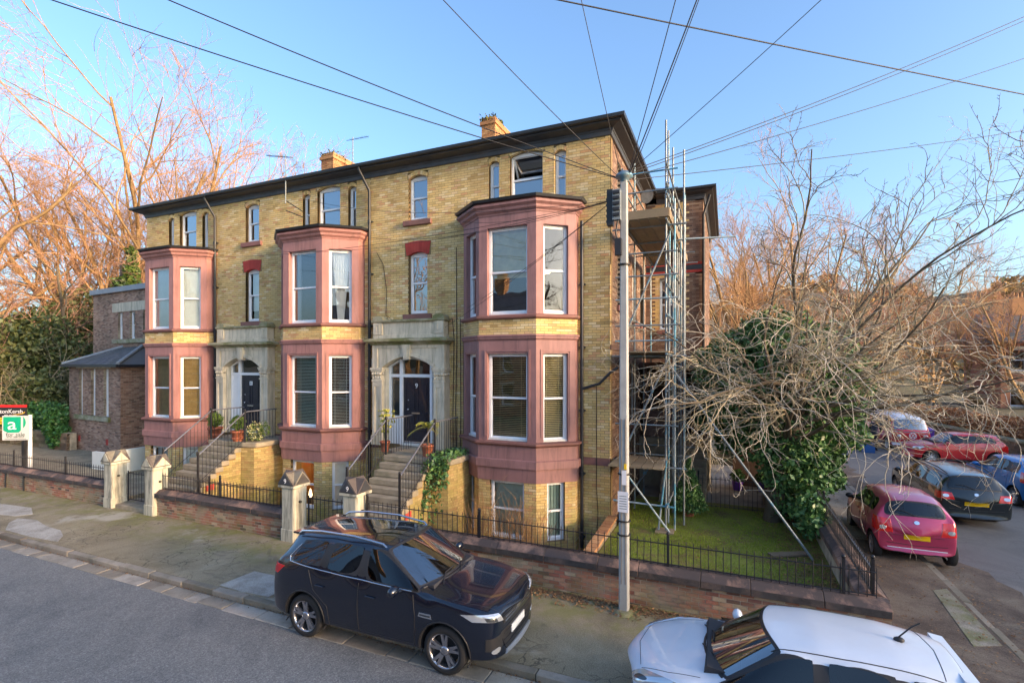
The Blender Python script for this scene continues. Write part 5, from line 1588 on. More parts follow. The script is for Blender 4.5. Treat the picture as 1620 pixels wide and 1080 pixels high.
# clipped cables on the facade
def wall_cable(pts, label, r=.008, y=FY - .03):
    o = WB().tube([(p[0], y if len(p) < 3 else p[2], p[1]) for p in pts], r, 5).build('wall_cable', MT['cable']); tag(o, label, 'cable')
wall_cable([(-7.72, 8.2), (-7.7, 5.2), (-7.74, 3.2), (-7.7, .9)], 'black cable clipped to the wall between door 9 and the mauve bay', .012)
wall_cable([(-7.58, 6.0), (-7.56, 3.0), (-7.6, 1.0), (-7.5, .6)], 'second black cable beside the first, left of the mauve bay', .010)
wall_cable([(-7.48, 5.5), (-7.46, 3.0), (-7.49, 1.0)], 'third thin cable left of the mauve bay', .007)
wall_cable([(-8.1, 5.95, FY - .36), (-7.86, 6.0), (-7.80, 5.4), (-7.84, 3.0), (-7.80, 1.0), (-7.6, .7)], 'cable dropping from the doorcase top of number 9', .011)
wall_cable([(-10.75, 8.3), (-10.5, 7.9), (-10.35, 7.0), (-10.38, 6.2), (-9.9, 5.95, FY - .2)], 'looping cable between the middle downpipe and the doorcase of number 9', .009)
wall_cable([(-3.30, 4.0), (-3.30, 1.2), (-3.26, .5), (-3.3, -.3)], 'thin conduit on the wall near the house corner', .01)
wall_cable([(-7.35, 9.6), (-7.35, 6.0)], 'thin vertical cable left of the mauve bay cornice', .006)
o = WB().box(-7.80, -7.66, FY - .12, FY, .62, .95).build('meter_box', MT['black']); tag(o, 'small black meter box on the wall right of the steps of number 9', 'box')
o = WB().box(-7.30, -7.12, FY - .14, FY, .62, 1.0).build('meter_box', flat_mat('brown_box', (.07, .05, .045), .6)); tag(o, 'brown meter box on the wall left of the mauve basement window', 'box')
o = WB().box(-10.92, -10.75, FY - .1, FY, 4.5, 4.78).build('junction_box', MT['stone']); tag(o, 'cream junction box high on the wall left of door 9', 'box')
o = WB().tube([(-3.7, FY - .12, 3.9), (-3.2, FY - .14, 4.05), (-2.9, FY - .16, 4.35), (-2.7, FY - .1, 4.5)], .04, 8).build('waste_pipe', MT['gutter']); tag(o, 'black waste pipe slanting from the downpipe to the house corner', 'pipe')

# aerials
def aerial(base, hgt, ang, label, brk=True, dense=True):
    R = root('aerial', base, label, 'aerial')
    b = Vector(base)
    WB().tube([b, b + Vector((0, 0, hgt))], .022, 6).build('mast', MT['galv'], R)
    d = Vector((math.cos(ang), math.sin(ang), .12)).normalized(); s = Vector((-d.y, d.x, 0)).normalized()
    top = b + Vector((0, 0, hgt - .1))
    WB().tube([top - d * .3, top + d * .75], .012, 5).build('boom', MT['black'], R)
    mb = WB()
    for i in range(14): q = top + d * (-.1 + i * .06); mb.tube([q - s * .12, q + s * .12], .005, 4)
    mb.build('element', MT['black'], R)
    if dense:
        mb = WB()
        for k in (-1, 1):
            for i in range(7):
                q = top - d * (.32 + .03 * i) + Vector((0, 0, k * (.05 + .06 * i))); mb.tube([q - s * .28, q + s * .28], .006, 4)
        mb.build('reflector', MT['galv'], R)
    if brk:
        mb = WB(); mb.tube([b + Vector((0, 0, .1)), b + Vector((.45, .35, -.25))], .018, 5); mb.tube([b + Vector((0, 0, -.25)), b + Vector((.45, .35, -.45))], .018, 5); mb.build('bracket', MT['iron'], R)
    return R
aerial((-14.44, FY - .42, 10.3), 1.75, math.radians(195), 'television aerial on a bracketed mast above the middle bay')
aerial((-15.2, 17.6, 12.0), 2.6, math.radians(15), 'thin television aerial mast behind the roof, right of the left chimney', False, False)
b = WB(); b.lathe([(.0, 0), (.06, .01), (.12, .05)], 12, 0, T(-13.55, FY - .25, 10.2) @ RX(PI / 2)); 

# ------------------------------------------------------------------ scaffolding against the gable
scf = root('scaffolding', (-1.8, 15.5, LV), 'tube scaffolding with board decks against the gable of the right house', 'scaffolding')
def tubeS(a, b, r=.024, mat='galv', name='tube'):
    d = (Vector(b) - Vector(a)); n = max(1, int(d.length / 1.2))
    WB().tube([Vector(a).lerp(Vector(b), i / n) for i in range(n + 1)], r, 7).build(name, MT[mat], scf)
XA, XB = -2.55, -1.45
ys = [13.5, 15.3, 17.1, 18.9]
tops = {(XB, 13.5): 10.9, (XA, 13.5): 8.9, (XB, 15.3): 10.9, (XA, 15.3): 10.6, (XB, 17.1): 9.9, (XA, 17.1): 9.6, (XB, 18.9): 9.5, (XA, 18.9): 9.5}
for (x, y), z in tops.items():
    tubeS((x, y, LV), (x + RNG.uniform(-.03, .03), y, z), .026, RNG.choice(['galv', 'galv', 'galvblue']), 'upright')
for (x, y, z0, z1, m) in ((-1.05, 14.1, .3, 10.3, 'galv'), (-1.25, 13.7, LV, 8.9, 'galvblue'), (-1.5, 14.6, .3, 11.1, 'galv'), (-1.1, 15.1, 2, 9.4, 'galv'), (-1.3, 16.2, .3, 9.0, 'galv')):
    tubeS((x, y, z0), (x, y, z1), .026, m, 'upright')
for z in (.95, 3.9, 4.85, 5.85, 8.25, 9.15, 9.65):
    tubeS((XB + .05, 13.1, z), (XB + .05, 19.4, z), name='ledger')
    tubeS((XA + .05, 13.1, z), (XA + .05, 19.4, z), name='ledger')
for z in (1.9, 4.8, 8.2):
    for y in ys: tubeS((XA - .3, y + .06, z), (XB + .5, y + .06, z), name='transom')
for z in (3.0, 5.2, 5.6, 6.3, 6.9, 7.5, 9.1, 9.6):
    tubeS((XA - .2, 13.45, z), (XB + .3, 13.45, z), .022, RNG.choice(['galv', 'galvblue']), 'guard_rail')
tubeS((-1.2, 14.4, 8.0), (.2, 14.9, 8.05), .024, 'galvblue', 'guard_rail')
tubeS((XA - .1, 13.4, 1.95), (XB + .1, 13.4, .28), .026, 'galvblue', 'brace'); tubeS((XA - .25, 13.42, .95), (XB + .2, 13.42, .92), .026, 'galvblue', 'brace')
tubeS((XA, 13.35, 5.2), (XB + .1, 13.35, 7.9), .026, 'galv', 'brace'); tubeS((XA, 13.4, 2.2), (XB + .1, 13.4, 4.8), .026, 'galv', 'brace')
tubeS((XB, 13.6, 8.2), (XB, 16.9, 5.0), name='brace'); tubeS((XB, 19, 8.2), (XB, 15.4, 5.0), name='brace'); tubeS((XB, 13.6, 5.0), (XB, 17, 2.0), name='brace')
tubeS((-1.35, 13.5, 4.55), (1.75, 12.75, .27), .027, 'galv', 'raker'); tubeS((XB + .02, 13.5, 2.1), (XB - .18, 13.46, .3), .025, 'galvblue', 'upright')
for z in (5.4, 6.6, 7.2, 8.9):
    tubeS((XB + .05, 13.1, z), (XB + .05, 19.3, z), .022, 'galv', 'guard_rail')
for y in (14.3, 16.4, 18.0): tubeS((XB - .02, y, LV), (XB + .02, y, 9.2), .024, RNG.choice(['galv', 'galvblue']), 'upright')
def deck(z, y0, y1, x0, x1, n=5):
    w = (x1 - x0) / n
    for k in range(n):
        y = y0
        while y < y1 - .3:
            L = min(2.3, y1 - y)
            WB().box(x0 + k * w + .008, x0 + (k + 1) * w - .008, y, y + L - .02, z + RNG.uniform(0, .008), z + .042).build('board', MT['plank'], scf)
            y += L
deck(8.27, 13.15, 19.3, XA - .05, XB + .1); deck(4.88, 13.2, 19.3, XA - .05, XB + .1); deck(1.93, 13.0, 14.6, XA - .3, XB + .0, 5)
WB().box(XB + .09, XB + .13, 13.1, 19.3, 8.3, 8.52).build('toe_board', MT['plank'], scf)
WB().box(XA - .05, XB + .1, 13.08, 13.12, 8.3, 8.52).build('toe_board', MT['plank'], scf)
for (x, y) in tops:
    for z in (.95, 3.9, 4.85, 5.85, 8.25, 9.15):
        if z < tops[(x, y)]: WB().box(x - .01, x + .08, y - .04, y + .07, z - .035, z + .035).build('coupler', MT['galvblue'] if RNG.random() < .4 else MT['galv'], scf)
WB().box(-1.7, -1.25, 13.3, 13.7, LV, LV + .04).build('sole_board', MT['plank'], scf)
o = WB(T(1.3, 12.9, LV) @ RZ(.5)).box(-.45, .45, -.11, .11, .02, .06).build('loose_plank', MT['plank']); tag(o, 'short wooden plank lying where the long raking tube meets the ground', 'plank')
# satellite dish on the gable eaves
d = root('satellite_dish', (GX + .45, 16.6, 9.8), 'grey satellite dish under the gable eaves by the scaffold top', 'satellite dish')
WB().lathe([(.0, -.06), (.15, -.045), (.21, -.01), (.225, 0)], 16, 0, T(GX + .6, 16.3, 9.9) @ RZ(-.4) @ RX(PI / 2)).build('dish', MT['galv'], d)
WB().tube([(GX, 16.7, 9.7), (GX + .5, 16.5, 9.85)], .025, 6).build('arm', MT['galv'], d)

# ------------------------------------------------------------------ trees
def bark_mat(name, c1, c2, rough=.9, moss=None):
    return flat_mat(name, c1, rough, var=.35, scale=3.5, grain=25, bs=.6, stain=moss or c2, amt=.7, lo=.42, hi=.62)
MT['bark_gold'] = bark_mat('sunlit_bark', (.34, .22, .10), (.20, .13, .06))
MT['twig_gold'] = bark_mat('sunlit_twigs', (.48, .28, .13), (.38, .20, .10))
MT['twig_pink'] = bark_mat('pinkish_twigs', (.42, .23, .15), (.32, .16, .11))
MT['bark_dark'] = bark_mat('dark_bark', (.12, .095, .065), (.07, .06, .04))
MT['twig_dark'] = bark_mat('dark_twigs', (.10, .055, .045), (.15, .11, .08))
MT['twig_pale'] = bark_mat('pale_twisted_twigs', (.56, .51, .42), (.38, .33, .23))
MT['twig_grey'] = bark_mat('grey_green_twigs', (.34, .29, .19), (.20, .17, .10))

def leaf_mat(name, cols, rough=.5, spec=.4):
    m, nt, b = new_mat(name)
    P = wpos(nt); r = piece_random(nt)
    n1 = noise(nt, .9, 3, .6, P)
    f = mathn(nt, 'ADD', mathn(nt, 'MULTIPLY', r, .6), mathn(nt, 'MULTIPLY', n1, .4))
    c = ramp(nt, cols, f).outputs[0]
    nt.links.new(c, b.inputs['Base Color']); b.inputs['Roughness'].default_value = rough
    b.inputs['Specular IOR Level'].default_value = spec
    return m
MT['leaf_holly'] = leaf_mat('dark_evergreen_leaf', [(.15, (.03, .07, .025)), (.5, (.085, .19, .06)), (.85, (.16, .28, .08))], .4)
MT['leaf_shrub'] = leaf_mat('olive_evergreen_leaf', [(.15, (.03, .05, .018)), (.5, (.08, .11, .035)), (.85, (.18, .18, .06))], .5)
MT['leaf_ivy'] = leaf_mat('ivy_leaf', [(.15, (.02, .045, .012)), (.5, (.06, .11, .02)), (.85, (.14, .18, .04))], .4)
MT['leaf_laurel'] = leaf_mat('laurel_leaf', [(.15, (.02, .07, .02)), (.5, (.04, .13, .035)), (.85, (.09, .20, .06))], .35)
MT['leaf_box'] = leaf_mat('box_leaf', [(.15, (.03, .07, .01)), (.5, (.08, .15, .02)), (.85, (.17, .25, .04))], .45)
MT['leaf_hedge'] = leaf_mat('brown_beech_leaf', [(.15, (.20, .09, .04)), (.5, (.38, .18, .08)), (.85, (.50, .28, .13))], .7)
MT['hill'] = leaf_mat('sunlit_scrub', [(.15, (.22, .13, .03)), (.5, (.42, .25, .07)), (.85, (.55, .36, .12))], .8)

def tubes(P, R, k):
    """P (N,n,3), R (N,n) -> verts, quads"""
    N, n, _ = P.shape
    D = np.empty_like(P); D[:, 1:-1] = P[:, 2:] - P[:, :-2]; D[:, 0] = P[:, 1] - P[:, 0]; D[:, -1] = P[:, -1] - P[:, -2]
    D /= np.linalg.norm(D, axis=2, keepdims=True) + 1e-9
    md = D.mean(axis=1); a = np.where(np.abs(md[:, 2:3]) < .8, np.array([[0, 0, 1.]]), np.array([[1., 0, 0]]))[:, None, :]
    U = np.cross(D, np.broadcast_to(a, D.shape)); U /= np.linalg.norm(U, axis=2, keepdims=True) + 1e-9
    W = np.cross(D, U)
    t = 2 * np.pi * np.arange(k) / k
    V = P[:, :, None, :] + R[:, :, None, None] * (U[:, :, None, :] * np.cos(t)[None, None, :, None] + W[:, :, None, :] * np.sin(t)[None, None, :, None])
    i = np.arange(n - 1)[:, None]; j = np.arange(k)[None, :]
    q = np.stack([i * k + j, i * k + (j + 1) % k, (i + 1) * k + (j + 1) % k, (i + 1) * k + j], -1).reshape(-1, 4)
    F = (np.arange(N)[:, None, None] * (n * k) + q[None]).reshape(-1, 4)
    return V.reshape(-1, 3), F

class Tree:
    """branches grown generation by generation, all polylines of one generation have the same length"""
    def __init__(self, seed):
        self.r = np.random.default_rng(seed); self.gens = []
    def grow(self, S, D, L, R, n, wob=.15, up=0.0, taper=.5, kink=0.0, down_end=0.0):
        """S,D (N,3); L,R (N,) -> polylines of n points"""
        N = len(S); P = np.zeros((N, n, 3)); P[:, 0] = S
        D = D / (np.linalg.norm(D, axis=1, keepdims=True) + 1e-9)
        bend = self.r.normal(0, 1, (N, 3)) * kink
        for i in range(1, n):
            D = D + self.r.normal(0, wob, (N, 3)) + bend
            if kink: bend = bend * .6 + self.r.normal(0, 1, (N, 3)) * kink * .8
            D[:, 2] += up - down_end * (i / n)
            D /= np.linalg.norm(D, axis=1, keepdims=True) + 1e-9
            P[:, i] = P[:, i - 1] + D * (L / (n - 1))[:, None]
        t = np.linspace(0, 1, n)[None]
        Rr = R[:, None] * (1 - t * (1 - taper))
        self.gens.append((P, Rr)); return P, Rr
    def children(self, P, Rr, per, tmin, ang, lf, rf, L=None, tmax=1.0, rmin=.003):
        """start points, directions, lengths, radii of `per` children on each branch"""
        N, n, _ = P.shape
        t = self.r.uniform(tmin, tmax, (N, per)) if per > 1 else np.full((N, 1), tmax)
        if per > 2:
            t = tmin + (tmax - tmin) * (np.arange(per)[None] + self.r.uniform(0, 1, (N, per))) / per
        f = t * (n - 1); i = np.minimum(f.astype(int), n - 2); w = (f - i)[..., None]
        a = np.take_along_axis(P, i[..., None].repeat(3, -1), 1); b = np.take_along_axis(P, (i + 1)[..., None].repeat(3, -1), 1)
        S = a * (1 - w) + b * w; d = b - a; d /= np.linalg.norm(d, axis=2, keepdims=True) + 1e-9
        q = self.r.normal(0, 1, d.shape); q -= d * (q * d).sum(-1, keepdims=True); q /= np.linalg.norm(q, axis=2, keepdims=True) + 1e-9
        A = self.r.uniform(ang * .6, ang * 1.35, (N, per, 1))
        nd = d * np.cos(A) + q * np.sin(A)
        BL = np.linalg.norm(P[:, 1:] - P[:, :-1], axis=2).sum(1)[:, None]
        LL = BL * lf * self.r.uniform(.6, 1.25, (N, per)) * (1.15 - .5 * t)
        rr = np.take_along_axis(Rr, i, 1) * rf
        return S.reshape(-1, 3), nd.reshape(-1, 3), LL.reshape(-1), np.maximum(rr.reshape(-1), rmin)
    def mesh(self, name, gens, sides, mat, parent):
        V, F, o = [], [], 0
        for g in gens:
            v, f = tubes(*self.gens[g], sides[g] if isinstance(sides, (list, tuple)) else sides)
            V.append(v); F.append(f + o); o += len(v)
        V = np.concatenate(V) - np.array(parent.location)
        return np_mesh(name, V, np.concatenate(F), mat, parent, True)

def bare_tree(base, h, label, seed, spread=.5, trunk_r=.3, fork=.25, n1=7, levels=(5, 5, 5, 5), mats=('bark_gold', 'twig_gold'), lean=(0, 0), up=.03, group=None, kink=.0, ang=.6, rmin=.006, lf=.62, stems=None):
    R = root('bare_tree', base, label, 'tree', group)
    t = Tree(seed); r = t.r
    b = np.array(base, float)
    if stems:
        S = np.repeat(b[None], stems, 0) + r.normal(0, .15, (stems, 3)) * [1, 1, 0]
        a = np.linspace(0, 2 * np.pi, stems, endpoint=False) + r.uniform(-.4, .4, stems)
        D = np.stack([np.cos(a) * spread, np.sin(a) * spread, np.ones(stems)], 1) + np.array([lean[0], lean[1], 0])
        P, Rr = t.grow(S, D, h * r.uniform(.62, .85, stems), np.full(stems, trunk_r), 12, .06, up, .3, kink)
        sd, sl, sr = .15, .5, .5
        first = 0
        S, D, L, Q = t.children(P, Rr, n1, .15, ang, .5, .55)
    else:
        P, Rr = t.grow(b[None], np.array([[lean[0], lean[1], 1.0]]), np.array([h * fork * 1.6]), np.array([trunk_r]), 9, .04, .02, .7, kink * .5)
        k = n1
        a = np.linspace(0, 2 * np.pi, k, endpoint=False) + r.uniform(-.5, .5, k)
        e = r.uniform(.5, 1.5, k) * spread
        D = np.stack([np.cos(a) * e, np.sin(a) * e, np.ones(k)], 1) + np.array([lean[0], lean[1], 0])
        tt = r.uniform(.5, 1.0, k) * 8; ii = np.minimum(tt.astype(int), 7)
        S = P[0, ii] + (P[0, ii + 1] - P[0, ii]) * (tt - ii)[:, None]
        P, Rr = t.grow(S, D, h * r.uniform(.5, .72, k), np.full(k, trunk_r * .5), 12, .09, up, .25, kink)
        S, D, L, Q = t.children(P, Rr, levels[0], .2, ang, .5, .55)
    for i, per in enumerate(levels[1:] + (0,)):
        n = (9, 7, 6, 5)[min(i, 3)]
        P, Rr = t.grow(S, D, L, Q, n, .14, up, .3, kink)
        if per: S, D, L, Q = t.children(P, Rr, per, .2, ang, lf, .6, rmin=rmin)
    zmax = np.percentile(np.concatenate([g[0][..., 2].ravel() for g in t.gens[2:]]), 98.5) - b[2]
    k = h / zmax
    t.gens = [((P_ - b) * [(k + 1) / 2 if k < 1 else k, (k + 1) / 2 if k < 1 else k, k] + b, R_) for P_, R_ in t.gens]
    ng = len(t.gens); big = [0] if stems else [0, 1]
    sides = [7, 6, 5, 4, 3, 3, 3, 3]
    t.mesh('trunk', big + [big[-1] + 1], sides, MT[mats[0]], R)
    o = t.mesh('crown', list(range(big[-1] + 2, ng)), sides, MT[mats[1]], R)
    return R, t

def crown_leaves(C, n, size, mat, parent, name='crown', surf=.6, gap=None):
    """C: list of (centre, radii) ellipsoids; leaves crowd near their surfaces"""
    out = []
    tot = sum(a[1][0] * a[1][1] + a[1][0] * a[1][2] for a in C)
    for c, rad in C:
        m = int(n * (rad[0] * rad[1] + rad[0] * rad[2]) / tot)
        d = NP.normal(0, 1, (m, 3)); d /= np.linalg.norm(d, axis=1)[:, None]
        q = surf + (1.06 - surf) * NP.uniform(0, 1, m) ** .6
        nz = .86 + .12 * np.sin(d[:, 0] * 7 + c[0]) * np.sin(d[:, 1] * 6) + .10 * np.sin(d[:, 2] * 9 + c[1])
        p = d * (q * nz)[:, None] * np.array(rad) + np.array(c)
        out.append(p)
    P = np.concatenate(out) - np.array(parent.location)
    return leaf_mesh(name, P, size, MT[mat], parent, aspect=.55)

def at(px, py, d):
    return ray(px, py, d)
def ground_at(px, d):
    v = ray(px, 575, d); return (v.x, v.y)

# ---- left side: large bare trees behind the annexe, lit by the low sun
def gp(px, d, z=0): x, y = ground_at(px, d); return (x, y, z)
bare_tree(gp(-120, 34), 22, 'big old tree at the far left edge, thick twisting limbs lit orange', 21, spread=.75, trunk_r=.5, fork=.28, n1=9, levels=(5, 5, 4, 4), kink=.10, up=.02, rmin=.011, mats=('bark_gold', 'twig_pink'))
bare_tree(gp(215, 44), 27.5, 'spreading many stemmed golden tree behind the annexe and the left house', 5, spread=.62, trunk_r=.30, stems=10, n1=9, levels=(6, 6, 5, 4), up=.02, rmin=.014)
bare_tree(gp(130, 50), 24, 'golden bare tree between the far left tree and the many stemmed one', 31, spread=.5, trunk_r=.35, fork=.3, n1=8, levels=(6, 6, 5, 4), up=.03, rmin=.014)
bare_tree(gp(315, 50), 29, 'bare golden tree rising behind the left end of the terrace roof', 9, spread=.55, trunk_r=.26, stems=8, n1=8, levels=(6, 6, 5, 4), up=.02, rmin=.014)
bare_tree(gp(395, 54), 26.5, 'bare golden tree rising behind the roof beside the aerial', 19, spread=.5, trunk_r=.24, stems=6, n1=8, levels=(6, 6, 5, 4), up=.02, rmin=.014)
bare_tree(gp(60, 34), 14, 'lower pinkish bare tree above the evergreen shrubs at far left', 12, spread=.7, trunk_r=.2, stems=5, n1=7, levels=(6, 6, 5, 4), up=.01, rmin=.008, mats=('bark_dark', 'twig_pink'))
# ivy clad trunk just left of the terrace
iv = root('ivy_tree', gp(207, 36), 'ivy covered trunk standing just left of the terrace gable', 'tree')
b = Vector(iv.location)
WB().tube([b, b + Vector((.2, 0, 5)), b + Vector((-.3, 0, 9)), b + Vector((-1.2, 0, 12))], [.35, .3, .25, .12], 8).build('trunk', MT['bark_dark'], iv)
crown_leaves([(b + Vector((.1, 0, z)), (r, r, 1.3)) for z, r in ((5, 1.1), (6.5, 1.2), (8, 1.15), (9.5, .9), (10.8, .6), (12, .4))] + [(b + Vector((-1.2, 0, 10.4)), (.7, .6, .6)), (b + Vector((.9, 0, 7.2)), (.6, .6, .8))], 9000, .12, 'leaf_ivy', iv)
# evergreens at far left
ev = root('evergreen_shrub', gp(50, 31), 'large dark evergreen shrubbery at the far left behind the garden wall', 'shrub')
def G(px, d, z): v = ground_at(px, d); return (v[0], v[1], z)
t = Tree(77)
crown_leaves([(G(-30, 30, 3.2), (2.6, 2.5, 3.4)), (G(5, 31, 4.2), (2.0, 2.2, 3.7)), (G(45, 32, 3.4), (2.2, 2.0, 3.2)), (G(82, 32, 4.6), (1.9, 2.0, 3.3)), (G(118, 33, 3.4), (1.5, 1.6, 2.8)), (G(50, 29.5, 2.4), (3.0, 1.5, 2.0)), (G(-60, 29, 3), (3, 2, 4))], 42000, .13, 'leaf_shrub', ev, surf=.55)
S = np.array([G(p, 29.5, .3) for p in NP.uniform(-60, 125, 46)]); D = NP.normal(0, .7, (46, 3)) + [0, 0, 1.0]
P, Q = t.grow(S, D, NP.uniform(2.5, 6, 46), np.full(46, .05), 12, .16, .0, .3, .06)
a = t.children(P, Q, 6, .3, .7, .5, .6, rmin=.012); P, Q = t.grow(*a, 8, .2, -.02, .3, .05)
a = t.children(P, Q, 5, .2, .7, .55, .6, rmin=.010); t.grow(*a, 6, .2, -.02, .3, .05)
t.mesh('stems', [0, 1, 2], [5, 4, 3], MT['twig_grey'], ev)
ev = root('evergreen_tree', gp(90, 42), 'taller dark evergreen tree behind the annexe, top touched by sun', 'tree')
crown_leaves([(G(70, 40, 6), (3.6, 3, 3.6)), (G(125, 41, 7.0), (3.4, 3, 3.8)), (G(20, 41, 5.5), (3.5, 3, 3.4)), (G(170, 42, 6.5), (2.2, 2, 3.4))], 26000, .17, 'leaf_shrub', ev, surf=.5)
WB().tube([Vector(gp(90, 42)), Vector(gp(90, 42)) + Vector((0, 0, 8))], [.3, .15], 7).build('trunk', MT['bark_dark'], ev)
hd = root('hedge', (-37, 14.9, 1.0), 'bright laurel hedge growing over the old stone wall at the left', 'hedge')
crown_leaves([((x, 15.0 + .1 * math.sin(x), 1.8 + .12 * math.sin(2 * x)), (1.0, .75, .85)) for x in np.arange(-50, -32.2, .9)], 20000, .085, 'leaf_laurel', hd)
crown_leaves([((-32.3, 14.75, 1.2), (.7, .5, 1.1))], 2500, .085, 'leaf_laurel', hd, 'lower_foliage')

# ---- right side: the twisted tree over the garden, evergreen behind, trees beyond
TB = (1.15, 15.6, LV)
tw = root('twisted_tree', TB, 'large bare contorted tree with drooping pale twigs over the garden and side street', 'tree')
t = Tree(41); r = t.r
k = 9
P0, R0_ = t.grow(np.array([TB]), np.array([[.15, -.10, 1.0]]), np.array([3.6]), np.array([.24]), 9, .05, 0, .8, .02)
tgt = [(1060, 640, 11.8), (1130, 560, 12), (1225, 290, 14), (1215, 480, 14.5), (1400, 310, 13.5), (1300, 390, 14), (1530, 430, 12.5), (1610, 395, 11.5), (1600, 560, 10.5), (1480, 640, 10), (1450, 500, 12), (1540, 600, 11), (1400, 450, 13), (1640, 480, 11.5), (1340, 470, 11.5), (1620, 640, 9.5), (1330, 560, 10.5), (1220, 560, 10.8), (1120, 640, 12.5), (1030, 560, 11.2), (1080, 500, 12.5), (1180, 620, 11.2), (1290, 640, 10.5), (1560, 500, 14)]
S, D, L = [], [], []
for (px, py, d) in tgt:
    e = np.array(at(px, py, d)); s = P0[0, r.integers(5, 9)]
    v = e - s; Ln = np.linalg.norm(v); S.append(s); D.append(v / Ln + np.array([0, 0, .25])); L.append(Ln * 1.05)
P1, R1 = t.grow(np.array(S), np.array(D), np.array(L), np.full(len(S), .060), 16, .075, -.012, .22, .035)
c = t.children(P1, R1, 6, .2, .6, .5, .6, rmin=.011); P2, R2 = t.grow(*c, 11, .15, -.015, .3, .06)
c = t.children(P2, R2, 5, .2, .65, .55, .6, rmin=.0062); P3, R3 = t.grow(*c, 9, .2, -.03, .35, .10)
c = t.children(P3, R3, 4, .15, .65, .4, .7, rmin=.0045); P4, R4 = t.grow(*c, 7, .25, -.05, .5, .14)
t.mesh('trunk', [0, 1], [9, 7], MT['bark_dark'], tw)
t.mesh('crown', [2, 3, 4], [0, 0, 5, 4, 3], MT['twig_grey'], tw)
# drooping, curling pale twigs on the low side
low = (P2[:, -1, 2] < 6.3)
t2 = Tree(43)
def droop(Pa, Ra, per, Lr, seed):
    S, D, L, Q = t2.children(Pa, Ra, per, .3, .8, .6, .7, rmin=.009)
    N = len(S); D = D * [1, 1, .5]
    return t2.grow(S, D, t2.r.uniform(*Lr, N), np.full(N, .0085), 18, .20, -.055, .3, .15)
Pd, Rd = droop(P2[low], R2[low], 3, (1.0, 2.8), 1)
c = t2.children(Pd, Rd, 4, .2, .7, .22, .8, rmin=.0048); t2.grow(*c, 7, .25, -.04, .4, .14)
keep = []
t2.mesh('hanging_twigs', [0, 1], [4, 3], MT['twig_pale'], tw)
# dark upright shoots silhouetted against the sky
t3 = Tree(47)
hi = (P2[:, -1, 2] > 6.5)
t3.gens = []
c = t3.children(P2[hi], R2[hi], 5, .3, .7, .45, .6, rmin=.008); Pa, Ra = t3.grow(*c, 9, .16, .05, .4, .10)
c = t3.children(Pa, Ra, 5, .1, .9, .12, .7, rmin=.006); t3.grow(*c, 4, .1, .03, .9, .03)
tag(t3.mesh('upper_twigs', [0, 1], [4, 3], MT['twig_dark'], tw), kind='stuff')

hl = root('holly_tree', (1.5, 18.0, LV), 'dense dark green holly behind the twisted tree, beside the side street railing', 'tree')
WB().tube([(1.3, 17.6, 0), (1.4, 17.8, 2.5), (1.6, 18, 5)], [.28, .22, .1], 8).build('trunk', MT['bark_dark'], hl)
crown_leaves([((1.4, 17.0, 4.4), (1.9, 1.9, 1.9)), ((.2, 17.0, 3.2), (1.2, 1.2, 1.5)), ((.4, 18.2, 3.9), (1.5, 1.3, 1.7)), ((2.3, 16.8, 3.0), (1.5, 1.4, 1.6)), ((2.7, 18.4, 4.2), (1.6, 1.5, 1.7)), ((.9, 17.0, 5.0), (1.2, 1.2, 1.1)), ((1.9, 15.6, 1.7), (.75, .9, 1.3)), ((2.3, 17.4, 1.6), (1.0, 1.2, 1.4)), ((3.3, 20, 3.9), (1.3, 1.6, 1.7)), ((1.9, 14.2, .9), (.45, .8, .55)), ((1.0, 15.8, 3.4), (1.4, 1.0, 1.5)), ((-.1, 16.6, 4.4), (1.0, 1.0, 1.1)), ((1.5, 15.4, 2.2), (1.0, .8, 1.0)), ((2.2, 15.6, 4.0), (1.2, 1.1, 1.2))], 80000, .07, 'leaf_holly', hl, surf=.45)
# ivy on the twisted tree trunk
crown_leaves([((1.3, 15.4, 1.6), (.35, .35, 1.2)), ((1.4, 15.2, 3.2), (.45, .4, .9)), ((1.9, 15.4, 4.4), (.6, .5, .7))], 3500, .06, 'leaf_holly', tw, 'ivy')

for (px, d, h, sd, lb, kw) in (
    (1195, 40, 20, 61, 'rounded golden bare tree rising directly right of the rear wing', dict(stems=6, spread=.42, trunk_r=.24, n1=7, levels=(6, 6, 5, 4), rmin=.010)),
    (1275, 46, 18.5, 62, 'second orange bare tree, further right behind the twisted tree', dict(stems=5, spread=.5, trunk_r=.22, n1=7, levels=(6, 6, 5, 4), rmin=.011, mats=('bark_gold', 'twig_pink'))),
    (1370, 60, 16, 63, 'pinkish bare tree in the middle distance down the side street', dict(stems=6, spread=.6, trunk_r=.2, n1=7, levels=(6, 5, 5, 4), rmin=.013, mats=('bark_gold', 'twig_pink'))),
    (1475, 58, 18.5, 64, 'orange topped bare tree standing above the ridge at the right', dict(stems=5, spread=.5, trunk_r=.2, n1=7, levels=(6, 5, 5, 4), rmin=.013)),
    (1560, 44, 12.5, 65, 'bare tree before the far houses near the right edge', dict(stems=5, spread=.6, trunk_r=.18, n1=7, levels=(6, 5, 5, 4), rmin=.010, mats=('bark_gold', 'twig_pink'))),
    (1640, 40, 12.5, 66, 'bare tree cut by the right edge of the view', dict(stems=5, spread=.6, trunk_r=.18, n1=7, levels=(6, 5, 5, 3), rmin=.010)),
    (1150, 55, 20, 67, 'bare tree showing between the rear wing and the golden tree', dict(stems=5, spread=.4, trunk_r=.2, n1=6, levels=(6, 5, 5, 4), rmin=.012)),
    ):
    bare_tree(gp(px, d), h, lb, sd, **kw)

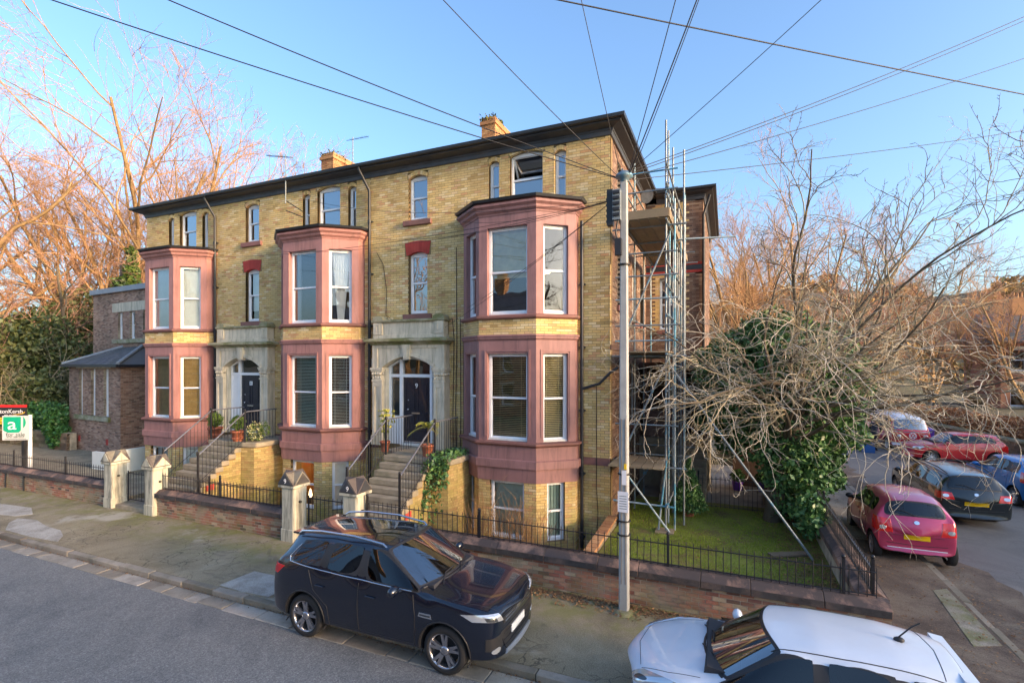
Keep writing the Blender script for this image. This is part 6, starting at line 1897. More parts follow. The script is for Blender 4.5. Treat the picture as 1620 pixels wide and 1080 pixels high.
# wooded ridge catching the last light
rid = []
mb = MB()
hx = []
n = 60
for i in range(n + 1):
    x = -60 + 220 * i / n; y = 120 + 10 * math.sin(x * .03)
    hh = 18 + 3 * math.sin(x * .05) + 2 * math.sin(x * .13)
    hx.append((x, y, hh))
vs, fs = [], []
for i, (x, y, hh) in enumerate(hx):
    for (dy, q) in ((-45, 0), (-30, .25), (-12, .8), (0, 1.0), (60, 1.1), (200, .4)): vs.append((x, y + dy, hh * q - .5))
for i in range(n):
    for k in range(5):
        a = i * 6 + k; fs.append((a, a + 6, a + 7, a + 1))
mb.add(vs, fs, 0, None, True); tag(mb.build('hill', MT['terrain']), kind='structure')
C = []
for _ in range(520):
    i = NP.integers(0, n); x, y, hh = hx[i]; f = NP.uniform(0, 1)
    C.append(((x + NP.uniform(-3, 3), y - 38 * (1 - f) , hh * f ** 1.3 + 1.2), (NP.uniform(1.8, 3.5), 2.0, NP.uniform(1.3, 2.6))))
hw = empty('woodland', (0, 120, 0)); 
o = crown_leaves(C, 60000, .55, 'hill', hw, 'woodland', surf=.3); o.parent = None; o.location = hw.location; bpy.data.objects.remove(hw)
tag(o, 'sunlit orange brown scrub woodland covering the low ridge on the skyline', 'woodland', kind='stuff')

# retaining wall with brown hedge on the right of the side street
rw = boundary_wall('boundary_wall', 0, 1, 'x') if False else None
def hedge_run(pts, label, mat, hgt, z0, w, n, size):
    h = root('hedge', (pts[0][0], pts[0][1], 0), label, 'hedge')
    C = []
    for (a, b) in zip(pts, pts[1:]):
        a, b = Vector(a), Vector(b); m = max(2, int((b - a).length / .9))
        for i in range(m): p = a.lerp(b, i / m); C.append(((p.x, p.y, z0 + hgt * .5), (.8, w, hgt * .55)))
    crown_leaves(C, n, size, mat, h, 'foliage'); return h

# ------------------------------------------------------------------ the street around
MT['osbrick'] = pieces_mat('opposite_brick', [(0, (.26, .10, .07)), (.5, (.36, .16, .10)), (1, (.42, .22, .14))], stain_amt=.3)
def plain_house(x0, x1, y0, y1, h, label, faces='n', wall='osbrick', storeys=3, nwin=4, gable=False, real_bricks=False, roofh=2.6):
    """a neighbouring house: walls with real openings on the face we can see, sashes, sills, lintels, pitched roof"""
    R = root('house', ((x0 + x1) / 2, (y0 + y1) / 2, 0), label, 'house')
    if faces == 'n':   # faces +Y
        M = Matrix(((-1, 0, 0, x1), (0, -1, 0, y1), (0, 0, 1, 0), (0, 0, 0, 1))); L = x1 - x0; D = y1 - y0
    elif faces == 'w':  # faces -X
        M = Matrix(((0, 1, 0, x0), (-1, 0, 0, y1), (0, 0, 1, 0), (0, 0, 0, 1))); L = y1 - y0; D = x1 - x0
    else:               # faces -Y
        M = T(x0, y0, 0); L = x1 - x0; D = y1 - y0
    hs = []
    sh = (h - .6) / storeys
    for s in range(storeys):
        for i in range(nwin):
            c = L * (i + .5) / nwin
            hs.append((c - .5, c + .5, .6 + s * sh + .5, .6 + s * sh + .5 + sh * .62))
    mb = WB(); wall_back(mb, 0, L, 0, h, hs, .3, M)
    mb.box(0, .3, .3, D, 0, h, 0, M); mb.box(L - .3, L, .3, D, 0, h, 0, M); mb.box(.3, L - .3, D - .3, D, 0, h, 0, M)
    for s in range(storeys + 1): mb.box(.3, L - .3, .3, D - .3, .3 + s * sh, .4 + s * sh, 0, M)
    mb.build('wall', MT[wall], R)
    if real_bricks: bricks_obj(brick_list(0, L, 0, h, hs), MT[wall], R, M)
    for (a, b, c, d) in hs:
        window(R, M @ T((a + b) / 2, .12, c), b - a, d - c, 0, ('r', 'bl_white', .5) if RNG.random() < .4 else None, 'glass')
        WB(M).box(a - .12, b + .12, -.08, .1, c - .14, c).build('sill', MT['stone'], R)
        WB(M).box(a - .12, b + .12, -.02, .1, d, d + .22).build('lintel', MT['stone'], R)
    rf = WB(M); e = .35
    rf.prism([(-e, h), (D + e, h), (D / 2, h + roofh)], -e, L + e, 'x'); rf.build('roof', MT['slate'], R)
    ch = WB(M); ch.box(L * .3, L * .3 + .9, D / 2 - .3, D / 2 + .3, h + roofh - .6, h + roofh + 1.3)
    for k in range(3): ch.lathe([(.12, 0), (.10, .5)], 8, 0, T(L * .3 + .2 + .25 * k, D / 2, h + roofh + 1.3))
    ch.build('chimney', MT['cbrick'], R)
    WB(M).box(-e, L + e, -e - .08, -e + .02, h - .12, h + .02).build('gutter', MT['gutter'], R)
    return R
# across the street, behind the camera: reflected in the glass and the car paint
plain_house(-14, -3.5, -22, -14, 8.6, 'red brick house opposite, left of the view point', 'n', nwin=4)
plain_house(4.5, 15, -22, -14, 8.2, 'red brick house opposite, right of the view point', 'n', nwin=4)
plain_house(-27, -16, -22, -14, 8.8, 'red brick house opposite the leftmost bay', 'n', nwin=4)
# unseen terraces added far right to block low sun from the lower storeys
plain_house(44, 54, -6, 13, 8.2, 'unseen tall terrace added far to the right to block the low sun', 'w', nwin=6, storeys=4, roofh=3.2)
plain_house(44, 54, 13.5, 34, 8.0, 'second unseen tall terrace added far to the right to block the low sun', 'w', nwin=6, storeys=4, roofh=3.2)
# far houses at the right edge
plain_house(28.5, 36, 54, 61, 6.4, 'neighbouring brick house just beyond the right edge', 's', nwin=5, storeys=2, roofh=1.8)
plain_house(20.8, 27.5, 54, 61, 6.4, 'red brick house with white windows at the right edge behind the twigs', 's', nwin=3, storeys=2)
plain_house(37.5, 45.0, 54, 61, 5.6, 'last brick house cut off by the right edge', 's', nwin=3, storeys=2)
plain_house(2.0, 8.0, 56, 63, 6.4, 'low brick house at the end of the side street', 's', nwin=3, storeys=2)

# raised bank on the right of the side street
bk = root('retaining_wall', (11, 30, 0), 'low mossy retaining wall below the brown hedge on the right of the side street', 'wall')
A, B = Vector((11.0, 27.0, 0)), Vector((10.6, 42.0, 0))
M, L = frame_for((13.8, 27.5), (9.8, 44)); M = Matrix(M)
# frame_for faces the wrong way for a wall seen from the west: build it from its far end to the near one
M, L = frame_for((10.2, 44), (12.9, 27.3))
mb = WB(); wall_back(mb, 0, L, 0, .95, [], .35, M); mb.build('mortar', MT['rmortar'], bk)
bricks_obj(brick_list(0, L, 0, .95, [], .42, .17), MT['rubble'], bk, M, proud=.02, name='stone')
mb = WB(M); mb.box(0, L, -.06, .4, .96, 1.06); mb.build('coping', MT['stonemoss'], bk)
mb = MB(); mb.prism([(10.5, 44), (13.2, 27.3), (40, 27.3), (40, 60), (10, 60)], .3, .92, 'z'); tag(mb.build('bank', MT['terrain']), kind='structure')
hedge_run([(11.0, 44), (13.7, 28)], 'russet brown beech hedge on top of the mossy retaining wall', 'leaf_hedge', 1.1, .9, .7, 17000, .07)
# rubbish heap by the wall
rb = root('rubbish_heap', (11.2, 32.5, 0), 'heap of pale dumped boards and panels leaning by the retaining wall', 'rubbish')
for i in range(12):
    Mx = T(10.9 + RNG.uniform(-.8, .9), 32.4 + RNG.uniform(-.6, .6), .5) @ RZ(RNG.uniform(0, 3)) @ RX(RNG.uniform(.6, 1.3)) @ RY(RNG.uniform(-.5, .5))
    WB(Mx).box(-.5, .5, -.03, .03, -.5, .55).build('panel', RNG.choice([MT['slab'], MT['stone'], MT['plank']]), rb)
bn = root('wheelie_bin', (9.9, 33.6, 0), 'purple wheeled bin standing behind the red camper van', 'bin')
MT['purple'] = flat_mat('purple_plastic', (.10, .03, .30), .4, var=.05)
WB().prism([(9.65, 33.35), (10.15, 33.35), (10.15, 33.9), (9.65, 33.9)], .1, 1.0, 'z').build('body', MT['purple'], bn, bevel=.03)
WB().prism([(33.3, 1.0), (33.3, 1.06), (33.9, 1.14), (33.95, 1.0)], 9.62, 10.18, 'x').build('lid', MT['purple'], bn)
WB().tube([(9.6, 33.9, .12), (10.2, 33.9, .12)], .11, 10).build('wheel', MT['black'], bn)
# crate beside the person
cr = root('crate', (7.0, 31.3, 0), 'blue plastic crate on the road beside the standing person', 'crate')
MT['bluepl'] = flat_mat('blue_plastic', (.02, .10, .32), .45, var=.05)
WB().box(6.55, 7.0, 31.0, 31.6, 0, .04).box(6.55, 6.58, 31.0, 31.6, .04, .5).box(6.97, 7.0, 31.0, 31.6, .04, .5).box(6.58, 6.97, 31.0, 31.03, .04, .5).box(6.58, 6.97, 31.57, 31.6, .04, .5).build('tub', MT['bluepl'], cr)
# dark wall and flower tubs behind the inner railing
o = WB().box(.2, 2.1, 19.9, 20.1, .1, 2.6).build('yard_wall', MT['gbrick']); tag(o, 'dark brick yard wall behind the inner railing', 'wall')
for i, (x, y) in enumerate(((.35, 19.2), (1.15, 19.3))):
    R = root('flower_tub', (x, y, .2), ['purple flower tub left of its twin by the dark yard wall', 'purple flower tub right of its twin by the dark yard wall'][i], 'flower tub')
    WB().lathe([(.15, 0), (.2, .3)], 12, 0, T(x, y, .2)).build('tub', MT['purple'], R)
    crown_leaves([((x, y, .68), (.26, .26, .22))], 300, .05, 'leaf_laurel', R, 'plant')

# ------------------------------------------------------------------ potted plants
def pot(mb, x, y, z, r, h, n=16):
    mb.lathe([(r * .68, 0), (r * .95, h * .82), (r * 1.05, h * .82), (r * 1.08, h), (r * .93, h), (r * .9, h * .9)], n, 0, T(x, y, z))
    mb.lathe([(r * .9, h * .9), (.001, h * .92)], n, 0, T(x, y, z))
def box_plant(x, y, z, label, r=.2, hr=.24, mat='leaf_box'):
    R = root('potted_shrub', (x, y, z), label, 'potted plant')
    mb = WB(); pot(mb, x, y, z, r, .36); mb.build('pot', MT['terracotta'], R)
    if r > .19:
        m2 = WB(); m2.lathe([(r * .9, .08), (r * 1.0, .09), (r * 1.0, .12), (r * .92, .13)], 16, 0, T(x, y, z)); m2.build('rim', MT['terracotta'], R)
    WB().tube([(x, y, z + .3), (x, y, z + .5)], .02, 6).build('stem', MT['bark_dark'], R)
    crown_leaves([((x, y, z + .36 + hr * .9), (hr, hr, hr))], 2600, .022, mat, R, surf=.5)
    return R
box_plant(-16.9, 12.35, 1.96, 'clipped box shrub in a terracotta pot, left of door number 8', .24, .28)
box_plant(-15.35, 12.05, 1.96, 'clipped box shrub in a ribbed terracotta pot, right of door number 8', .22, .27)
R = root('variegated_shrub', (-14.85, 12.3, 1.96), 'small pale variegated shrub beside the right box shrub of number 8', 'plant')
crown_leaves([((-14.85, 12.3, 2.2), (.3, .3, .35)), ((-14.6, 12.5, 2.35), (.2, .2, .3))], 700, .03, 'bl_white' if False else 'leaf_ivy', R)
MT['cream_leaf'] = leaf_mat('cream_leaf', [(.1, (.30, .32, .12)), (.9, (.60, .58, .32))], .5)
crown_leaves([((-14.85, 12.3, 2.25), (.32, .32, .36))], 350, .028, 'cream_leaf', R, 'pale_leaves')
def palm(x, y, z, label, n, L, seed, r=.17, stem=.5):
    R = root('potted_palm', (x, y, z), label, 'potted plant')
    mb = WB(); pot(mb, x, y, z, r, .34); mb.build('pot', MT['terracotta'], R)
    WB().tube([(x, y, z + .3), (x + .02, y, z + .3 + stem)], [.035, .025], 6).build('stem', MT['bark_dark'], R)
    rr = random.Random(seed)
    top = Vector((x + .02, y, z + .3 + stem))
    for i in range(n):
        a = 2 * PI * i / n + rr.uniform(-.3, .3); e = rr.uniform(.1, 1.0)
        d = Vector((math.cos(a) * math.cos(e), math.sin(a) * math.cos(e), math.sin(e)))
        s = Vector((-math.sin(a), math.cos(a), 0)); pts = []
        l = L * rr.uniform(.7, 1.1)
        for k in range(6):
            t_ = k / 5; pts.append(top + d * l * t_ + Vector((0, 0, -.55 * l * t_ * t_)))
        mb = WB()
        mb.tube(pts, .006, 4)
        for k in range(1, 6):
            for sg in (-1, 1):
                for q in (0, .5):
                    p = pts[k - 1].lerp(pts[k], q); tip = p + (pts[k] - pts[k - 1]).normalized() * .12 + s * sg * (.16 * (1 - .5 * k / 6)) + Vector((0, 0, -.05))
                    w_ = (pts[k] - pts[k - 1]).normalized() * .014
                    mb.add([p - w_, p + w_, tip], [(0, 1, 2)])
        mb.build('frond', MT['palm'], R)
    return R
MT['palm'] = leaf_mat('yellowing_palm', [(.1, (.20, .22, .03)), (.9, (.45, .42, .08))], .5)
palm(-7.85, 12.2, 1.96, 'yellowing palm in a terracotta pot, right of door number 9', 13, .55, 3, .19, .55)
R = root('potted_plant', (-9.45, 12.2, 1.96), 'lanky yellow green plant in a terracotta pot, left of door number 9', 'potted plant')
mb = WB(); pot(mb, -9.45, 12.35, 1.96, .15, .32); mb.build('pot', MT['terracotta'], R)
mb = WB(); rr = random.Random(8); lf = []
for i in range(7):
    p = Vector((-9.45, 12.35, 2.25)); d = Vector((rr.uniform(-.25, .25), rr.uniform(-.2, .2), 1)).normalized(); pts = [p]
    for k in range(6): pts.append(pts[-1] + d * .16); d = (d + Vector((rr.uniform(-.2, .2), rr.uniform(-.2, .2), -.02))).normalized()
    mb.tube(pts, .007, 4); lf += [q + Vector((rr.uniform(-.07, .07), rr.uniform(-.07, .07), 0)) for q in pts[2:] for _ in range(6)]
mb.build('stem', MT['leaf_box'], R)
leaf_mesh('foliage', np.array([q[:] for q in lf]), .05, MT['palm'], R).location = -Vector(R.location)
R = root('potted_fir', (-1.0, 15.2, LV), 'small dark fir in a terracotta pot on the lawn below the side steps', 'potted plant')
mb = WB(); pot(mb, -1.0, 15.2, LV, .19, .33); mb.build('pot', MT['terracotta'], R)
crown_leaves([((-1.0, 15.2, LV + .3 + i * .17), (.55 - i * .065, .55 - i * .065, .2)) for i in range(8)], 7000, .035, 'leaf_holly', R, surf=.2)
# ivy over the steps of number 9
R = root('ivy', (-7.3, 11.8, 1.9), 'ivy hanging from the landing of number 9 down its brick side', 'plant')
C = []
rr = np.random.default_rng(4)
for i in range(26):
    x = rr.uniform(-7.5, -7.0); z = 1.98
    y = 11.75 if x < -7.4 else 11.8 + (x + 7.5) * .3
    ln = rr.uniform(.2, 1.5) * (1.2 if x < -7.25 else .5)
    m = int(ln * 34)
    t_ = rr.uniform(0, 1, m)
    C.append(np.stack([x + .10 * np.sin(t_ * 6 + i) + rr.normal(0, .05, m), np.full(m, y - .09) - rr.uniform(0, .06, m) - .2 * (x < -7.42) * t_ * ln, z - t_ * ln], 1))
C.append(np.stack([rr.uniform(-7.6, -6.9, 420), rr.uniform(11.7, 13.2, 420), rr.uniform(1.97, 2.12, 420)], 1))
leaf_mesh('ivy_leaves', np.concatenate(C) , .045, MT['leaf_holly'], R, aspect=.8).location = -Vector(R.location)
# bare winter stems against the basement windows of the mauve bay
R = root('bare_shrub', (-5.6, 11.9, -.5), 'thicket of bare brown winter stems in front of the mauve bay basement windows', 'shrub')
t = Tree(90)
N = 70
S = np.stack([NP.uniform(-6.5, -4.3, N), NP.uniform(11.5, 12.3, N), np.full(N, -.55)], 1); D = NP.normal(0, .16, (N, 3)) + [0, 0, 1]
P, Q = t.grow(S, D, NP.uniform(1.0, 1.75, N), np.full(N, .009), 8, .06, .0, .5, .02)
c = t.children(P, Q, 4, .3, .35, .45, .8, rmin=.005); t.grow(*c, 6, .08, .02, .5, .02)
MT['straw'] = flat_mat('dry_stems', (.34, .20, .09), .9, var=.3)
t.mesh('stems', [0, 1], [4, 3], MT['straw'], R)
# lawn grass and moss
n = 60000
x = NP.uniform(-2.6, 2.05, n); y = NP.uniform(9.85, 16.3, n)
dens = .5 + .5 * np.sin(x * 2.1 + 1.3 * np.sin(y * 1.7)) * np.sin(y * 1.9 + x)
k = NP.uniform(0, 1, n) < .12 + .88 * dens; k &= ~((x > 1.0) & (NP.uniform(0, 1, n) < (x - 1.0) * 1.1)); x, y = x[k], y[k]; n = len(x)
a = NP.uniform(0, 2 * PI, n); h = NP.uniform(.015, .05, n); w = .006
c = np.stack([x, y, np.full(n, LV)], 1); dx = np.stack([np.cos(a) * w, np.sin(a) * w, np.zeros(n)], 1)
tip = c + np.stack([NP.normal(0, .014, n), NP.normal(0, .014, n), h], 1)
MT['grass'] = leaf_mat('moss_and_grass', [(.1, (.09, .13, .012)), (.5, (.20, .27, .02)), (.9, (.33, .38, .06))], .7, .2)
o = np_mesh('grass', np.stack([c - dx, c + dx, tip], 1).reshape(-1, 3), np.arange(3 * n).reshape(n, 3), MT['grass'])
tag(o, 'short mossy green grass of the side garden lawn', 'grass', kind='stuff')
# lit things inside
MT['lampglow'] = emit_mat('warm_lamp', (1.0, .72, .38), 1.2)
o = WB().lathe([(.02, 0), (.30, .0), (.31, .03), (.22, .06), (.02, .06)], 20, 0, T(-5.3, 14.6, 7.4)).build('ceiling_lamp', MT['lampglow']); tag(o, 'round glowing ceiling lamp behind the upper mauve bay window', 'lamp')
MT['warmwall'] = flat_mat('orange_room_wall', (.55, .25, .08), .9, bs=0)
rm = root('basement_room', (-13.6, 13.6, -.6), 'warm orange room seen through the open basement window of the middle bay', 'room')
WB().box(-14.6, -12.2, 14.6, 14.7, -.6, 1.4).box(-14.7, -14.6, 13.0, 14.7, -.6, 1.4).build('wall', MT['warmwall'], rm)
l = bpy.data.lights.new('room_light', 'POINT'); l.energy = 9; l.color = (1, .62, .28); l.shadow_soft_size = .1
lo = bpy.data.objects.new('room_light', l); link(lo); lo.location = (-13.2, 13.6, .9)
R = root('table_lamp', (-13.35, 13.3, -.5), 'flame bright table lamp glowing inside the basement window of the middle bay', 'lamp')
WB().lathe([(.06, 0), (.02, .1), (.02, .45)], 10, 0, T(-13.35, 13.3, -.5)).build('stand', MT['black'], R)
WB().lathe([(.03, .0), (.07, .06), (.04, .22), (.01, .3)], 12, 0, T(-13.35, 13.3, -.05)).build('shade', MT['lampglow'], R)

# street trees on the near side of the road, seen only in the window glass
bare_tree((17, -3.2, PV), 13, 'bare street tree on the opposite pavement to the right', 71, stems=4, spread=.5, trunk_r=.2, n1=7, levels=(6, 5, 4, 3), rmin=.014)
bare_tree((26, -3.6, PV), 13, 'second bare street tree on the opposite pavement, further right', 72, stems=4, spread=.5, trunk_r=.2, n1=7, levels=(6, 5, 4, 3), rmin=.014)
bare_tree((-20, -4.0, PV), 14, 'bare street tree on the opposite pavement to the left', 73, stems=4, spread=.5, trunk_r=.2, n1=7, levels=(6, 5, 4, 3), rmin=.014)

o = litter('fallen_leaves', 500, lambda r: (r.uniform(-2.5, 2.0), r.uniform(9.9, 16.3), LV + .01), .03, MT['deadleaf'])
tag(o, 'few dead leaves and twigs scattered over the mossy lawn', 'leaves')
o = litter('fallen_leaves', 1500, lambda r: (2.0 - abs(r.normal(0, .5)), r.uniform(10.5, 16.3), LV + .01), .035, MT['deadleaf'])
tag(o, 'thick brown leaf litter along the side railing of the lawn', 'leaves')
o = litter('fallen_leaves', 900, lambda r: (4.3 + abs(r.normal(0, .35)), r.uniform(8.5, 30), .012), .03, MT['deadleaf'])
tag(o, 'brown leaf litter along the left edge of the side street', 'leaves')

# ------------------------------------------------------------------ vehicles
def paint(name, col, metal=.25, rough=.28, coat=1.0):
    m = flat_mat(name, col, rough, metal, var=.03, bs=0, coat=coat)
    return m
MT['p_black'] = paint('blue_black_paint', (.004, .007, .018), .1, .22)
MT['p_white'] = paint('white_car_paint', (.60, .66, .74), 0, .3)
MT['p_pink'] = paint('metallic_raspberry_paint', (.50, .05, .13), .45, .3)
MT['p_navy'] = paint('very_dark_green_paint', (.008, .014, .018), .2, .25)
MT['p_blue'] = paint('bright_blue_paint', (.01, .17, .50), .2, .28)
MT['p_red'] = paint('red_car_paint', (.48, .015, .02), .1, .3)
MT['p_van'] = paint('old_red_van_paint', (.45, .02, .035), 0, .35)
MT['tyre'] = flat_mat('tyre_rubber', (.018, .018, .019), .85, var=.2, bs=.2)
MT['alloy'] = flat_mat('alloy_wheel', (.42, .42, .45), .25, .9, var=.05, bs=0)
MT['hubcap'] = flat_mat('silver_hubcap', (.45, .47, .50), .35, .6, var=.05, bs=0)
MT['lens_red'] = flat_mat('red_lamp_lens', (.60, .01, .01), .12, var=.05, bs=0, coat=1)
MT['lens_clear'] = flat_mat('clear_lamp_lens', (.62, .66, .70), .08, .6, var=.08, bs=0, coat=1)
MT['lens_dark'] = flat_mat('lamp_reflector_dark', (.10, .11, .12), .15, .6, bs=0)
MT['plate_y'] = flat_mat('yellow_number_plate', (.85, .55, .01), .4, var=.02, bs=0)
MT['plate_w'] = flat_mat('white_number_plate', (.80, .80, .78), .4, var=.02, bs=0)
def carglass(name, col, rough=.03):
    m, nt, b = new_mat(name)
    b.inputs['Base Color'].default_value = (*col, 1); b.inputs['Roughness'].default_value = rough
    b.inputs['Specular IOR Level'].default_value = .9; b.inputs['Coat Weight'].default_value = 1; b.inputs['Coat Roughness'].default_value = .01
    return m
MT['cg'] = glass_mat('tinted_car_glass', (.10, .12, .12), .02, .005)
MT['cgw'] = glass_mat('windscreen_glass', (.26, .40, .38), .24, .005)
MT['seat'] = flat_mat('dark_seat_fabric', (.035, .035, .04), .9, bs=0)

def columns(L, w, H, zb, xcowl, xrf, xb, xc, xq, xre, zn, zh0, zh1, zbf, zbr, wt, tail=.0, nose=.10, tb=.12, rgl=None):
    """x from the nose back; each: x, xt, w, wt, zb, zs, zbelt, zc, zr, bow, bowt"""
    zs = zbf - .28
    C = []
    C.append((.02, .02, w * .74, w * .52, zb + .08, zn - .24, zn - .04, zn - .01, zn, nose, nose * .6))
    C.append((.09, .11, w * .90, w * .64, zb + .02, zn - .18, zh0 - .05, zh0 - .015, zh0, nose, nose * .7))
    C.append((.42, .42, w * .985, w * .72, zb, zs - .06, zh0 + (zh1 - zh0) * .35 - .03, zh0 + (zh1 - zh0) * .42, zh0 + (zh1 - zh0) * .5 + .01, nose * .6, .05))
    C.append((xcowl - .30, xcowl - .30, w, w * .76, zb, zs - .02, zbf - .05, zh1 - .035, zh1 - .005, 0, .04))
    C.append((xcowl - .02, xcowl - .08, w, w * .81, zb, zs, zbf - .02, zh1 - .01, zh1 + .02, 0, .16))
    C.append((xcowl + .06, xcowl, w, w * .82, zb, zs, zbf - .01, zh1 + .01, zh1 + .04, 0, .22))
    xm = xrf
    C.append((xm, xm, w, wt, zb, zs, zbf + .01, H - .10, H - .045, 0, tb))
    C.append((xb - .05, xb - .03, w, wt + .01, zb, zs, zbf + .02, H - .07, H - .005, 0, 0))
    C.append((xb + .05, xb + .05, w, wt + .01, zb, zs, zbf + .025, H - .07, H, 0, 0))
    f = lambda x: zbf + .025 + (zbr - zbf - .025) * (x - xb) / (xq - xb)
    C.append((xc - .05, xc - .06, w, wt + .005, zb, zs, f(xc), H - .08, H - .005, 0, 0))
    C.append((xc + .05, xc + .02, w, wt, zb, zs, f(xc) + .005, H - .085, H - .01, 0, 0))
    C.append((xq, xq - .14, w * .985, wt - .02, zb, zs + .01, zbr, H - .13, H - .04, 0, 0))
    C.append((xq + (L - xq) * .35, xre, w * .97, wt - .04, zb, zs + .02, zbr + .02, H - .17, H - .075, 0, -.03))
    rz = rgl or (zbr - .0)
    C.append((L - .14, L - .16, w * .93, w * .74, zb + .02, zs + .02, rz - .04, rz - .01, rz + .01, -.06, -.06))
    C.append((L - .05, L - .08, w * .90, w * .72, zb + .04, zs - .02, rz - .16, rz - .13, rz - .12, -.08, -.07))
    C.append((L, L - .01, w * .84, w * .64, zb + .08, zs - .14, zs - .04, zs - .02, zs - .02, -.10, -.08))
    return C

class Car:
    def __init__(self, name, label, cat, loc, rz, cols, pmat, wheels, R, w, panels, screen=(5, 6), rear=(12, 13), group=None, rimcol='black', two_tone=None, zbot=.2, rim_sides=True, wheel_w=.21):
        self.root = empty(name, loc, rz); tag(self.root, label, cat, group)
        self.w = w; self.L = cols[-1][0]; self.R = R; self.wheels = wheels
        bm = bmesh.new()
        cr = bm.edges.layers.float.get('crease_edge') or bm.edges.layers.float.new('crease_edge')
        cv = bm.verts.layers.float.get('crease_vert') or bm.verts.layers.float.new('crease_vert')
        NR = 10
        grid = []
        for (x, xt, cw, wt, zb, zs, zbelt, zc, zr, bow, bowt) in cols:
            rr = [(0, zb), (.80 * cw, zb), (.965 * cw, zb + .07), (cw, zb + (zs - zb) * .5), (cw, zs), (.955 * cw, zbelt),
                  (wt, zc), (wt * .80, zr - (zr - zc) * .25), (wt * .42, zr), (0, zr + .006)]
            row = {}
            for k, (y, z) in enumerate(rr):
                top = k >= 6
                xx = (xt + bowt * (y / wt) ** 2) if top else (x + bow * (y / cw) ** 3)
                row[(k, 1)] = bm.verts.new((xx, y, z))
                row[(k, -1)] = row[(k, 1)] if y == 0 else bm.verts.new((xx, -y, z))
            grid.append(row)
        fmap = {}
        for i in range(len(cols) - 1):
            for k in range(NR - 1):
                for s in (1, -1):
                    q = [grid[i][(k, s)], grid[i + 1][(k, s)], grid[i + 1][(k + 1, s)], grid[i][(k + 1, s)]]
                    if s < 0: q = q[::-1]
                    f = bm.faces.new(q); fmap[(i, k, s)] = f
                    f.material_index = 2 if k == 0 else 0
                    f.smooth = True
        for i, flip in ((0, False), (len(cols) - 1, True)):
            for k in range(NR - 1):
                a, b, c, d = grid[i][(k, 1)], grid[i][(k + 1, 1)], grid[i][(k + 1, -1)], grid[i][(k, -1)]
                vs = [a, b, c, d]; u = []
                for v in vs:
                    if v not in u: u.append(v)
                if flip: u = u[::-1]
                f = bm.faces.new(u); f.smooth = True
        bmesh.ops.recalc_face_normals(bm, faces=bm.faces)
        self.mats = [pmat, MT['black'], MT['tyre']]
        regs = []
        regs.append(('windscreen', [fmap[(i, k, s)] for i in range(*screen) for k in (6, 7, 8) for s in (1, -1)], MT['cgw']))
        if rear: regs.append(('rear_window', [fmap[(i, k, s)] for i in range(*rear) for k in (6, 7, 8) for s in (1, -1)], MT['cg']))
        for (a, b) in panels:
            for s in (1, -1):
                regs.append(('side_window', [fmap[(i, 5, s)] for i in range(a, b)], MT['cg']))
        for n_, faces, m in regs:
            mi = len(self.mats); self.mats.append(m)
            r = bmesh.ops.inset_region(bm, faces=faces, thickness=.035 if n_ != 'side_window' else .03, depth=0, use_even_offset=True)
            for f in r['faces']: f.material_index = 1 if n_ == 'side_window' or rimcol == 'black' else 0; f.smooth = True
            fs = set(faces)
            for f in faces:
                f.material_index = mi
                for e in f.edges:
                    if any(g not in fs for g in e.link_faces): e[cr] = 1.0
            for f in r['faces']:
                for e in f.edges:
                    if any(g not in fs and g not in r['faces'] for g in e.link_faces): e[cr] = max(e[cr], .9)
            for f in r['faces']:
                for e in f.edges:
                    if all(g in r['faces'] for g in e.link_faces):
                        for v in e.verts:
                            lk = [g for g in v.link_faces if g in fs]
                            if len(lk) == 1: v[cv] = .8
        # pillars between the side windows
        if rim_sides:
            for (a, b), (c, d) in zip(panels, panels[1:]):
                for s in (1, -1):
                    for i in range(b, c): fmap[(i, 5, s)].material_index = 1
        # crisp shoulder and sill lines
        for i in range(len(cols) - 1):
            for k, v in ((4, .35), (2, .5), (5, 1.0 if 6 <= i < 12 else .4), (6, 1.0 if 6 <= i < 12 else 0)):
                for s in (1, -1):
                    e = bm.edges.get((grid[i][(k, s)], grid[i + 1][(k, s)]))
                    if e: e[cr] = max(e[cr], v)
        me = bpy.data.meshes.new('tmp'); bm.to_mesh(me); bm.free()
        for m in self.mats: me.materials.append(m)
        tmp = bpy.data.objects.new('tmp', me); COL.objects.link(tmp)
        md = tmp.modifiers.new('s', 'SUBSURF'); md.levels = 3; md.render_levels = 3
        cut = MB()
        for xw in wheels:
            for s in (1, -1):
                n = 40; vs = []
                for yy in (s * (w + .2), s * (w - .30)):
                    for i in range(n):
                        t = 2 * PI * i / n; vs.append((xw + (R + .055) * math.cos(t), yy, R + .01 + (R + .055) * math.sin(t)))
                fs = [(i, (i + 1) % n, n + (i + 1) % n, n + i) for i in range(n)]
                if s > 0: fs = [f[::-1] for f in fs]
                cap0, cap1 = list(range(n)), list(range(n, 2 * n))
                cut.add(vs, fs + [cap0 if s < 0 else cap0[::-1] if False else cap0, cap1])
        cme = cut.mesh('cut', [MT['tyre']])
        cbm = bmesh.new(); cbm.from_mesh(cme); bmesh.ops.recalc_face_normals(cbm, faces=cbm.faces); cbm.to_mesh(cme); cbm.free()
        co = bpy.data.objects.new('cut', cme); COL.objects.link(co)
        bo = tmp.modifiers.new('b', 'BOOLEAN'); bo.operation = 'DIFFERENCE'; bo.object = co; bo.solver = 'EXACT'
        bpy.context.view_layer.update()
        dg = bpy.context.evaluated_depsgraph_get()
        ev = bpy.data.meshes.new_from_object(tmp.evaluated_get(dg))
        bpy.data.objects.remove(tmp); bpy.data.objects.remove(co)
        bm = bmesh.new(); bm.from_mesh(ev)
        nm = len(self.mats)
        rr = R + .055
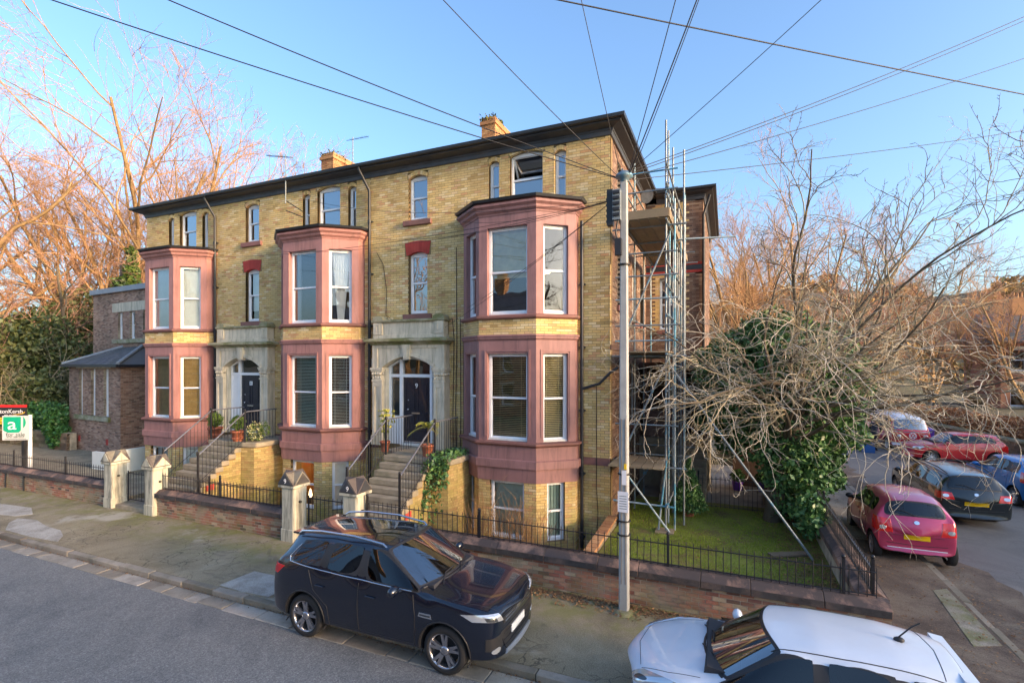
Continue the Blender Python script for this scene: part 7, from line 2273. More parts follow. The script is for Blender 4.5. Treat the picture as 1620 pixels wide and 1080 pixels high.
        for f in bm.faces:
            c = f.calc_center_median()
            for xw in wheels:
                if math.hypot(c.x - xw, c.z - R - .01) < rr - .0008 and abs(c.y) > w - .32 and c.z < 2 * rr: f.material_index = 2; f.smooth = False
        self.bvh = BVHTree.FromBMesh(bm)
        def part(name, keep, mats, parent):
            b2 = bm.copy()
            b2.faces.ensure_lookup_table()
            bmesh.ops.delete(b2, geom=[f for f in b2.faces if f.material_index not in keep], context='FACES')
            mp = {k: i for i, k in enumerate(keep)}
            for f in b2.faces: f.material_index = mp[f.material_index]
            m2 = bpy.data.meshes.new(name); b2.to_mesh(m2); b2.free()
            for m in mats: m2.materials.append(m)
            if len(m2.polygons) == 0: return None
            o = bpy.data.objects.new(name, m2); return link(o, parent)
        if two_tone:
            for f in bm.faces:
                if f.material_index == 0 and f.calc_center_median().z > two_tone[0](f.calc_center_median()): f.material_index = nm
            self.body = part('body', [0, 1, 2, nm], [pmat, MT['black'], MT['tyre'], two_tone[1]], self.root)
        else:
            self.body = part('body', [0, 1, 2], [pmat, MT['black'], MT['tyre']], self.root)
        for i, (n_, _, m) in enumerate(regs): part(n_, [3 + i], [m], self.root)
        bm.free()
    def hit(self, p, d):
        d = Vector(d).normalized(); o = Vector(p) + d * 1.5
        h = self.bvh.ray_cast(o, -d, 4.0)
        return (h[0], h[1]) if h[0] is not None else (Vector(p), d)
    def patch(self, name, corners, d, mat, nx=8, ny=5, off=.006, both=False, parent=None, rnd=0.0):
        for s in ((1, -1) if both else (1,)):
            c = [Vector((p[0], p[1] * s, p[2])) for p in corners]; dd = Vector((d[0], d[1] * s, d[2]))
            mb = MB(); vs = []
            for j in range(ny + 1):
                for i in range(nx + 1):
                    u, v = i / nx, j / ny
                    if rnd:   # rounded corners
                        a, b = 2 * u - 1, 2 * v - 1
                        a, b = a * math.sqrt(max(0, 1 - rnd * b * b / 2)), b * math.sqrt(max(0, 1 - rnd * a * a / 2))
                        u, v = (a + 1) / 2, (b + 1) / 2
                    p = (c[0] * (1 - u) + c[1] * u) * (1 - v) + (c[3] * (1 - u) + c[2] * u) * v
                    h, n = self.hit(p, dd)
                    vs.append(h + dd.normalized() * off)
            fs = [(j * (nx + 1) + i, j * (nx + 1) + i + 1, (j + 1) * (nx + 1) + i + 1, (j + 1) * (nx + 1) + i) for j in range(ny) for i in range(nx)]
            mb.add(vs, fs, 0, None, True)
            # a skirt so that it has depth
            ring = [i for i in range(nx + 1)] + [(j) * (nx + 1) + nx for j in range(1, ny + 1)] + [ny * (nx + 1) + i for i in range(nx - 1, -1, -1)] + [j * (nx + 1) for j in range(ny - 1, 0, -1)]
            m = len(ring)
            top = [vs[i] for i in ring]; bot = [v - dd.normalized() * (off + .004) for v in top]
            mb.add(top + bot, [(i, (i + 1) % m, m + (i + 1) % m, m + i) for i in range(m)])
            o = mb.build(name, mat, parent or self.root)
        return o
    def seam(self, pts, d, r=.0035, mat='black', name='panel_gap', both=True, n=10, off=.0):
        for s in ((1, -1) if both else (1,)):
            out = []
            dd = Vector((d[0], d[1] * s, d[2]))
            for a, b in zip(pts, pts[1:]):
                for k in range(n):
                    p = Vector(a).lerp(Vector(b), k / n); p.y *= s
                    out.append(self.hit(p, dd)[0] + dd.normalized() * off)
            p = Vector(pts[-1]); p.y *= s; out.append(self.hit(p, dd)[0] + dd.normalized() * off)
            MB().tube(out, r, 5).build(name, MT[mat] if isinstance(mat, str) else mat, self.root)
    def wheel_set(self, kind='alloy', inset=.03, tw=.21):
        R = self.R; w = self.w
        tp = [(R * .73, -tw / 2), (R * .84, -tw / 2), (R * .95, -tw * .46), (R, -tw * .34), (R * 1.0, tw * .34), (R * .95, tw * .46), (R * .84, tw / 2), (R * .73, tw / 2), (R * .69, 0)]
        for xw in self.wheels:
            for s in (1, -1):
                W = empty('wheel', (xw, s * (w - inset - tw / 2), R), 0, self.root)
                if s > 0: W.rotation_euler = (0, 0, PI)
                # local: wheel axis = y, outer side = -y
                M = RX(PI / 2)
                MB(M).lathe(tp + [tp[0]], 36, 0, None, True, False).build('tyre', MT['tyre'], W)
                rb = MB(M); o_ = tw / 2
                rb.lathe([(R * .735, o_ - .005), (R * .71, o_ - .002), (R * .67, o_ - .03), (R * .64, -.05)], 36, 0, None, True, False)
                rb.build('rim', MT['alloy'] if kind != 'hubcap' else MT['hubcap'], W)
                bk = MB(M); bk.lathe([(R * .60, o_ - .10), (.001, o_ - .10)], 24, 0, None, False, False); bk.build('brake_disc', MT['tyre'], W)
                sp = MB(M)
                if kind == 'alloy':
                    for k in range(5):
                        a = 2 * PI * k / 5 + .3
                        for e in (-.13, .13):
                            c0, s0 = math.cos(a + e * .4), math.sin(a + e * .4); c1, s1 = math.cos(a + e * 1.35), math.sin(a + e * 1.35)
                            wv = .022
                            p0 = Vector((c0 * R * .10, s0 * R * .10, 0)); p1 = Vector((c1 * R * .69, s1 * R * .69, 0)); t = (p1 - p0).normalized(); nn = Vector((-t.y, t.x, 0))
                            sp.add([p0 + nn * wv * 1.3 + Vector((0, 0, o_ - .035)), p0 - nn * wv * 1.3 + Vector((0, 0, o_ - .035)), p1 - nn * wv * .8 + Vector((0, 0, o_ - .008)), p1 + nn * wv * .8 + Vector((0, 0, o_ - .008)),
                                    p0 + nn * wv * 1.6 + Vector((0, 0, o_ - .07)), p0 - nn * wv * 1.6 + Vector((0, 0, o_ - .07)), p1 - nn * wv * 1.2 + Vector((0, 0, o_ - .05)), p1 + nn * wv * 1.2 + Vector((0, 0, o_ - .05))],
                                   [(0, 1, 2, 3), (0, 3, 7, 4), (1, 5, 6, 2), (4, 7, 6, 5), (2, 6, 7, 3), (0, 4, 5, 1)])
                else:
                    for k in range(9):
                        a = 2 * PI * k / 9; c1, s1 = math.cos(a), math.sin(a); nn = Vector((-s1, c1, 0))
                        p0 = Vector((c1 * R * .12, s1 * R * .12, 0)); p1 = Vector((c1 * R * .61, s1 * R * .61, 0))
                        sp.add([p0 + nn * .02 + Vector((0, 0, o_ - .02)), p0 - nn * .02 + Vector((0, 0, o_ - .02)), p1 - nn * .03 + Vector((0, 0, o_ - .015)), p1 + nn * .03 + Vector((0, 0, o_ - .015)),
                                p0 + nn * .02 + Vector((0, 0, o_ - .05)), p0 - nn * .02 + Vector((0, 0, o_ - .05)), p1 - nn * .03 + Vector((0, 0, o_ - .045)), p1 + nn * .03 + Vector((0, 0, o_ - .045))],
                               [(0, 1, 2, 3), (0, 3, 7, 4), (1, 5, 6, 2), (4, 7, 6, 5)])
                sp.lathe([(R * .20, o_ - .05), (R * .20, o_ - .022), (R * .12, o_ - .012), (.001, o_ - .010)], 20, 0, None, True, False)
                sp.build('spokes', MT['alloy'] if kind != 'hubcap' else MT['hubcap'], W)
    def mirror(self, x, z, mat, size=1.0):
        for s in (1, -1):
            h, _ = self.hit((x, 0, z), (0, s, 0))
            y = h.y
            mb = MB()
            mb.sphere((x, y + s * .14 * size, z + .06), .11 * size, 14, 8, 0, None, (.62, 1.0, .68))
            mb.tube([(x - .02, y - s * .02, z), (x - .01, y + s * .08, z + .02)], .03, 8)
            o = mb.build('wing_mirror', mat, self.root)
    def interior(self, x0, x1, zf, zt, w):
        mb = MB()
        for x in (x0 + .55, x0 + 1.45):
            for s in (-1, 1):
                if x + .3 > x1: continue
                mb.box(x - .05, x + .42, s * w * .45 - .22, s * w * .45 + .22, zf - .1, zf + .08)
                mb.prism([(x + .38, zf), (x + .50, zf), (x + .62, zt - .28), (x + .52, zt - .28)], s * w * .45 - .22, s * w * .45 + .22, 'y')
                mb.prism([(x + .54, zt - .27), (x + .61, zt - .27), (x + .63, zt - .12), (x + .57, zt - .12)], s * w * .45 - .11, s * w * .45 + .11, 'y')
        mb.build('seat', MT['seat'], self.root)
        mb = MB(); mb.prism([(x0 - .2, zf + .1), (x0 + .28, zf + .1), (x0 + .25, zf + .28), (x0 - .1, zf + .33)], -w * .78, w * .78, 'y')
        mb.build('dashboard', MT['seat'], self.root)
    def wipers(self, x0, z0, mats='black'):
        for (ya, yb, dx, dz) in ((.5, -.05, -.12, .04), (-.05, -.6, -.10, .04)):
            self.seam([(x0 + .05, ya, z0), (x0 + .16, (ya + yb) / 2, z0 + .08), (x0 + .16, yb, z0 + .09)], (-.6, 0, 1), .010, 'black', 'wiper', False, 6, .012)

# ---- dark SUV in the foreground
SUVY = 7.31
colS = columns(4.52, .925, 1.70, .24, 1.22, 1.98, 2.46, 3.24, 3.98, 4.10, .90, 1.0, 1.13, 1.13, 1.22, .665)
suv = Car('parked_car', 'glossy blue black estate SUV with silver roof rails parked half on the pavement', 'car', (-2.92, SUVY, .0), PI + .01, colS, MT['p_black'], (.93, 3.62), .355, .925, [(5, 7), (8, 9), (10, 11)])
def bodykit(c):
    pass
suv.wheel_set('alloy', .02, .22); suv.mirror(1.72, 1.10, MT['p_black'], 1.1); suv.interior(1.35, 4.0, .85, 1.6, .85)
suv.wipers(1.1, 1.18)
# roof rails, panoramic roof
for s in (1, -1):
    pts = [(2.10, s * .60, 1.56), (2.22, s * .615, 1.665), (2.8, s * .635, 1.725), (3.5, s * .62, 1.715), (3.95, s * .595, 1.66), (4.05, s * .59, 1.60)]
    MB().tube(pts, [.012, .02, .02, .02, .02, .012], 8).build('roof_rail', MT['chrome'], suv.root)
suv.patch('sunroof', [(2.2, -.50, 1.7), (3.65, -.50, 1.7), (3.65, .50, 1.7), (2.2, .50, 1.7)], (0, 0, 1), carglass('dark_roof_glass', (.006, .007, .009)), 12, 8, .004, rnd=.0)
suv.patch('headlight', [(.16, .50, .80), (.50, .86, .86), (.62, .93, .96), (.22, .58, .93)], (-.75, .65, .25), MT['lens_clear'], 10, 6, .010, True)
suv.patch('headlight_unit', [(.24, .60, .82), (.36, .74, .85), (.38, .76, .90), (.26, .64, .90)], (-.75, .65, .25), MT['lens_dark'], 4, 3, .014, True)
suv.patch('grille', [(0, -.52, .76), (0, .52, .76), (0, .56, .87), (0, -.56, .87)], (-1, 0, .1), MT['black'], 12, 4, .006)
for z in (.79, .845): suv.seam([(0, -.50, z), (0, .50, z)], (-1, 0, .1), .010, 'chrome', 'grille_bar', False, 14, .012)
suv.patch('badge', [(0, -.07, .80), (0, .07, .80), (0, .07, .855), (0, -.07, .855)], (-1, 0, .1), MT['chrome'], 6, 4, .022, rnd=.9)
suv.patch('lower_grille', [(0, -.45, .36), (0, .45, .36), (0, .62, .66), (0, -.62, .66)], (-1, 0, 0), MT['black'], 12, 5, .006)
for z in (.42, .50, .60): suv.seam([(0, -.5, z), (0, .5, z)], (-1, 0, 0), .008, 'iron', 'grille_slat', False, 12, .010)
suv.patch('number_plate', [(0, -.26, .50), (0, .26, .50), (0, .26, .61), (0, -.26, .61)], (-1, 0, 0), MT['plate_w'], 4, 2, .022)
suv.patch('skid_plate', [(0, -.5, .30), (0, .5, .30), (0, .46, .355), (0, -.46, .355)], (-1, 0, 0), MT['hubcap'], 8, 2, .02)
suv.patch('fog_lamp_housing', [(.1, .56, .44), (.25, .86, .46), (.25, .86, .64), (.1, .60, .64)], (-.8, .5, 0), MT['black'], 5, 4, .006, True)
suv.patch('fog_lamp', [(.1, .64, .40), (.2, .80, .41), (.2, .80, .48), (.1, .64, .48)], (-.8, .5, 0), MT['lens_clear'], 5, 4, .012, True, rnd=.9)
suv.patch('tail_light', [(4.30, .9, .98), (4.5, .74, 1.0), (4.44, .70, 1.16), (4.12, .88, 1.12)], (.7, .7, 0), MT['lens_red'], 7, 5, .010, True)
suv.seam([(1.50, .9, 1.135), (2.46, .9, 1.15), (3.3, .9, 1.17), (3.98, .9, 1.215)], (0, 1, 0), .011, 'chrome', 'window_trim', True, 8, .004)
suv.seam([(3.98, .9, 1.215), (4.02, .9, 1.30), (3.86, .9, 1.52)], (0, 1, .2), .009, 'chrome', 'window_trim', True, 8, .004)
for pts in ([(1.48, .9, 1.09), (1.42, .9, .80), (1.44, .9, .33)], [(2.50, .9, 1.10), (2.50, .9, .7), (2.48, .9, .33)], [(3.55, .9, 1.14), (3.42, .9, .85), (3.12, .9, .62), (3.08, .9, .33)]):
    suv.seam(pts, (0, 1, 0), .006)
suv.seam([(1.44, .9, .36), (3.08, .9, .36)], (0, 1, 0), .0035)
suv.seam([(.2, .62, 1.2), (.6, .74, 1.2), (1.15, .80, 1.2)], (0, 0, 1), .0035); suv.seam([(.16, -.6, 1.2), (.10, 0, 1.2), (.16, .6, 1.2)], (0, 0, 1), .005, both=False)
for x in (2.25, 3.28):
    suv.seam([(x - .09, .9, .93), (x + .09, .9, .935)], (0, 1, 0), .014, 'p_black', 'door_handle', True, 6, .018)
suv.patch('side_vent', [(1.12, .9, .80), (1.36, .9, .81), (1.34, .9, .87), (1.14, .9, .87)], (0, 1, 0), MT['chrome'], 4, 3, .008, True)
suv.seam([(1.15, .9, .835), (1.33, .9, .84)], (0, 1, 0), .010, 'black', 'vent_slot', True, 4, .012)
for xw in (.93, 3.62):
    suv.seam([(xw + .43 * math.cos(a), .9, .365 + .43 * math.sin(a)) for a in np.linspace(-.35, PI + .35, 16)], (0, 1, 0), .012, 'black', 'arch_trim', True, 2, .004)
suv.seam([(.55, .9, .22), (.98, .9, .20)], (0, 1, 0), .01) if False else None
MB().box(-.02, 0, 0, 0, 0, 0) if False else None
mb = MB(); mb.prism([(4.02, 1.62), (4.22, 1.60), (4.22, 1.575), (4.0, 1.56)], -.56, .56, 'y'); mb.build('roof_spoiler', MT['p_black'], suv.root)

# ---- white hatchback, bottom right
colW = columns(3.85, .845, 1.50, .20, 1.03, 1.66, 2.18, 2.95, 3.42, 3.52, .74, .86, 1.00, 1.00, 1.08, .60, nose=.16, tb=.16)
wh = Car('parked_car', 'white hatchback cut off by the bottom edge, with a stub aerial on its roof', 'car', (-1.27, 6.86, 0), .012, colW, MT['p_white'], (.78, 3.20), .31, .845, [(5, 7), (8, 9), (10, 11)])
wh.wheel_set('alloy', .02, .20); wh.mirror(1.42, .97, MT['p_white'], 1.0); wh.interior(1.15, 3.4, .75, 1.42, .78); wh.wipers(.94, 1.04)
wh.patch('headlight', [(.18, .44, .66), (.44, .80, .74), (.80, .84, .93), (.34, .56, .86)], (-.6, .6, .5), MT['lens_clear'], 12, 8, .010, True, rnd=.25)
wh.patch('headlight_unit', [(.28, .56, .72), (.42, .68, .76), (.46, .70, .82), (.34, .58, .80)], (-.6, .6, .5), MT['lens_dark'], 4, 3, .014, True, rnd=.8)
wh.patch('grille', [(0, -.34, .60), (0, .34, .60), (0, .38, .68), (0, -.38, .68)], (-1, 0, .1), MT['black'], 10, 4, .006)
wh.patch('lower_grille', [(0, -.42, .28), (0, .42, .28), (0, .46, .48), (0, -.46, .48)], (-1, 0, 0), MT['black'], 10, 4, .006)
wh.patch('number_plate', [(0, -.26, .46), (0, .26, .46), (0, .26, .57), (0, -.26, .57)], (-1, 0, 0), MT['plate_w'], 4, 2, .02)
wh.seam([(.30, .56, 1.2), (.62, .66, 1.2), (.98, .70, 1.2)], (0, 0, 1), .004); wh.seam([(.28, -.5, 1.2), (.20, 0, 1.2), (.28, .5, 1.2)], (0, 0, 1), .004, both=False)
wh.seam([(1.72, .555, 1.6), (2.4, .565, 1.6), (3.3, .54, 1.6)], (0, 0, 1), .007, 'black', 'roof_joint')
wh.seam([(3.30, -.52, 1.6), (3.36, 0, 1.6), (3.30, .52, 1.6)], (0, 0, 1), .005, 'black', 'panel_gap', False)
for pts in ([(1.25, .9, .97), (1.22, .9, .7), (1.24, .9, .28)], [(2.22, .9, .98), (2.22, .9, .7), (2.20, .9, .28)], [(3.0, .9, 1.02), (2.95, .9, .8), (2.72, .9, .55), (2.68, .9, .28)]): wh.seam(pts, (0, 1, 0), .0035)
for x in (2.0, 2.82): wh.seam([(x - .09, .9, .84), (x + .09, .9, .845)], (0, 1, 0), .013, 'p_white', 'door_handle', True, 6, .016)
wh.patch('tail_light', [(3.62, .82, .70), (3.82, .70, .72), (3.72, .62, 1.04), (3.45, .74, 1.04)], (.7, .7, 0), MT['lens_red'], 6, 6, .010, True)
mb = MB(); mb.sphere((3.05, .0, 1.50), .05, 12, 6, 0, None, (1.1, .8, .6)); mb.tube([(3.03, 0, 1.51), (3.16, .0, 1.66), (3.24, 0, 1.72)], .008, 6); mb.build('aerial', MT['black'], wh.root)
mb = MB(); mb.prism([(3.46, 1.42), (3.60, 1.40), (3.60, 1.375), (3.46, 1.36)], -.50, .50, 'y'); mb.build('roof_spoiler', MT['p_white'], wh.root)
wh.seam([(.98 + .22 * (y / .693) ** 2, y, 1.2) for y in np.linspace(-.66, .66, 13)], (-.2, 0, 1), .022, 'black', 'cowl_panel', False, 2, -.008)
suv.seam([(1.17 + .22 * (y / .76) ** 2, y, 1.3) for y in np.linspace(-.72, .72, 13)], (-.2, 0, 1), .022, 'black', 'cowl_panel', False, 2, -.008)

# ---- hatchbacks and estate in the side street
def rear_kit(c, L, wt, zl0, zl1, zg, plate='plate_y', px=.24, zp=.55, lens_w=.16, wiper=True):
    c.patch('tail_light', [(L - .36, c.w * .99, zl0 + .02), (L - .02, c.w * .62, zl0), (L - .10, c.w * .66, zl1), (L - .42, c.w * .95, zl1 + .02)], (.72, .7, 0), MT['lens_red'], 8, 6, .012, True, rnd=.15)
    c.patch('lamp_inset', [(L - .10, c.w * .86, zl0 + .06), (L - .06, c.w * .74, zl0 + .06), (L - .08, c.w * .75, zl0 + .15), (L - .12, c.w * .87, zl0 + .15)], (.72, .7, 0), MT['lens_clear'], 4, 4, .018, True, rnd=.9)
    c.patch('number_plate', [(L, -px, zp), (L, px, zp), (L, px, zp + .11), (L, -px, zp + .11)], (1, 0, 0), MT[plate], 4, 2, .016)
    c.seam([(L, -c.w * .7, zp - .10), (L, 0, zp - .13), (L, c.w * .7, zp - .10)], (1, 0, 0), .006, both=False)
    c.seam([(L, -c.w * .62, zl0 - .04), (L, c.w * .62, zl0 - .04)], (1, 0, 0), .004, both=False)
    if wiper: c.seam([(L - .12, 0, zg + .04), (L - .16, -.2, zg + .12), (L - .2, -.42, zg + .14)], (1, 0, .3), .008, 'black', 'rear_wiper', False, 5, .012)
    c.patch('badge', [(L, -.05, zg - .13), (L, .05, zg - .13), (L, .05, zg - .05), (L, -.05, zg - .05)], (1, 0, .1), MT['chrome'], 4, 4, .012, rnd=.9)
def doors(c, xs, z0, z1, hz, hx):
    for x in xs: c.seam([(x, .9, z1), (x - .02, .9, (z0 + z1) / 2), (x, .9, z0)], (0, 1, 0), .004)
    for x in hx: c.seam([(x - .08, .9, hz), (x + .08, .9, hz)], (0, 1, 0), .013, c.body.data.materials[0], 'door_handle', True, 4, .014)

colP = columns(3.50, .80, 1.47, .22, .95, 1.50, 1.95, 2.70, 3.10, 3.18, .72, .84, .97, .97, 1.07, .58, nose=.14)
pk = Car('parked_car', 'raspberry pink hatchback with yellow plate, parked half on the side street pavement', 'car', (3.93, 17.36, .05), -PI / 2 + .0, colP, MT['p_pink'], (.68, 3.04), .285, .80, [(5, 7), (8, 9), (10, 11)])
pk.wheel_set('hubcap', .02, .17); pk.mirror(1.32, .95, MT['black'], .85); pk.interior(1.05, 3.1, .72, 1.4, .74)
rear_kit(pk, 3.50, .58, .70, 1.0, 1.07, zp=.58)
doors(pk, (1.12, 2.0, 2.66), .3, .98, .84, (1.8, 2.5)); pk.seam([(.3, .9, .27), (3.3, .9, .27)], (0, 1, 0), .004)
pk.patch('reflector_strip', [(3.5, -.55, .37), (3.5, .55, .37), (3.5, .55, .385), (3.5, -.55, .385)], (1, 0, 0), MT['p_white'], 8, 1, .008)

colE = columns(4.60, .88, 1.48, .20, 1.25, 1.98, 2.45, 3.25, 4.20, 4.28, .72, .85, .98, .98, 1.02, .61, nose=.14)
es = Car('parked_car', 'dark estate car with wide red tail lights and a yellow plate in the side street', 'car', (6.30, 22.55, 0), -PI / 2 + .03, colE, MT['p_navy'], (.90, 3.52), .31, .88, [(5, 7), (8, 9), (10, 11)])
es.wheel_set('hubcap', .02, .20); es.mirror(1.62, .95, MT['p_navy']); es.interior(1.35, 4.0, .72, 1.4, .8)
rear_kit(es, 4.60, .61, .74, .93, 1.02, zp=.60, px=.27); doors(es, (1.42, 2.48, 3.4), .3, .98, .84, (2.3, 3.1))
es.seam([(1.3, .9, .97), (2.4, .9, 1.0), (4.2, .9, 1.02)], (0, 1, 0), .012, 'alloy', 'window_trim', True, 10, .004)
for s in (1, -1): MB().tube([(2.1, s * .56, 1.42), (2.3, s * .575, 1.50), (3.6, s * .565, 1.50), (4.15, s * .54, 1.42)], .016, 6).build('roof_rail', MT['black'], es.root)
es.patch('plate_surround', [(4.6, -.36, .56), (4.6, .36, .56), (4.6, .36, .76), (4.6, -.36, .76)], (1, 0, 0), MT['p_navy'], 4, 2, .004)

colB = columns(3.95, .855, 1.48, .20, 1.0, 1.60, 2.12, 2.85, 3.42, 3.50, .72, .84, .98, .98, 1.06, .60, nose=.14)
bl = Car('parked_car', 'bright blue hatchback cut by the right edge, tall red tail light', 'car', (9.05, 24.7, 0), -PI / 2 + .10, colB, MT['p_blue'], (.78, 3.26), .30, .855, [(5, 7), (8, 9), (10, 11)])
bl.wheel_set('hubcap', .02, .19); bl.mirror(1.4, .95, MT['p_blue']); bl.interior(1.1, 3.3, .72, 1.4, .78)
rear_kit(bl, 3.95, .6, .80, 1.12, 1.06, zp=.6); doors(bl, (1.2, 2.15, 2.95), .3, .98, .86, (1.95, 2.75))

rd = Car('parked_car', 'red hatchback parked across in front of the red camper van', 'car', (7.75, 29.4, 0), .12, columns(3.80, .83, 1.42, .20, 1.1, 1.62, 2.08, 2.8, 3.3, 3.42, .70, .82, .95, .95, 1.03, .58, nose=.14), MT['p_red'], (.78, 3.18), .30, .83, [(5, 7), (8, 9), (10, 11)])
rd.wheel_set('hubcap', .02, .19); rd.mirror(1.35, .93, MT['p_red']); rd.interior(1.1, 3.2, .7, 1.35, .76)
rear_kit(rd, 3.80, .58, .68, .9, 1.03, zp=.55); doors(rd, (1.2, 2.1, 2.8), .3, .95, .82, (1.9, 2.7))
rd.patch('headlight', [(.14, .46, .62), (.38, .78, .66), (.5, .82, .80), (.22, .52, .74)], (-.7, .65, .3), MT['lens_clear'], 8, 5, .01, True)

# ---- red and white camper van seen from the front
def van_cols():
    C = []
    L, w, H, zb = 4.4, .86, 1.95, .30
    C.append((.00, .04, w * .86, w * .78, zb + .10, .62, 1.02, 1.08, 1.10, .10, .08))
    C.append((.05, .09, w * .97, w * .86, zb + .02, .66, 1.06, 1.12, 1.14, .12, .10))
    C.append((.10, .14, w, w * .88, zb, .70, 1.10, 1.15, 1.17, .13, .12))
    C.append((.36, .36, w, w * .80, zb, .70, 1.16, 1.68, 1.74, .10, .10))
    C.append((.50, .55, w, w * .78, zb, .70, 1.16, 1.74, 1.86, .02, .02))
    C.append((1.25, 1.25, w, w * .78, zb, .70, 1.16, 1.76, 1.93, 0, 0))
    C.append((1.38, 1.38, w, w * .78, zb, .70, 1.16, 1.76, 1.94, 0, 0))
    C.append((2.35, 2.35, w, w * .78, zb, .70, 1.16, 1.76, 1.95, 0, 0))
    C.append((2.48, 2.48, w, w * .78, zb, .70, 1.16, 1.76, 1.95, 0, 0))
    C.append((3.60, 3.60, w, w * .78, zb, .70, 1.16, 1.76, 1.93, 0, 0))
    C.append((4.05, 4.05, w * .99, w * .76, zb, .70, 1.16, 1.74, 1.88, 0, 0))
    C.append((4.28, 4.26, w * .97, w * .72, zb, .70, 1.14, 1.66, 1.74, -.05, -.05))
    C.append((4.38, 4.36, w * .92, w * .70, zb + .05, .66, 1.0, 1.06, 1.08, -.08, -.06))
    C.append((4.40, 4.38, w * .86, w * .66, zb + .10, .6, .8, .84, .85, -.08, -.06))
    return C
def vline(c):
    # the red dips in a V on the nose
    return 1.13 - (max(0, .30 - c.x) * 0) - (.42 * max(0, 1 - abs(c.y) / .75) if c.x < .2 else 0)
vn = Car('camper_van', 'old red camper van with white roof and round emblem on its nose, facing the camera', 'van', (8.75, 31.7, 0), PI / 2 + .06, van_cols(), MT['p_van'], (.95, 3.35), .33, .86, [(4, 5), (6, 7), (8, 9)], screen=(2, 3), rear=None, two_tone=(lambda c: 1.62 if c.x > .3 else 1.6, MT['p_white']), rimcol='body')
vn.wheel_set('hubcap', .03, .17)
for s in (1, -1):
    MB().lathe([(.11, 0), (.11, .03), (.09, .045)], 16, 0, T(.04, s * .56, .86) @ RY(-PI / 2)).build('lamp_bezel', MT['chrome'], vn.root)
    MB().lathe([(.09, .03), (.06, .055), (.001, .06)], 16, 0, T(.04, s * .56, .86) @ RY(-PI / 2)).build('headlight', MT['lens_clear'], vn.root)
EM = T(-.035, 0, .90) @ RZ(-PI / 2) @ UP
mb = MB(T(-.025, 0, .90) @ RY(-PI / 2)); n = 28
mb.lathe([(.165, 0), (.165, .02), (.14, .02), (.14, 0)], n, 0, None, True, False); mb.build('emblem', MT['p_white'], vn.root)
mb = MB(T(-.04, 0, .90) @ RZ(-PI / 2))
def stroke(a, b, w_=.012):
    a, b = Vector((a[0], 0, a[1])), Vector((b[0], 0, b[1])); t_ = (b - a).normalized(); nn = Vector((-t_.z, 0, t_.x)) * w_
    vs = [a + nn, a - nn, b - nn, b + nn]; mb.add([v + Vector((0, -.008, 0)) for v in vs] + [v + Vector((0, .008, 0)) for v in vs], [(0, 1, 2, 3), (0, 3, 7, 4), (1, 5, 6, 2), (0, 4, 5, 1), (3, 2, 6, 7)])
stroke((-.07, .115), (0, .0)); stroke((.07, .115), (0, .0)); stroke((-.12, .06), (-.06, -.115)); stroke((-.06, -.115), (0, 0)); stroke((0, 0), (.06, -.115)); stroke((.06, -.115), (.12, .06))
mb.build('emblem_letters', MT['p_white'], vn.root)
vn.patch('bumper', [(0, -.84, .40), (0, .84, .40), (0, .84, .54), (0, -.84, .54)], (-1, 0, 0), MT['p_white'], 14, 3, .05)
vn.patch('number_plate', [(0, -.26, .56), (0, .26, .56), (0, .26, .67), (0, -.26, .67)], (-1, 0, 0), MT['black'], 4, 2, .02)
vn.seam([(.12, -.86, 1.10), (.10, 0, 1.08), (.12, .86, 1.10)], (-1, 0, .2), .014, 'p_white', 'waist_trim', False, 12, .006); vn.seam([(.2, .9, 1.12), (4.2, .9, 1.12)], (0, 1, 0), .014, 'p_white', 'waist_trim', True, 12, .004)
vn.seam([(.5, .9, 1.1), (.48, .9, .4)], (0, 1, 0), .005); vn.seam([(1.32, .9, 1.1), (1.32, .9, .4)], (0, 1, 0), .005)
# white van behind it
wv = Car('parked_van', 'pale old van parked behind the red camper, only its corner showing', 'van', (6.4, 36.2, 0), PI / 2 + .05, van_cols(), MT['p_white'], (.95, 3.35), .33, .86, [(4, 5), (6, 7), (8, 9)], screen=(2, 3), rear=None, two_tone=(lambda c: 9, MT['p_white']), rimcol='body')
wv.wheel_set('hubcap', .03, .17)

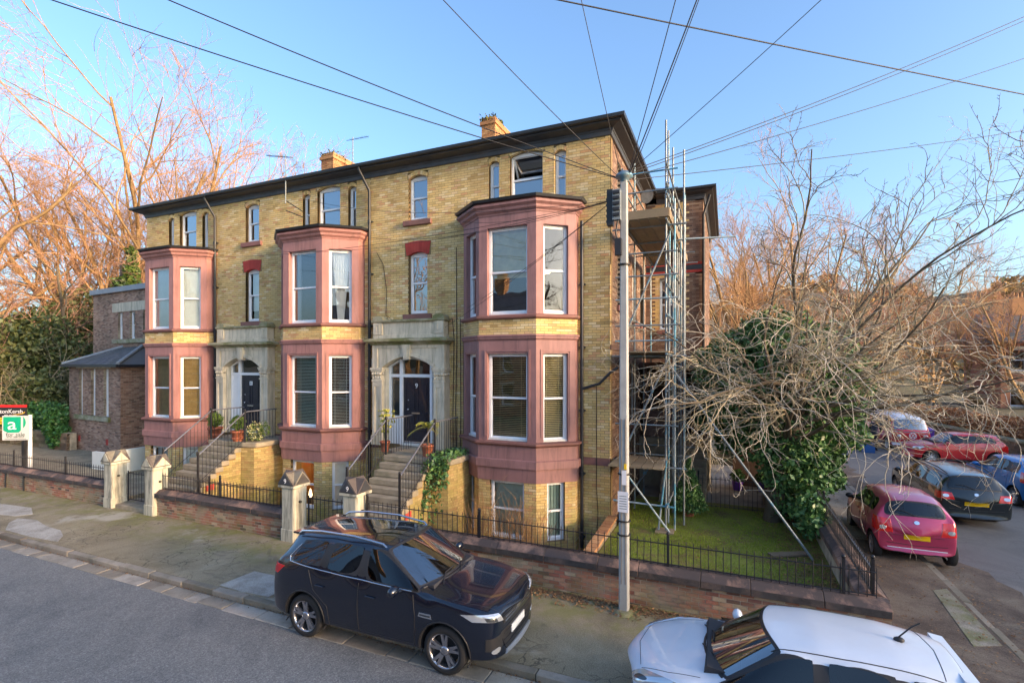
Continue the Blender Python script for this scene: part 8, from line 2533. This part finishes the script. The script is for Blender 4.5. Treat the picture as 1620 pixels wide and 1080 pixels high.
# ------------------------------------------------------------------ the person by the camper van
def person():
    R = root('person', (7.15, 31.9, 0), 'person in a dark jacket and dark trousers, back turned, beside the red camper van', 'person')
    J = {}
    V = [(0, 0, .95), (0, .02, 1.10), (0, .05, 1.28), (0, .10, 1.44), (0, .15, 1.52), (0, .18, 1.60), (0, .20, 1.70),
         (-.10, 0, .90), (-.12, .03, .50), (-.13, -.02, .09), (-.13, .14, .05),
         (.10, 0, .90), (.13, -.04, .50), (.15, -.10, .09), (.15, .06, .05),
         (-.18, .08, 1.42), (-.26, .12, 1.15), (-.20, .30, 1.00), (-.17, .38, .97),
         (.18, .08, 1.42), (.26, .14, 1.15), (.18, .32, 1.02), (.15, .40, .99)]
    E = [(0, 1), (1, 2), (2, 3), (3, 4), (4, 5), (5, 6), (0, 7), (7, 8), (8, 9), (9, 10), (0, 11), (11, 12), (12, 13), (13, 14), (3, 15), (15, 16), (16, 17), (17, 18), (3, 19), (19, 20), (20, 21), (21, 22)]
    r = [(.15, .11), (.155, .11), (.17, .12), (.12, .09), (.055, .055), (.085, .095), (.07, .08), (.09, .09), (.065, .065), (.05, .05), (.045, .035), (.09, .09), (.065, .065), (.05, .05), (.045, .035),
         (.075, .075), (.058, .058), (.045, .045), (.03, .035), (.075, .075), (.058, .058), (.045, .045), (.03, .035)]
    me = bpy.data.meshes.new('body'); me.from_pydata(V, E, [])
    o = bpy.data.objects.new('tmp', me); COL.objects.link(o)
    sk = o.modifiers.new('s', 'SKIN'); sk.use_smooth_shade = True
    for i, v in enumerate(me.skin_vertices[0].data): v.radius = r[i]; v.use_root = (i == 0)
    ss = o.modifiers.new('ss', 'SUBSURF'); ss.levels = 2; ss.render_levels = 2
    bpy.context.view_layer.update(); dg = bpy.context.evaluated_depsgraph_get()
    m2 = bpy.data.meshes.new_from_object(o.evaluated_get(dg)); bpy.data.objects.remove(o)
    m2.materials.clear()
    mats = [flat_mat('dark_jacket', (.02, .024, .035), .8, bs=0), flat_mat('dark_trousers', (.012, .014, .022), .85, bs=0), flat_mat('skin', (.45, .24, .17), .6, bs=0), MT['tyre'], flat_mat('short_dark_hair', (.02, .013, .01), .7, bs=0)]
    for m in mats: m2.materials.append(m)
    for p in m2.polygons:
        c = p.center
        if c.z > 1.54: k = 4 if (c.z > 1.70 or c.y < .20) else 2
        elif c.z > 1.49: k = 2
        elif c.y > .335 and c.z < 1.1 and c.z > .8: k = 2
        elif c.z > .88: k = 0
        elif c.z < .09: k = 3
        else: k = 1
        p.material_index = k
    ob = bpy.data.objects.new('body', m2); link(ob, R)
    # nose, ears
    mb = MB(); mb.sphere((0, .29, 1.62), .018, 6, 4, 0, None, (1, 1.3, 1.4)); 
    for s in (-1, 1): mb.sphere((s * .088, .18, 1.63), .022, 6, 4, 0, None, (.5, .9, 1.3))
    mb.build('face_features', mats[2], R)
    # fingers
    mb = MB()
    for s in (-1, 1):
        x0 = -.165 if s < 0 else .145
        for k in range(4): mb.tube([(x0 - .024 + k * .016, .38, .97 + .02 * (s > 0)), (x0 - .026 + k * .016, .43, .955 + .02 * (s > 0)), (x0 - .024 + k * .016, .445, .925 + .02 * (s > 0))], .0085, 5)
        mb.tube([(x0 - s * .03, .37, .98), (x0 - s * .045, .41, .97)], .009, 5)
    mb.build('fingers', mats[2], R)
    # jacket hem
    R.rotation_euler = (0, 0, -.7)
person()
